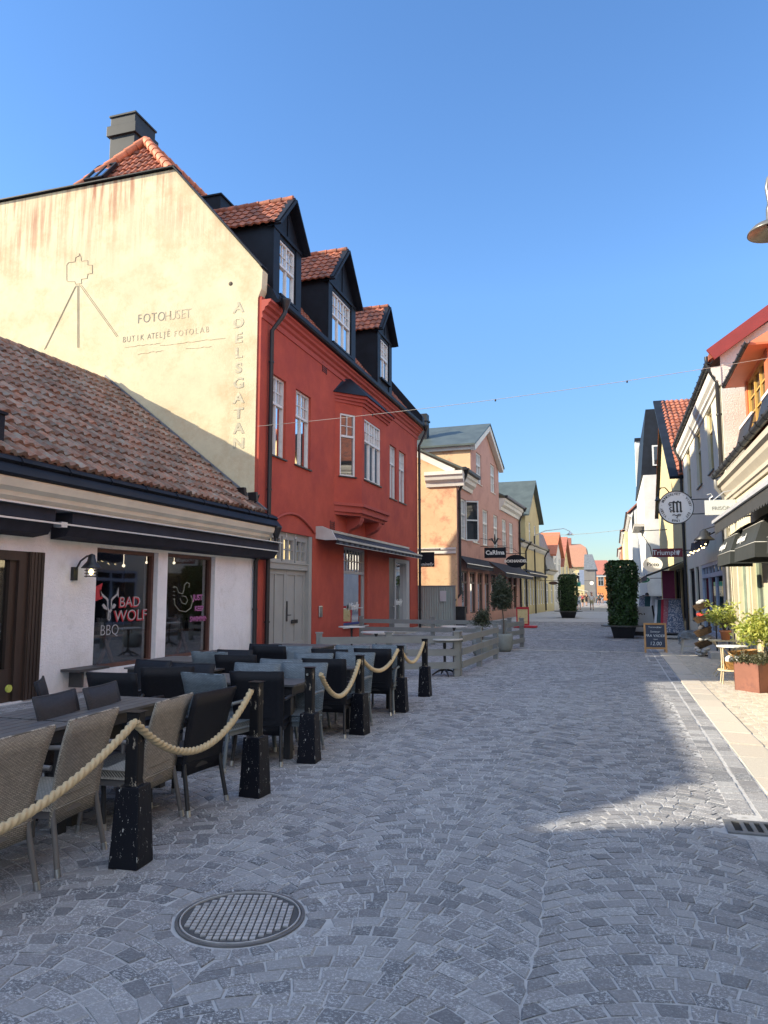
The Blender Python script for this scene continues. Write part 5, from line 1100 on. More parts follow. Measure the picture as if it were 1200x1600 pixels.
specs = [('pale yellow house with a patchy slate mansard roof', 865, 5.4, 10.6, M_yelp, M_slate, [(.7, 2.6), (3.4, 4.8)], None, 893, 834),
         ('narrow white house with an orange tiled front gable', 877, 7.2, 11.2, M_white, M_tile_br, [(.7, 2.6), (3.6, 5.2)], 'front', 868, 836),
         ('cream house with a dark red steep roof behind the left ivy column', 889, 6.4, 12.0, M_yelp, M_redr, [(.7, 2.6), (3.6, 5.2)], 'front', 884, 843),
         ('small white house with a red roof and dormer far up the street', 896, 6.6, 10.5, M_white, M_redr, [(.7, 2.6), (3.6, 5.0)], None, 888, 866)]
s = .0
for lab, px, ze, zr, wm, rm, st, gb, ye, yr in specs:
    s1 = sy(px); ze, zr = zat(px - 3, ye), zat(px - 5, yr); h, q0, q1 = eave_house(lab, P2, 0, px, 0, ze, zr, wm, rm, st, max(2, int((s1 - s) / 3.2)), gable=gb, s0=s + .02, s1=s1 - .02); last = s; s = s1
    if rm is M_slate:
        m = MB(); m.hexa([P2.p(q0, ze - .05, .35), P2.p(q1, ze - .05, .35), P2.p(q1, ze - .05, -8.6), P2.p(q0, ze - .05, -8.6)], [P2.p(q0, zr, -.9), P2.p(q1, zr, -.9), P2.p(q1, zr, -7.6), P2.p(q0, zr, -7.6)]); m.build('mansard_roof', M_slate, h)
# the large far house with a steep orange roof, the grey one, and the orange house closing the street
def onYx(px, Y): return onY(px, 900, Y)[0]
Y = 150; F4 = Fr(onYx(884, Y), Y, (1, 0), (0, -1)); 
h = thing('corner_house', 'tall far house with a steep orange tiled roof and yellow wall', 'building', (onYx(900, Y), Y + 5, 0)); x0, x1 = onYx(886, Y), onYx(918, Y); zt = onY(900, 848, Y)[1]; zm = onY(900, 886, Y)[1]
m = MB(); m.box(x0, x1, Y, Y + 12, 0, zm); m.build('wall', M_yell, h); m = MB(); m.hexa([V(x0 - .3, Y - .4, zm), V(x1 + .3, Y - .4, zm), V(x1 + .3, Y + 12, zm), V(x0 - .3, Y + 12, zm)], [V(x0 + .1, Y + 1.2, zt * .82 + zm * .18), V(x1 - .2, Y + 1.2, zt * .82 + zm * .18), V(x1 - .2, Y + 10, zt * .82 + zm * .18), V(x0 + .1, Y + 10, zt * .82 + zm * .18)])
m.hexa([V(x0 + .1, Y + 1.2, zt * .82 + zm * .18), V(x1 - .2, Y + 1.2, zt * .82 + zm * .18), V(x1 - .2, Y + 10, zt * .82 + zm * .18), V(x0 + .1, Y + 10, zt * .82 + zm * .18)], [V(x0 + .6, Y + 4, zt), V(x1 - 1.3, Y + 4, zt), V(x1 - 1.3, Y + 6, zt), V(x0 + .6, Y + 6, zt)])
m.build('roof', M_brick, h); m = MB(); m.box(x0 - .6, x0 + .8, Y + 3, Y + 4.4, zm, zt + 1.2); m.build('chimney', M_redr, h)
ff = Fr(x0, Y, (1, 0), (0, -1)); 
for k in range(3): window(ff, .5 + k * 1.5, 1.4 + k * 1.5, 4, 5.8, h, 2, 5.2, 1, 1, depth=-.05)
Y = 138; x0, x1 = onYx(917, Y), onYx(930, Y); h = thing('row_house', 'narrow dark grey house before the orange end house', 'building', (x0, Y, 0)); z1 = onY(920, 890, Y)[1]; m = MB(); m.box(x0 - .5, x1, Y, Y + 10, 0, z1); m.build('wall', M_greyp, h); m = MB(); m.hexa([V(x0 - .5, Y - .3, z1), V(x1 + .3, Y - .3, z1), V(x1 + .3, Y + 10, z1), V(x0 - .5, Y + 10, z1)], [V(x0 - .5, Y + 4.9, z1 + 3), V(x1 - .5, Y + 4.9, z1 + 3), V(x1 - .5, Y + 5, z1 + 3), V(x0 - .5, Y + 5, z1 + 3)]); m.build('roof', M_slate, h)
Y = 190; x0, x1 = onYx(908, Y), onYx(962, Y); h = thing('end_house', 'orange house with a red tiled roof closing the end of the street', 'building', (x0, Y, 0)); z1 = onY(920, 898, Y)[1]; z2 = onY(920, 874, Y)[1]; m = MB(); m.box(x0, x1, Y, Y + 12, 0, z1); m.build('wall', M_oran, h)
m = MB(); m.hexa([V(x0 - .3, Y - .4, z1), V(x1 + .3, Y - .4, z1), V(x1 + .3, Y + 12, z1), V(x0 - .3, Y + 12, z1)], [V(x0 + .6, Y + 2, (z1 + z2) / 2), V(x1 - .6, Y + 2, (z1 + z2) / 2), V(x1 - .6, Y + 10, (z1 + z2) / 2), V(x0 + .6, Y + 10, (z1 + z2) / 2)]); m.hexa([V(x0 + .6, Y + 2, (z1 + z2) / 2), V(x1 - .6, Y + 2, (z1 + z2) / 2), V(x1 - .6, Y + 10, (z1 + z2) / 2), V(x0 + .6, Y + 10, (z1 + z2) / 2)], [V(x0 + 2, Y + 5.9, z2), V(x1 - 2, Y + 5.9, z2), V(x1 - 2, Y + 6, z2), V(x0 + 2, Y + 6, z2)]); m.build('roof', M_redr, h)
m = MB(); m.box(x0 - .1, x1 + .1, Y - .15, Y - .01, z1 - .5, z1); m.build('cornice', M_cornw, h); ff = Fr(x0, Y, (1, 0), (0, -1))
for k in range(3): window(ff, 1.2 + k * 2.8, 2.5 + k * 2.8, 3.6, 5.8, h, 2, 5, 1, 1, depth=-.05)
# small signs, lamp and blinds far up the left row
def simple_hang(name, label, px, py, Y, w_, h, m_, oval=True):
    x, z = onY(px, py, Y); t = thing(name, label, 'sign', (x, Y, z)); m = MB()
    if oval: m.prism([V(x + w_ / 2 * cos(2 * pi * k / 24), Y, z + h / 2 * sin(2 * pi * k / 24)) for k in range(24)], (0, .08, 0))
    else: m.box(x - w_ / 2, x + w_ / 2, Y, Y + .08, z - h / 2, z + h / 2)
    m.build('board', m_, t); m = MB(); m.tube([(x + (w_ / 2 if x > 0 else w_ / 2), Y + .04, z + h / 2 + .06), (x + (-2.6 if x < 0 else 2), Y + .04, z + h / 2 + .06)], .025, 5); m.build('arm', M_black, t)
simple_hang('shop_sign', 'small brown oval sign before the left ivy column', 864.5, 911, 66, .8, .3, mat('brown_sign', (.07, .03, .02), .5)); simple_hang('shop_sign', 'far black oval sign with a white band above the left ivy column', 897, 901.5, 80, 1.0, .5, M_blacksheet)
simple_hang('shop_sign', 'green sign just right of the top of the left ivy column', 901, 913, 78, .8, .45, mat('teal_sign', (.02, .22, .17), .5), False); simple_hang('shop_sign', 'distant round white sign near the end of the street', 924.5, 911, 100, .5, .5, M_letw)
simple_hang('shop_sign', 'tall blue grey banner sign above the far awnings', 909, 902, 92, .55, 1.8, mat('blue_banner', (.2, .25, .38), .6), False)
for k, (px, y) in enumerate(((902, 918), (912, 918.5))):
    x, z = onY(px, y, 98 + 6 * k); m = MB(); m.hexa([V(x - 2, 98 + 6 * k, z), V(x + .5, 98 + 6 * k, z - .5), V(x + .5, 101 + 6 * k, z - .5), V(x - 2, 101 + 6 * k, z)], [V(x - 2, 98 + 6 * k, z + .06), V(x + .5, 98 + 6 * k, z - .44), V(x + .5, 101 + 6 * k, z - .44), V(x - 2, 101 + 6 * k, z + .06)]); tag(m.build('shop_awning', M_canvas if k == 0 else M_curt), ('dark' if k == 0 else 'pale') + ' slanting shop awning far up the left side above the walkers', 'awning')
t = thing('street_lamp', 'far street lamp with two pale arms standing over the left ivy column', 'street lamp', (-6.0, 62, 0)); x, z = -6.2, 6.4
m = MB(); m.tube([(x, 62, 0), (x, 62, z)], .06, 7); m.build('pole', M_iron, t); m = MB(); m.tube([(x, 62, z), (x + .9, 62, z + .4), (x + 2.4, 62, z + .55), (x + 2.9, 62, z + .3)], .035, 6); m.build('arm', M_alu, t); m = MB(); m.lathe((x + 2.9, 62, z), [(.03, .3), (.1, .2), (.32, .02), (.3, 0)], 14); m.build('lamp_shade', M_alu, t)

# ------------------------------------------------------------------ the right row
random.seed(21)
RX_ = 2.95; RF = Fr(RX_, 0, (0, 1), (-1, 0)); RT = (0, -1, 0)
M_creamw = plaster('cream_wall', (.60, .54, .38), (.5, .43, .28), bs=.35, lvl=.06); M_rwhite = plaster('pebbled_white_wall', (.62, .60, .55), (.5, .48, .43), bs=1.1, bsc=24, bd=.02)
M_grain = plaster('pebble_dash_pier', (.5, .45, .34), bs=1.2, bsc=60, bd=.015); M_orsheet = mat('orange_roof_sheet', (.50, .145, .06), .5, var=.1, vs=2)
M_paleblue = mat('pale_blue_frame', (.38, .45, .55), .5, var=.08, vs=4, col2=(.05, .12, .3), c2lo=.6, c2hi=.66)
W1s, W1e, W1eave = -3.0, 21.2, 4.52
h = thing('salon_house', 'cream house with orange roof, dormer and black shop awnings at the right edge', 'building', (6.5, 9, 0))
sp = [(13.6, 15.6, .35, 2.5), (16.9, 18.3, .3, 2.5), (18.9, 20.1, .1, 2.5), (20.3, 20.95, .05, 2.5), (3, 5.2, .5, 2.7), (7, 9.4, .5, 2.7), (-2, 0, .5, 2.7)]
m = MB(); RF.wall(m, W1s, W1e, -.05, W1eave, sp, .2); m.quad((RX_, W1s, 0), (11, W1s, 0), (11, W1s, W1eave), (6.8, W1s, 9.6), (RX_, W1s, W1eave)); m.quad((11, W1s, 0), (11, W1e, 0), (11, W1e, W1eave), (11, W1s, W1eave)); m.build('wall', M_creamw, h)
m = MB()
for s0, s1 in ((12.9, 13.5), (15.8, 16.75), (18.42, 18.8)): m = MB(); RF.box(m, s0, s1, 0, 2.95, .0, .03); m.build('pier', M_grain, h)
m = MB(); RF.prof(m, W1s, W1e + .03, [(0, 3.95), (.05, 3.95), (.06, 4.02), (.1, 4.04), (.1, 4.12), (.06, 4.16), (.16, 4.3), (.18, 4.4), (.26, 4.44), (.26, 4.56), (0, 4.56)]); m.build('cornice', mat('grey_beige_cornice', (.42, .38, .31), .6, var=.08), h)
m = MB()
def gutter_run(m, f, s0, s1, z, o, r=.09):
    n = 7; pts = [(o + r + r * cos(pi + pi * k / n), z + r * sin(pi + pi * k / n)) for k in range(n + 1)]; pts += [(x * .9 + (o + r) * .1, y + .012) for x, y in reversed(pts)]; f.prof(m, s0, s1, pts)
    s = s0 + .3
    while s < s1: f.box(m, s, s + .03, z - .01, z + .012, o - .02, o + 2 * r + .02); f.prof(m, s, s + .03, [(o + r + (r + .008) * cos(pi + pi * k / n), z + (r + .008) * sin(pi + pi * k / n)) for k in range(n + 1)]); s += .62
gutter_run(m, RF, W1s, W1e + .05, 4.72, .2); m.build('gutter', mat('weathered_gutter', (.035, .035, .035), .35, metal=.6, var=.3), h)
m = MB(); rz = 1.35; sl_ = V(1, 0, rz).normalized(); tile_roof(m, (2.77, W1s, 4.72), (0, 1, 0), sl_, 100, 3, .24, .34, amp=.05, lip=.04)
q = [V(2.77, W1s, 4.70), V(2.77, W1e, 4.70), V(6.0, W1e, 4.70 + 3.23 * rz), V(6.0, W1s, 4.70 + 3.23 * rz)]; m.quad(*q); m.quad(V(11.2, W1s, 4.7), V(11.2, W1e, 4.7), q[2], q[3]); rfo = m.build('roof', M_tile_br, h)
m = MB(); n_ = V(-rz, 0, 1).normalized()
def on_roof(x, y, up=.0): return V(x, y, 4.70 + (x - 2.77) * rz) + n_ * up
for a, b in ((12.2, W1e),): m.hexa([on_roof(3.33, a, .02), on_roof(3.33, b, .02), on_roof(6, b, .02), on_roof(6, a, .02)], [on_roof(3.33, a, .08), on_roof(3.33, b, .08), on_roof(6, b, .08), on_roof(6, a, .08)])
for y in (12.8, 14.8, 16.9, 18.9, 20.6): m.hexa([on_roof(2.85, y - .3, .07), on_roof(2.85, y + .3, .07), on_roof(3.34, y + .3, .07), on_roof(3.34, y - .3, .07)], [on_roof(2.85, y - .3, .11), on_roof(2.85, y + .3, .11), on_roof(3.34, y + .3, .11), on_roof(3.34, y - .3, .11)])
m.build('roof_sheet', M_orsheet, rfo)
for y0, y1 in ((21.0 - 2.2, 20.6), (16.4, 17.6), (13.2, 14.6)):                 # open roof hatches
    a, b = on_roof(3.2, y0, .1), on_roof(3.2, y1, .1); u = V(.25, 0, 1).normalized() * .52; m = MB(); m.hexa([a, b, b + V(.05, 0, 0), a + V(.05, 0, 0)], [a + u, b + u, b + u + V(.05, 0, 0), a + u + V(.05, 0, 0)])
    m2 = MB(); m2.bar(a + u, b + u, .05, .07); hb = m.build('roof_hatch', M_iron, h); m2.build('edge_strip', M_white, hb); m3 = MB(); m3.tube([a + u * .6 + V(0, .2, 0), on_roof(3.45, y0 + .25, .1)], .012, 5); m3.build('stay', M_steel, hb)
DF = Fr(3.4, 0, (0, 1), (-1, 0)); d0, d1 = 17.6, 20.55
m = MB(); DF.wall(m, d0, d1, 5.5, 7.2, [(18.0, 20.3, 5.65, 7.0)], .14)
for s in (d0, d1): m.quad(DF.p(s, 5.5), DF.p(s, 7.2), V(5.2, s, 7.2), V(3.9, s, 5.5))
dm = m.build('dormer', M_orsheet, h); window(DF, 18.0, 20.3, 5.65, 7.0, dm, 3, None, 1, 3, depth=.08, fr=.08, mun=.035, m=mat('ochre_window_frame', (.55, .33, .08), .5), cols_up=6)
m = MB(); a = [DF.p(d0 - .3, 7.02, .42), DF.p(d1 + .3, 7.02, .42), V(5.0, d1 + .3, 7.02), V(5.0, d0 - .3, 7.02)]; m.hexa(a, [p + V(0, 0, .05) for p in a]); m.hexa([p + V(0, 0, .05) for p in a], [DF.p(d0 + .5, 7.95, -.8), DF.p(d1 - .5, 7.95, -.8), V(5.2, d1 - .5, 7.95), V(5.2, d0 + .5, 7.95)]); m.build('roof', M_orsheet, dm)
m = MB(); gutter_run(m, DF, d0 - .35, d1 + .38, 7.1, .38, .06); gx = Fr(3.4 - .42, d1 + .3, (1, 0), (0, 1)); gutter_run(m, gx, -.05, .8, 7.1, -.02, .07); m.build('gutter', M_black, dm)
m = MB(); m.tube([(2.66, 21.0, 4.6), (2.66, 21.0, 4.4), (2.84, 21.05, 4.15), (2.86, 21.07, 4.0), (2.86, 21.07, .1)], .055, 10); m.build('downpipe', mat('galvanised_pipe', (.3, .3, .29), .4, metal=.6, var=.2), h)
for k, q in enumerate(sp):
    window(RF, *q, h, 2 if k != 3 else 1, None, 1, 1, depth=.14, fr=.07, m=mat('sage_frame', (.30, .36, .27), .5) if k != 3 else M_black, pane=MAT['shop_glass'])
# straight awning with a scalloped valance
s0, z0 = onX(1117, 815, 2.2); s1, z1 = onX(1200, 762, 2.2); zb = (z0 + z1) / 2; s1 = 11.2
m = MB(); a = [RF.p(s1, 3.75, .02), RF.p(s0, 3.75, .02), RF.p(s0, zb, .75), RF.p(s1, zb, .75)]; m.hexa(a, [p + V(0, 0, .02) for p in a])
n = 30
for k in range(n):
    a, b = s1 + (s0 - s1) * k / n, s1 + (s0 - s1) * (k + 1) / n; pts = [RF.p(a, zb, .76), RF.p(b, zb, .76)] + [RF.p(b + (a - b) * j / 5, zb - .22 - .05 * sin(pi * j / 5), .76) for j in range(6)]; m.prism(pts, (.008, 0, 0))
aw = m.build('awning', mat('charcoal_awning', (.03, .032, .035), .8, var=.15), h); m = MB(); m.bar(RF.p(s1, zb + .02, .78), RF.p(s0 + .1, zb + .02, .78), .05, .07); m.build('awning_rail', M_alu, aw)
for s in (s0 - .3, s0 - 2.6): m = MB(); m.tube([RF.p(s, 3.3, .05), RF.p(s, zb, .74)], .02, 6); m.build('awning_arm', M_alu, aw)
# round-topped blinds over the shop windows
M_blind = mat('black_blind_cloth', (.022, .026, .025), .7, var=.2, vs=2, bs=.25, bsc=3, bd=.03)
for i, (a, b) in enumerate(((13.3, 15.45), (16.0, 17.9), (9.5, 12.3))):
    m = MB(); prof = [(.02, 3.1), (.3, 3.03), (.58, 2.8), (.72, 2.45), (.74, 2.2)]; inset = [.55, .42, .16, .02, 0]
    for k in range(4):
        (o0, za), (o1, zb_) = prof[k], prof[k + 1]; i0, i1 = inset[k], inset[k + 1]
        m.quad(RF.p(a + i0, za, o0), RF.p(b - i0, za, o0), RF.p(b - i1, zb_, o1), RF.p(a + i1, zb_, o1))
        for s, g_ in ((a, 1), (b, -1)): m.quad(RF.p(s + g_ * i0, za, o0), RF.p(s + g_ * i1, zb_, o1), RF.p(s + g_ * i1 * .3, zb_, .02), RF.p(s + g_ * i0 * .8, za, .02))
    bl = m.build('blind', M_blind, h); m = MB()
    for k in (2, 3): o, z = prof[k]; m.tube([RF.p(a + inset[k], z, .0), RF.p(a + inset[k], z, o + .004), RF.p(b - inset[k], z, o + .004), RF.p(b - inset[k], z, 0)], .007, 5)
    m.build('piping', mat('grey_piping', (.4, .4, .38), .6), bl)
    m = MB(); nn = V(-.94, 0, .34); up_ = V(.34, 0, .94); m.text('körögonpunkt' if False else 'mörögrund', .19, RF.p(b - .6, 2.6, .685), RT, up_, ext=.003, bold=.004); m.build('lettering', M_letw, bl)
# hairdresser's board
t = thing('hanging_sign', 'pale rectangular hairdresser sign on a curled white hook behind the black awning', 'sign', (2.2, 19.8, 3.6)); y_ = 19.8
xa, zt_ = onY(1101, 782, y_); _, zb2 = onY(1101, 808, y_); m = MB(); m.box(xa, RX_ - .02, y_, y_ + .05, zb2 + .05, zt_); m.build('board', mat('pale_grey_sign', (.55, .58, .57), .5, var=.03), t)
m = MB(); m.text('FRISÖR', .13, (xa + .36, y_ - .004, (zt_ + zb2) / 2), (1, 0, 0), ext=.002, bold=-.002); m.build('lettering', mat('grey_lettering', (.22, .22, .22), .6), t)
m = MB(); m.text('compagniet', .135, (xa + .62, y_ - .004, (zt_ + zb2) / 2), (1, 0, 0), ext=.002, bold=.004, align='LEFT'); m.build('lettering', mat('black_lettering', (.02, .02, .02), .6), t)
m = MB(); m.tube([(xa + .12, y_ + .02, zt_ - .04), (xa + .12, y_ + .02, zt_ + .05), (xa + .19, y_ + .02, zt_ + .1), (xa + .15, y_ + .02, zt_ + .17), (xa + .06, y_ + .02, zt_ + .14)], .014, 6); m.tube([(xa + .2, y_ + .02, zt_), (xa + .45, y_ + .02, zt_ + .2), (xa + .8, y_ + .02, zt_ + .26), (RX_ + .05, y_ + .02, zt_ + .12)], .014, 6); m.build('hook', M_alu, t)

# white house with the tall side wall
W2s, W2e, W2v = 21.25, 33.3, 7.78
h = thing('white_house', 'tall white house with a pebbled side wall, red verge and black gutter on the right', 'building', (7, 27, 0))
u2 = [(a, b, 4.05, 5.9) for a, b, _, _ in [(q[1], q[0], 0, 0) if q[0] > q[1] else q for q in wins(RF, [(1072, 1080, 706, 774), (1087, 1098, 690, 760), (1106, 1115, 646, 726)])]]
m = MB(); g2 = [(22.9, 28.2, .3, 2.6), (28.9, 30.0, .1, 2.6), (30.5, 32.4, .5, 2.6)]
u2 = [(23.5, 24.7, 5.3, 7.2), (26.6, 28.0, 5.3, 7.2), (30.2, 31.5, 5.3, 7.2)]
RF.wall(m, W2s, W2e, -.05, W2v, u2 + g2, .16); wl = m.build('wall', plaster('cream_white_front', (.64, .60, .48), (.55, .52, .44), bs=.3, lvl=.05), h)
m = MB(); zr2 = 11.6; m.quad((RX_, W2s, 0), (RX_, W2s, W2v + .3), (8.6, W2s, zr2), (13.8, W2s, W2v + .3), (13.8, W2s, 0)); m.build('side_wall', M_rwhite, h); m = MB(); m.quad((RX_, W2e, 0), (RX_, W2e, W2v + .3), (8.2, W2e, zr2), (13.8, W2e, W2v + .3), (13.8, W2e, 0)); m.build('side_wall', M_rwhite, h)
m = MB(); q = [V(RX_ - .3, W2s - .12, W2v + .12), V(RX_ - .3, W2e + .1, W2v + .12), V(8.2, W2e + .1, zr2 + .1), V(8.2, W2s - .12, zr2 + .1)]; m.hexa(q, [p + V(0, 0, .16) for p in q]); q = [V(14.1, W2s - .12, W2v + .12), V(14.1, W2e + .1, W2v + .12), V(8.2, W2e + .1, zr2 + .1), V(8.2, W2s - .12, zr2 + .1)]; m.hexa(q, [p + V(0, 0, .16) for p in q]); m.build('roof', M_tile, h)
m = MB(); m.bar((RX_ - .25, W2s - .14, W2v + .26), (8.2, W2s - .14, zr2 + .26), .1, .34); m.build('verge', mat('dark_red_verge', (.22, .03, .025), .45, var=.1), h)
m = MB(); RF.prof(m, W2s - .02, W2e, [(0, 7.23), (.04, 7.23), (.06, 7.33), (.12, 7.37), (.12, 7.45), (.2, 7.53), (.24, 7.65), (.24, 7.73), (0, 7.73)]); m.build('cornice', M_cornw, h); m = MB(); gutter_run(m, RF, W2s - .1, W2e + .1, 7.9, .2); m.build('gutter', M_black, h)
downpipe('downpipe', h, [(2.62, 21.3, 8.05), (2.62, 21.3, 7.85), (2.72, 21.34, 7.6), (2.87, 21.4, 7.35), (2.87, 21.4, .1)], .06, hopper=False); downpipe('downpipe', h, [(2.65, 33.2, 8.0), (2.65, 33.2, 7.7), (2.86, 33.2, 7.2), (2.86, 33.2, .1)], .06, hopper=False)
for q in u2: window(RF, *q, h, 2, q[2] + 1.3, 1, 1, depth=.12, fr=.07, m=mat('straw_window_frame', (.45, .36, .18), .5), sill=M_black)
a, b, z0, z1 = g2[0]
w_ = window(RF, a, b, z0, z1, h, 3, 2.2, 1, 1, depth=.06, fr=.11, m=M_paleblue, pane=MAT['shop_glass'], sill=M_stone)
for q in g2[1:]: window(RF, *q, h, 2, None, 1, 1, depth=.1, fr=.1, m=M_iron, pane=MAT['shop_glass'])
slant_awning(RF, 21.35, 22.6, 3.4, 3.05, .7, M_canvas, h)
m = MB(); n = 16; random.seed(8)
for k in range(n): a, b = 21.4 + .5 * k / 1, 21.4 + .5 * (k + 1); pts = [RF.p(a, 3.25 + .03 * (k % 3), .45), RF.p(b, 3.25 + .03 * ((k + 1) % 3), .45), RF.p(b, 2.95 - .06 * ((k + 1) % 2), .5), RF.p(a, 2.95 - .06 * (k % 2), .5)]; m.prism(pts, (.02, 0, 0)) if k < 10 else None
m.build('draped_valance', M_canvas, h)
t = thing('string_lights', 'string of small lit bulbs draped under the dark valance of the white house', 'lights', (2, 22, 3)); pts = []
for k in range(41): s = 20.8 + 5.4 * k / 40; pts.append(RF.p(s, 2.98 - .10 * abs(sin(pi * k / 10)), .62))
m = MB(); m.tube(pts, .008, 5); m.build('cable', M_black, t)
for k in range(1, 40, 3): m = MB(); m.ball(pts[k] - V(0, 0, .05), .02, seg=8); m.build('bulb', emit('small_warm_bulb', (1, .78, .4), 4), t)
t = thing('downward_lamp', 'black dome lamps hung under the awning beside the string of bulbs', 'lamp', (2.1, 21.5, 3)); m = MB()
m.lathe(RF.p(21.2, 3.02, .62), [(.02, .3), (.1, .24), (.14, .12), (.26, .02), (.25, .0), (.1, .08)], 16); m.build('lamp_shade', M_black, t); m = MB(); m.tube([RF.p(21.2, 3.3, .62), RF.p(21.2, 3.4, .3), RF.p(21.2, 3.3, 0)], .015, 6); m.build('arm', M_black, t)

# round sign with the blackletter M
y_ = 22.6; cx_, cz_ = onY(1056, 793, y_); r_s = .5 * (onY(1084, 793, y_)[0] - onY(1028, 793, y_)[0])
t = thing('round_sign', 'big round white sign with a black ring, a blackletter M and lettering round its rim', 'sign', (cx_, y_, cz_))
m = MB(); m.lathe((cx_, y_, cz_), [(0, -.05), (r_s * .96, -.05), (r_s * .96, .05), (0, .05)], 48, 'y', False); m.build('disc', mat('sign_white', (.66, .67, .69), .4, var=.02), t)
m = MB(); m.lathe((cx_, y_, cz_), [(r_s * .955, -.07), (r_s, -.07), (r_s, .07), (r_s * .955, .07), (r_s * .955, -.07)], 48, 'y', False); m.build('rim', M_black, t)
m = MB(); ring = 'MUNKVALVET · VISBY · EST · 1968 · VISBY · '; n = len(ring)
for i, ch in enumerate(ring):
    if ch == ' ': continue
    a = radians(152) - 2 * pi * i / n; p = V(cx_ + cos(a) * r_s * .8, y_ - .054, cz_ + sin(a) * r_s * .8); up_ = V(cos(a), 0, sin(a)); 
    rt = V(sin(a), 0, -cos(a)); m.text(ch, .095, p, rt, up_, ext=.002, bold=.002)
m.build('lettering', M_black, t)
def sg(pts): m.prism([V(cx_ + x * r_s, y_ - .053, cz_ + z * r_s) for x, z in pts], (0, -.006, 0))
m = MB()
for x in (-.16, .04, .24): sg([(x - .05, .3), (x + .02, .36), (x + .07, .3), (x + .07, -.2), (x + .12, -.25), (x + .03, -.33), (x - .06, -.24), (x - .03, -.2), (x - .03, .26)])
sg([(-.2, .33), (-.1, .4), (-.03, .34), (.06, .26), (.02, .22)]); sg([(.04, .34), (.12, .41), (.2, .34), (.28, .26), (.24, .22)])
m.tube([V(cx_ + x * r_s, y_ - .058, cz_ + z * r_s) for x, z in ((-.2, .3), (-.34, .3), (-.4, .2), (-.34, .1), (-.26, .14), (-.3, .2))], .014, 6); m.tube([V(cx_ + x * r_s, y_ - .058, cz_ + z * r_s) for x, z in ((-.2, -.2), (-.32, -.14), (-.38, -.06), (-.3, -.0), (-.22, .02))], .012, 6); sg([(-.3, -.18), (-.36, -.24), (-.3, -.32), (-.24, -.26)])
m.build('letter', M_black, t)
m = MB(); m.tube([V(cx_ + x * r_s, y_ - .056, cz_ + z * r_s) for x, z in ((-.22, -.47), (-.12, -.43), (.0, -.5), (.14, -.42), (.26, -.44), (.22, -.52), (.1, -.5), (.02, -.62), (.06, -.66))], .013, 6); m.build('flourish', M_black, t)
m = MB()
for z in (.45, -.42): m.tube([(cx_ + r_s * .86, y_, cz_ + z * r_s), (RX_, y_, cz_ + z * r_s)], .016, 6)
m.build('arm', M_black, t); m = MB(); m.tube([(cx_ - r_s * .35, y_, cz_ + r_s * .95), (cx_ - r_s * .55, y_, cz_ + r_s * 1.22), (cx_ - r_s * .8, y_, cz_ + r_s * 1.22), (cx_ - r_s * .97, y_, cz_ + r_s * .95), (cx_ - r_s * 1.0, y_, cz_ + r_s * .6)], .018, 6); m.lathe((cx_ - r_s * 1.0, y_, cz_ + r_s * .45), [(.02, .12), (.04, .1), (.09, 0)], 10); m.build('gooseneck_lamp', M_black, t)

# yellow gable house, mansard house and the rest
h = thing('gable_house', 'yellow house with a steep front gable, black bargeboard and red tiles on the right', 'building', (8, 42, 0))
Y3a, Y3b, Y3m, z3, zp3 = 33.45, 51.5, 42.6, 6.7, 12.1
m = MB(); RF.wall(m, Y3a, Y3b, -.05, z3, [(34.2, 36.5, .4, 2.8), (37, 40, .4, 2.8), (42, 45, .4, 2.8)], .15); m.quad((RX_, Y3a, z3), (RX_, Y3b, z3), (RX_, Y3m, zp3)); m.quad((RX_, Y3a, 0), (12, Y3a, 0), (12, Y3a, z3), (RX_, Y3a, z3)); m.build('wall', M_yell, h)
m = MB(); tv = V(0, Y3m - Y3a + .3, zp3 - z3 + .2); L = tv.length; nv = 22; tile_roof(m, (2.75, Y3a - .3, z3 - .1), (1, 0, 0), tv, 24, nv, .25, L / nv, amp=.05, lip=.05)
for a, b in ((Y3a - .3, Y3m), (Y3b + .3, Y3m)): m.quad((2.72, a, z3 - .15), (12, a, z3 - .15), (12, b, zp3 + .03), (2.72, b, zp3 + .03))
m.build('roof', M_tile, h)
m = MB(); m.bar((2.7, Y3a - .35, z3 - .2), (2.7, Y3m, zp3 + .1), .12, .6, (1, 0, 0)); m.bar((2.86, Y3b + .2, z3 - .1), (2.86, Y3m, zp3 + .1), .1, .2, (1, 0, 0)); m.build('bargeboard', M_blacksheet, h)
for q in ((34.2, 36.5, .4, 2.8), (37, 40, .4, 2.8), (42, 45, .4, 2.8)): window(RF, *q, h, 2, None, 1, 1, depth=.1, fr=.1, m=M_iron, pane=MAT['shop_glass'])
slant_awning(RF, 33.6, 44, 3.0, 2.4, 1.6, mat('grey_shop_awning', (.06, .06, .065), .8), h)
t = thing('wall_flag', 'dark red cloth hanging under the awning of the yellow gable house', 'cloth', (2.2, 35, 1)); m = MB(); m.prism([(2.0, 34.2, 2.6), (2.5, 34.2, 2.6), (2.5, 34.2, .9), (2.0, 34.2, .9)], (0, .03, 0)); m.build('cloth', mat('plum_cloth', (.12, .012, .04), .8), t)
F5 = Fr(2.12, 0, (0, 1), (-1, 0))
h = thing('mansard_house', 'tall white house with a black mansard roof, balcony and roof window on the right', 'building', (8, 60, 0)); ya, yb, ze, zz = 52.3, 67, 9.6, 14.2
st = [(54 + 3.6 * k - .6, 54 + 3.6 * k + .6, z, z + 1.7) for k in range(4) for z in (4, 6.9)]
m = MB(); F5.wall(m, ya, yb, -.05, ze, st, .15); m.quad((2.12, ya, 0), (10, ya, 0), (10, ya, ze), (2.12, ya, ze)); m.box(2.12, 2.5, yb - .7, yb, ze, zz + .5); m.build('wall', M_white, h)
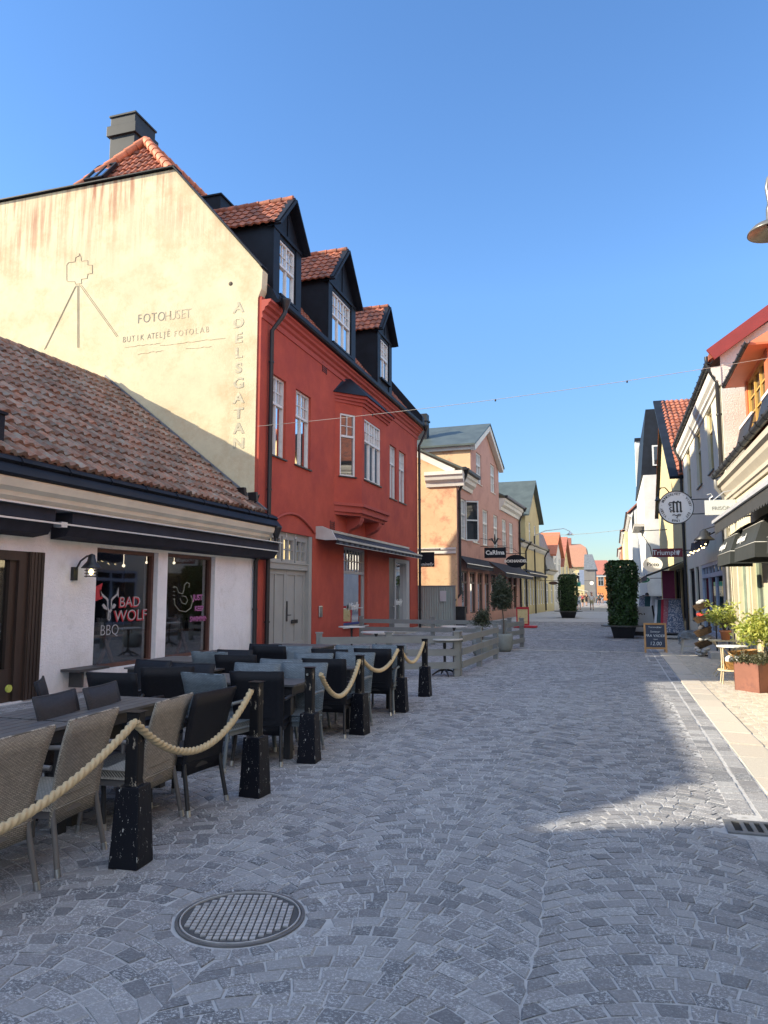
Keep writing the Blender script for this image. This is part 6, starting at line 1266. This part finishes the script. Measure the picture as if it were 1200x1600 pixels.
m = MB(); m.hexa([V(2.0, ya, ze), V(2.0, yb, ze), V(9, yb, ze), V(9, ya, ze)], [V(2.45, ya + .3, zz), V(2.45, yb, zz), V(8, yb, zz), V(8, ya + .3, zz)]); m.box(2.1, 2.6, yb - .8, yb + .1, zz + .5, zz + .8); m.build('roof', M_blacksheet, h)
m = MB(); m.box(1.45, 2.1, 53.2, 59, 6.2, 6.4); m.build('balcony_slab', M_stone, h); m = MB(); m.box(1.44, 1.48, 53.2, 59, 7.25, 7.3)
for k in range(30): m.box(1.45, 1.47, 53.2 + .2 * k, 53.23 + .2 * k, 6.4, 7.25)
m.build('balcony_rail', M_black, h)
for q in st: window(F5, *q, h, 2, q[2] + 1.1, 1, 1, depth=.1, fr=.1, m=M_sash)
xx = Fr(0, ya, (1, 0), (0, -1)); m = MB(); xx.box(m, 2.75, 3.5, 10.2, 11.6, .02, .1); w_ = m.build('roof_window', M_sash, h); m = MB(); xx.box(m, 2.85, 3.4, 10.3, 11.5, .1, .12); m.build('pane', M_glass, w_)
F6 = Fr(1.62, 0, (0, 1), (-1, 0))
eave_house('white house with a red tiled roof and a black dormer farther down on the right', F6, 0, 0, 0, 8.6, 12.6, M_white, M_redr, [(.7, 2.6), (3.8, 5.6), (6.2, 7.6)], 3, D=8, s0=67.3, s1=84)
F7 = Fr(1.25, 0, (0, 1), (-1, 0))
eave_house('distant cream house on the right with a red roof', F7, 0, 0, 0, 8.4, 12.2, M_yelp, M_redr, [(.7, 2.6), (3.8, 5.6)], 3, D=8, s0=84.2, s1=104)
F8 = Fr(1.0, 0, (0, 1), (-1, 0))
eave_house('farthest brick red house on the right above the ivy column', F8, 0, 0, 0, 7.6, 10.5, M_brick, M_redr, [(.7, 2.6), (3.8, 5.6)], 4, D=8, s0=104.2, s1=126)
# signs of the right row
cross = lambda *a, **k: cross_sign(*a, **k)
y_ = 30.4; x0, z0 = onY(1020, 858, y_); x1, z1 = onY(1067, 870, y_); t = thing('shop_sign', 'dark red sign with white lettering below the round sign', 'sign', (x0, y_, z1)); m = MB(); m.box(x0, x1, y_, y_ + .08, z1, z1 + .33); m.build('board', mat('dark_red_sign', (.16, .012, .022), .45), t)
m = MB(); m.text('Triumph', .26, ((x0 + x1) / 2 - .1, y_ - .004, z1 + .165), (1, 0, 0), ext=.003, bold=.003); m.build('lettering', M_letw, t); m = MB(); xx_ = x1 - .16
m.prism([V(xx_ + a, y_ - .003, z1 + .17 + b) for a, b in ((-.07, .09), (-.035, .05), (0, .1), (.035, .05), (.07, .09), (.03, -.05), (.02, -.1), (-.02, -.1), (-.03, -.05))], (0, -.006, 0)); m.build('emblem', M_letw, t)
m = MB(); m.tube([(x1 - .02, y_ + .04, z1 + .25), (RX_, y_ + .04, z1 + .25)], .02, 6); m.build('arm', M_black, t)
y_ = 44; x, z = onY(1020, 882, y_); t = thing('shop_sign', 'white oval sign with dark lettering on a curved bracket below the dark red sign', 'sign', (x, y_, z)); m = MB(); m.prism([V(x + .52 * cos(2 * pi * k / 32), y_, z + .42 * sin(2 * pi * k / 32)) for k in range(32)], (0, .08, 0)); m.build('board', M_letw, t)
m = MB(); m.text('Picco', .3, (x, y_ - .004, z), (1, 0, 0), ext=.003, bold=.004); m.build('lettering', M_iron, t); m = MB(); m.tube([(x, y_ + .04, z + .42), (x - .1, y_ + .04, z + 1.0), (x - .6, y_ + .04, z + 1.9), (RX_, y_ + .04, z + 1.95)], .03, 6); m.build('arm', M_iron, t)
y_ = 50; x, z = onY(1005, 906, y_); t = thing('shop_sign', 'small green oval sign with a pale rim left of the white oval sign', 'sign', (x, y_, z)); m = MB(); m.prism([V(x + .42 * cos(2 * pi * k / 28), y_, z + .2 * sin(2 * pi * k / 28)) for k in range(28)], (0, .08, 0)); m.build('board', mat('green_sign', (.02, .16, .07), .5), t)
m = MB(); m.tube([(x + .42 * cos(2 * pi * k / 28), y_ + .01, z + .2 * sin(2 * pi * k / 28)) for k in range(29)], .02, 5); m.build('rim', M_letw, t); m = MB(); m.text('HEMTEX'[0:0] + 'blommor', .16, (x, y_ - .004, z), (1, 0, 0), ext=.003); m.build('lettering', M_letw, t); m = MB(); m.tube([(x + .4, y_ + .04, z + .1), (RX_, y_ + .04, z + .1)], .02, 5); m.build('arm', M_iron, t)

# ------------------------------------------------------------------ things on the right pavement
random.seed(5)
M_yw = mat('honey_wood', (.42, .23, .09), .5, var=.2, vs=6, stretch=(1, 1, .3)); M_slateb = mat('chalkboard_blue', (.022, .035, .07), .6, var=.2, vs=3)
x, y = 1.03, 21.6; t = thing('chalkboard', 'wooden framed A board with blue chalkboard reading 12.00', 'sign', (x, y, 0)); lean = .14
def cb(u, z, o=0): return V(x + u, y + lean * z / .78 * 1.0 + o, z)
m = MB()
for sx in (-.27, .27): m.bar(cb(sx, 0), cb(sx, .8), .05, .035, (0, 1, 0))
m.bar(cb(-.245, .78), cb(.245, .78), .035, .05); m.bar(cb(-.245, .13), cb(.245, .13), .035, .05); m.build('frame', M_yw, t)
m = MB(); m.hexa([cb(-.25, .15), cb(.25, .15), cb(.25, .15, .015), cb(-.25, .15, .015)], [cb(-.25, .76), cb(.25, .76), cb(.25, .76, .015), cb(-.25, .76, .015)]); m.build('board', M_slateb, t)
m = MB()
for sx in (-.25, .25): m.bar(cb(sx, 0, .42), cb(sx, .78, .06), .03, .03)
m.build('back_leg', M_yw, t); M_chalk = mat('chalk', (.5, .55, .6), .9, var=.3, vs=30); m = MB()
for s_t, z, size in (('Tornmöbler', .69, .07), ('Sommar', .57, .075), ('FRA VÄDER', .46, .1), ('öppet', .37, .05), ('12.00', .25, .14)): m.text(s_t, size, cb(0, z, -.006), (1, 0, 0), (0, lean / .78, 1), ext=.002, shear=.1)
m.build('lettering', M_chalk, t)
x, y = onG(1007, 989); x, y = 1.02, 29.9; t = thing('pavement_sign', 'pale grey pavement board with curved dark lettering behind the chalkboard', 'sign', (x, y, 0)); m = MB(); m.hexa([V(x - .45, y, .18), V(x + .42, y, .18), V(x + .42, y + .04, .18), V(x - .45, y + .04, .18)], [V(x - .45, y + .2, 1.12), V(x + .32, y + .2, 1.12), V(x + .32, y + .24, 1.12), V(x - .45, y + .24, 1.12)]); m.build('board', mat('pale_grey_board', (.34, .34, .34), .6), t)
m = MB(); m.bar((x + .46, y, .02), (x + .35, y + .22, 1.16), .05, .05); m.bar((x - .48, y, .02), (x - .47, y + .22, 1.16), .05, .05); m.box(x - .48, x + .46, y - .02, y + .04, .02, .18); m.build('frame', M_iron, t)
m = MB()
for s_t, zc, sz in (('MEDIAN', .78, .22), ('HUND', .55, .2)):
    for i, ch in enumerate(s_t): u = (i - (len(s_t) - 1) / 2) * .135; m.text(ch, sz, (x - .02 + u, y + .13 + .02 * (zc - .6), zc - u * u * (.5 if zc > .6 else -.3)), (1, 0, 0), (0, .2, 1), ext=.003, bold=.01)
m.build('lettering', mat('brown_lettering', (.07, .05, .03), .6), t); m = MB(); m.hexa([V(x - .2, y + .03, .3), V(x + .15, y + .03, .3), V(x + .15, y + .035, .3), V(x - .2, y + .035, .3)], [V(x - .2, y + .05, .38), V(x + .15, y + .05, .38), V(x + .15, y + .055, .38), V(x - .2, y + .055, .38)]); m.build('red_stripe', mat('dull_red', (.35, .06, .03), .6), t)
def garment(name, label, x, y, w_, z0, z1, m_, yaw=0, flare=1.25, group='clothes on the outdoor racks'):
    m = MB(); n = 14; ring0, ring1, ring2 = [], [], []
    for k in range(n):
        a = 2 * pi * k / n; f = 1 + .12 * (k % 2); 
        for rg, sc, z in ((ring0, .8, z1), (ring1, 1.0, (z0 + z1) / 2), (ring2, flare * f, z0)): u, v = cos(a) * w_ / 2 * sc, sin(a) * .05 * (sc if rg is not ring0 else .4); rg.append(V(x + u * cos(yaw) - v * sin(yaw), y + u * sin(yaw) + v * cos(yaw), z))
    vs = ring0 + ring1 + ring2; m.add(vs, [(j * n + k, j * n + (k + 1) % n, (j + 1) * n + (k + 1) % n, (j + 1) * n + k) for j in range(2) for k in range(n)] + [tuple(range(n))], True)
    o = m.build(name, m_); tag(o, label, 'clothing', group); return o
M_flor = mat('blue_floral_cloth', (.10, .13, .2), .9, col2=(.42, .42, .44), c2s=22, c2lo=.5, c2hi=.54); M_red2 = mat('red_cloth', (.4, .03, .05), .9); M_wh2 = mat('white_cloth', (.6, .62, .63), .9); M_teal2 = mat('dark_teal_cloth', (.03, .08, .09), .9); M_rose = mat('rose_print_cloth', (.35, .13, .15), .9, col2=(.5, .4, .4), c2s=20)
x, y = 2.0, 28.6; t = thing('clothes_rack', 'low steel clothes rack with floral skirts in front of the yellow gable house', 'rack', (x, y, 0)); m = MB(); m.tube([(1.55, y - .4, .12), (1.55, y - .4, 1.42), (2.3, y + .4, 1.42), (2.3, y + .4, .12)], .018, 6); m.tube([(1.55, y - .65, .12), (1.55, y - .1, .12)], .02, 6); m.tube([(2.3, y + .15, .12), (2.3, y + .65, .12)], .02, 6); m.build('frame', M_steel, t); m = MB(); m.box(1.5, 2.4, y - .4, y + .4, .14, .2); m.build('shelf', M_iron, t)
for k, (dx, mm, w_, z0, lab) in enumerate(((0.0, M_wh2, .3, .45, 'white garment at the left end of the floral rack'), (.1, M_teal2, .34, .45, 'dark teal garment beside the white one on the rack'), (.2, M_red2, .3, .4, 'red garment between the teal one and the floral skirt'), (.3, M_rose, .34, .27, 'rose printed skirt next to the red garment'), (.52, M_flor, .5, .25, 'wide blue floral skirt at the front of the rack'))): garment('garment', lab, 1.5 + dx, y - .45 - dx * .3, w_, z0, 1.4, mm, .15)
x, y = 1.6, 36.5; t = thing('clothes_rack', 'farther clothes rack with grey shirts behind the chalkboard', 'rack', (x, y, 0)); m = MB(); m.tube([(x - .5, y, .1), (x - .5, y, 1.55), (x + .6, y, 1.55), (x + .6, y, .1)], .018, 6); m.build('frame', M_steel, t)
for k in range(4): garment('garment', ('striped grey', 'dark grey', 'pale checked', 'blue grey')[k] + ' shirt hanging on the farther rack', x - .35 + .24 * k, y - .06, .36, .75, 1.5, (M_flor, M_teal2, M_wh2, M_flor)[k], .2 * k, 1.05)
# stool under a sheepskin
x, y = 1.95, 21.75; t = thing('stool', 'pale wooden stool standing under a grey sheepskin', 'stool', (x, y, 0)); M_birch = mat('pale_birch', (.5, .46, .38), .6, var=.1)
m = MB(); m.box(x - .24, x + .24, y - .15, y + .15, .5, .54); m.build('seat', M_birch, t)
for sx in (-1, 1):
    for sy_ in (-1, 1): m = MB(); m.bar((x + sx * .26, y + sy_ * .17, 0), (x + sx * .2, y + sy_ * .12, .5), .04, .04); m.build('leg', M_birch, t)
m = MB(); m.bar((x - .22, y - .15, .2), (x + .22, y - .15, .2), .03, .03); m.build('stretcher', M_birch, t)
m = MB(); vs = []; nx, ny = 18, 12
for j in range(ny + 1):
    for i in range(nx + 1):
        u, v = i / nx * 2 - 1, j / ny * 2 - 1; r = hypot(u, v * .8); X = x + u * .34; Y = y + v * .3; drop = max(0, abs(u) - .62) ** 1.3 * 1.1 + max(0, abs(v) - .5) ** 1.2 * .75
        vs.append(V(x + max(-.3, min(.3, u * .34)) + .015 * sin(9 * v), y + max(-.2, min(.2, v * .3)) + .01 * sin(7 * u), .585 - drop * .5 + .02 * sin(u * 5 + v * 3)))
m.add(vs, [(j * (nx + 1) + i, j * (nx + 1) + i + 1, (j + 1) * (nx + 1) + i + 1, (j + 1) * (nx + 1) + i) for j in range(ny) for i in range(nx)], True)
for k in range(1500): p = random.choice(vs); m.leaf(p + V(random.uniform(-.02, .02), random.uniform(-.02, .02), random.uniform(-.01, .02)), .045, asp=.4)
tag(m.build('sheepskin', mat('grey_sheepskin', (.24, .27, .3), .95, var=.25, vs=5, col2=(.10, .12, .14), c2s=6)), 'shaggy grey sheepskin draped over the pale stool', 'sheepskin')
# tower of tilted wicker baskets
M_bask = weave('dark_basket', (.11, .07, .04), 1.6); M_bask2 = weave('honey_basket', (.45, .24, .08), 1.6)
def basket(name, lab, c, w_, d, hh, tilt, m_, group=None):
    m = MB(); R_ = Matrix.Rotation(tilt, 3, 'Y'); n = 20; rings = []
    for r, z in ((.0, 0), (.8, 0), (1, hh), (.92, hh), (.74, .03), (0, .03)): rings.append([V(*c) + R_ @ V(w_ / 2 * r * abs(cos(2 * pi * k / n)) ** .6 * (1 if cos(2 * pi * k / n) > 0 else -1), d / 2 * r * abs(sin(2 * pi * k / n)) ** .6 * (1 if sin(2 * pi * k / n) > 0 else -1), z) for k in range(n)])
    m.add([p for rg in rings for p in rg], [(j * n + k, j * n + (k + 1) % n, (j + 1) * n + (k + 1) % n, (j + 1) * n + k) for j in range(5) for k in range(n)]); o = m.build(name, m_); tag(o, lab, 'basket', group); return o
bx, by = 2.22, 20.9; t = thing('basket_stand', 'black metal stand holding the tower of tilted baskets by the shop window', 'stand', (bx, by, 0)); m = MB(); m.bar((bx + .26, by, 0), (bx + .26, by, 1.55), .03, .03); m.bar((bx - .2, by, .02), (bx + .3, by, .02), .03, .03); m.bar((bx + .26, by - .25, .02), (bx + .26, by + .25, .02), .03, .03); m.build('frame', M_black, t)
M_cl = [mat('bundle_grey', (.4, .4, .4), .9), mat('bundle_red', (.45, .04, .03), .9), mat('bundle_dark', (.06, .06, .07), .9), mat('bundle_pale', (.5, .5, .47), .9)]
for k, (z, l, b) in enumerate(((1.22, 'topmost', 'grey wool bundle lying in the topmost basket'), (.9, 'second highest', 'red bundle lying in the second highest basket'), (.55, 'third highest', 'dark bundle in the third highest basket'), (.25, 'lowest', 'pale bundle in the lowest basket'))):
    basket('basket', l + ' of the tilted dark baskets in the tower', (bx - .02, by, z), .46, .36, .16, -.38, M_bask, 'tilted dark baskets'); m = MB()
    for j in range(7): m.ball((bx + random.uniform(-.14, .12), by + random.uniform(-.1, .1), z + .14 + random.uniform(0, .06)), .06, (1.2, 1, .8), 8)
    tag(m.build('bundle', M_cl[k]), b, 'bundle')
m = MB()
for j in range(16): m.ball((bx - .08 + random.uniform(-.16, .16), by - .16 + random.uniform(-.1, .1), .05 + random.uniform(0, .16)), .06, (1.2, 1, .8), 8)
tag(m.build('wool_heap', M_cl[0]), 'heap of grey wool bundles at the foot of the basket tower', 'wool')
m = MB(); m.box(2.22, 2.55, 20.0, 20.6, 0, .16); tag(m.build('stone_step', M_stone, bevel=.01), 'pale stone step at the black door of the cream house', 'step')
# cream bistro table and shelf stand with plants
M_crm = mat('cream_metal', (.6, .5, .32), .5, var=.06)
x, y = 2.08, 16.0; t = thing('bistro_table', 'cream folding bistro table with a potted plant on top', 'table', (x, y, 0)); m = MB(); m.box(x - .32, x + .32, y - .22, y + .22, .68, .7); m.build('tabletop', M_crm, t)
for sy_ in (-.2, .2):
    for a in (-1, 1): m = MB(); m.tube([(x + a * .26, y + sy_, .68), (x, y + sy_, .36), (x - a * .26, y + sy_, 0)], .012, 6); m.build('leg', M_crm, t)
m = MB(); m.lathe((x - .02, y, .7), [(0, 0), (.075, 0), (.095, .15), (.11, .15), (.11, .19), (.09, .19), (.09, .16), (0, .16)], 18); TP = m.build('pot', mat('terracotta', (.5, .2, .1), .8, var=.1)); tag(TP, 'small terracotta pot standing on the cream bistro table', 'pot'); random.seed(4)
m = MB(); c = MB(); t = thing('pot_plant', 'bright green leafy plant growing in the terracotta pot', 'plant', (x - .02, y, .86))
for k in range(16):
    a = 2 * pi * k / 16; r = random.uniform(.12, .36); e = V(x - .06 + cos(a) * r, y + sin(a) * r, .9 + random.uniform(.18, .52)); m.tube([(x - .02, y, .86), V(x - .02, y, 1.05).lerp(e, .4), e], [.01, .007, .004], 5)
    for j in range(34): p = V(x - .02, y, 1.0).lerp(e, random.uniform(.35, 1.1)); c.leaf(p + V(random.gauss(0, .06), random.gauss(0, .06), random.gauss(0, .05)), .085, asp=.5)
m.build('stem', M_bark, t); c.build('foliage', L_lime, t)
x, y = 2.0, 14.75; t = thing('plant_stand', 'cream wire stand in front of the bistro table, holding a round tray and baskets', 'stand', (x, y, 0))
for a in (-1, 1):
    for b in (-1, 1): m = MB(); m.tube([(x + a * .2, y + b * .14, 0), (x + a * .17, y + b * .12, .3), (x + a * .17, y + b * .12, .66)], .012, 6); m.build('leg', M_crm, t)
for z in (.24, .66): m = MB(); m.lathe((x, y, z), [(0, -.01), (.26, -.01), (.26, .01), (0, .01)], 20, smooth=False); m.build('shelf', M_crm if z < .5 else M_letw, t)
m = MB()
for a in (-1, 1): m.tube([(x + a * .17, y + .12, .66), (x - a * .05, y + .12, .45), (x + a * .12, y - .12, .25)], .01, 5)
m.build('brace', M_crm, t); basket('basket', 'large honey coloured basket behind the rusty planter', (x + .22, y + .25, .4), .5, .4, .17, -.12, M_bask2); basket('basket', 'small honey coloured basket with white pots on the low shelf of the cream stand', (x, y, .255), .36, .3, .14, 0, M_bask2)
m = MB(); m.ball((x - .05, y, .42), .08); m.ball((x + .08, y + .02, .42), .07); tag(m.build('white_flowers', M_wh2), 'white flower heads in the small honey basket', 'flowers')
# rusty planter with a small tree
c0 = V(1.88, 13.8, 0); u1 = (V(2.19, 13.42, 0) - c0).normalized(); u2_ = V(-u1.y, u1.x, 0); s_ = .50; t = thing('planter', 'square rusty steel planter with trailing plants at the right edge', 'planter', tuple(c0)); M_rust = mat('corten_steel', (.19, .075, .05), .75, var=.18, vs=3, bs=.2, bsc=50, col2=(.12, .05, .04), c2s=5)
q = [c0, c0 + u1 * s_, c0 + u1 * s_ + u2_ * .9, c0 + u2_ * .9]; m = MB()
for i in range(4): a, b = q[i], q[(i + 1) % 4]; d_ = (b - a).normalized(); nn = V(-d_.y, d_.x, 0) * .012; m.hexa([a, b, b + nn, a + nn], [p + V(0, 0, .47) for p in (a, b, b + nn, a + nn)])
m.quad(*[p + V(0, 0, .43) for p in q]); m.build('box', M_rust, t); m = MB(); random.seed(9)
for k in range(1700): p = c0 + u1 * random.uniform(-.06, s_ + .05) + u2_ * random.uniform(-.04, .94); m.leaf(p + V(0, 0, .45 + abs(random.gauss(0, .07))), .045)
m.build('ground_plants', L_dark, t)
pc = c0 + u1 * .27 + u2_ * .42; tree('small_tree', 'small bright leafed tree growing out of the rusty planter', 'tree', pc.x, pc.y, .43, .82, .5, 26, 85, L_lime, .1, .02, seed=12)
t = thing('garden_chair', 'pale garden chair with a grey green seat cushion behind the small tree', 'chair', (2.35, 15.2, 0)); m = MB(); m.box(2.2, 2.55, 15.0, 15.45, .42, .47); m.build('seat', M_crm, t); m = MB(); m.box(2.19, 2.5, 15.0, 15.42, .475, .55); m.build('cushion', mat('sage_cushion', (.3, .38, .33), .9), t, .02)
m = MB(); m.box(2.52, 2.56, 15.0, 15.45, .47, 1.0); m.build('backrest', M_crm, t)
for a in (2.21, 2.52):
    for b in (15.02, 15.42): m = MB(); m.tube([(a, b, 0), (a, b, .42)], .012, 6); m.build('leg', M_crm, t)
# street lamp, its goose neck and shade in view at the right edge
t = thing('street_lamp', 'grey goose neck street lamp with a wide metal shade hanging in from the right', 'street lamp', (2.5, 9.2, 0)); lx, ly, lz = 1.70, 8.95, 5.62; M_lampm = mat('lamp_metal', (.16, .16, .15), .35, metal=.35, var=.25, vs=6)
lx, lz = onY(1206, 357, ly); m = MB(); m.tube([(2.52, ly, 0), (2.52, ly, 6.3)], .055, 10); m.build('pole', M_lampm, t)
m = MB(); xs = [(lx, ly, lz + .28), (lx - .02, ly, lz + .5)] + [V(lx - .02 + (1 - cos(a)) * .26, ly, lz + .5 + sin(a) * .26) for a in [pi * k / 8 for k in range(1, 8)]] + [V(lx + .5, ly, lz + .4), V(2.52, ly, lz + .1)]; m.tube(xs, .03, 10); m.build('arm', M_lampm, t)
m = MB(); m.lathe((lx, ly, lz), [(.036, .3), (.036, .27), (.045, .27), (.045, .24), (.04, .24)], 16); m.lathe((lx, ly, lz), [(.05, .24), (.055, .1), (.07, .08), (.2, .03), (.255, -.03), (.26, -.05), (.25, -.05), (.19, .0), (.05, .05)], 28); m.build('lamp_shade', M_lampm, t); m = MB(); m.ball((lx, ly, lz - .0), .05); m.build('bulb', M_letw, t)
# wires across the street
def wire(a, b, sag, lab, beads=0, r=.006):
    a, b = Vector(a), Vector(b); pts = []
    for k in range(41): q = k / 40; p = a.lerp(b, q); p.z -= sag * 4 * q * (1 - q); pts.append(p)
    t = thing('street_cable', lab, 'cable', tuple(a), 'cables spanning the street'); m = MB(); m.tube(pts, r, 5); m.build('cable', mat('pale_cable', (.35, .33, .3), .6), t)
    for k in range(beads): m = MB(); p = pts[int(40 * (k + 1) / (beads + 1))]; m.lathe(p - V(0, 0, .05), [(0, 0), (.02, .01), (.02, .04), (.008, .06)], 8); m.build('lamp_holder', M_iron, t)
ya_, za_ = onX(403, 666, -8.45); yb_, zb_ = onX(1200, 591, 2.9)
wire((-8.46, ya_, za_), (3.4, 17.5, 6.75), .12, 'thin cable strung from the red house to the orange dormer', 3)
wire((-6.2, 72, onY(866, 836, 72)[1]), (1.6, 72, onY(980, 826, 72)[1]), .15, 'far thin cable strung high across the street', 3, .02)

# ------------------------------------------------------------------ people
def skin_mesh(pts, edges, radii, sub=2):
    me = bpy.data.meshes.new('s'); me.from_pydata(pts, edges, []); o = bpy.data.objects.new('s', me); C.objects.link(o); md = o.modifiers.new('k', 'SKIN'); me.skin_vertices[0].data[0].use_root = True
    for i, r in enumerate(radii): me.skin_vertices[0].data[i].radius = (r, r) if not isinstance(r, tuple) else r
    o.modifiers.new('b', 'SUBSURF').levels = sub; dg = bpy.context.evaluated_depsgraph_get(); dg.update(); ev = o.evaluated_get(dg); r = bpy.data.meshes.new_from_object(ev); bpy.data.objects.remove(o); bpy.data.meshes.remove(me); return r
def person(label, x, y, heading, h, shirt, legs, hat=None, hair=(.05, .03, .02), skirt=False, step=.22, group='people walking in the street'):
    """walking figure: one skinned body; shirt, trousers, hair and shoes over it"""
    k = h / 1.72; t = thing('person', label, 'person', (x, y, 0), group); R_ = Matrix.Rotation(heading, 4, 'Z')
    def P(a, b, c): return tuple(R_ @ V(a * k, b * k, c * k) + V(x, y, 0))
    J = dict(pelvis=(0, 0, .95), waist=(0, 0, 1.1), chest=(0, -.01, 1.32), neck=(0, 0, 1.47), head0=(0, -.01, 1.54), head=(0, -.01, 1.62), crown=(0, 0, 1.69),
             shl=(-.17, 0, 1.4), ell=(-.24, .05, 1.14), wrl=(-.25, -.06 - step * .3, .92), hal=(-.25, -.1 - step * .3, .84), shr=(.17, 0, 1.4), elr=(.24, .05, 1.14), wrr=(.25, .02, .9), har=(.25, .0, .81),
             hil=(-.09, 0, .9), knl=(-.1, -step * .6, .52), anl=(-.1, -step, .09), tol=(-.11, -step - .13, .03), hir=(.09, 0, .9), knr=(.1, step * .2, .5), anr=(.1, step, .12), tor=(.11, step - .1, .03))
    rad = dict(pelvis=.13, waist=.115, chest=.14, neck=.055, head0=.075, head=.095, crown=.06, shl=.06, ell=.042, wrl=.03, hal=.03, shr=.06, elr=.042, wrr=.03, har=.03, hil=.085, knl=.058, anl=.038, tol=.03, hir=.085, knr=.058, anr=.038, tor=.03)
    ed = [('pelvis', 'waist'), ('waist', 'chest'), ('chest', 'neck'), ('neck', 'head0'), ('head0', 'head'), ('head', 'crown'), ('chest', 'shl'), ('shl', 'ell'), ('ell', 'wrl'), ('wrl', 'hal'), ('chest', 'shr'), ('shr', 'elr'), ('elr', 'wrr'), ('wrr', 'har'), ('pelvis', 'hil'), ('hil', 'knl'), ('knl', 'anl'), ('anl', 'tol'), ('pelvis', 'hir'), ('hir', 'knr'), ('knr', 'anr'), ('anr', 'tor')]
    def grow(names, es, grow_=1.0, add=0): ids = {n: i for i, n in enumerate(names)}; return skin_mesh([P(*J[n]) for n in names], [(ids[a], ids[b]) for a, b in es if a in ids and b in ids], [(rad[n] + add) * k * grow_ for n in names])
    def put(name, me, m_): mb = MB(); mb.add([v.co for v in me.vertices], [tuple(p.vertices) for p in me.polygons], True); o = mb.build(name, m_, t); bpy.data.meshes.remove(me); return o
    put('body', grow(list(J), ed), mat('skin', (.42, .24, .17), .6, var=.05)); J2 = dict(J)
    put('shirt', grow(['waist', 'pelvis', 'chest', 'shl', 'ell', 'shr', 'elr'], ed, 1.0, .018), shirt)
    kk = ['pelvis', 'hil', 'knl', 'hir', 'knr'] + ([] if skirt else [])
    put('shorts', grow(kk, ed, 1.0, .02), legs)
    for s in ('l', 'r'): m = MB(); c = V(*P(*J['to' + s])); m.ball(c + V(0, 0, .02 * k), .055 * k, (.9, 1.9, .8)); m.build('shoe', M_iron, t)
    m = MB(); c = V(*P(0, .02, 1.66)); m.ball(c, .108 * k, (1, 1.05, 1)); m.build('hair', mat('dark_hair', hair, .7), t)
    if hat: m = MB(); c = V(*P(0, 0, 1.7)); m.ball(c, .115 * k, (1, 1.1, .7)); m.lathe(c, [(.1 * k, 0), (.17 * k, -.02), (.17 * k, -.03)], 16); m.build('hat', hat, t)
    return t
M_khaki = mat('khaki_cloth', (.35, .3, .19), .9); M_jean = mat('pale_denim', (.25, .3, .36), .9); M_pinkhat = mat('pale_pink_cap', (.5, .35, .34), .9); M_grey2 = mat('pale_shirt', (.6, .58, .58), .9)
x, y = onG(905, 953); person('person in a white shirt and pale denim shorts walking on the left', x, y, -.1, 1.66, M_wh2, M_jean)
x, y = onG(925, 953.5); person('person in a pale shirt, khaki shorts and light cap walking on the right', x, y, .1, 1.78, M_grey2, M_khaki, M_pinkhat, step=-.2)
for i, (px, Yd, hh, sh, lg, lb_) in enumerate(((909, 96, 1.7, M_red2, M_iron, 'distant person in red standing behind the two walkers'), (915, 104, 1.75, M_iron, M_iron, 'distant person all in black just behind the walkers'), (934, 118, 1.75, M_teal2, M_iron, 'distant person in dark teal right of the walkers'), (940, 125, 1.7, M_iron, M_jean, 'distant person in black top and jeans near the far end'), (937, 140, 1.7, M_wh2, M_iron, 'farthest person in a white shirt at the end of the street'), (1004, 43, 1.5, M_wh2, M_iron, 'person in white behind the pale pavement board, near the right row'), (1010, 40, 1.62, M_flor, M_iron, 'person in a pale patterned shirt beside the farther clothes rack'))):
    x = onYx(px, Yd); person(lb_, x, Yd, random.uniform(-.5, .5), hh, sh, lg)
for o in list(bpy.data.objects):
    if o.name.startswith('x') and False: pass
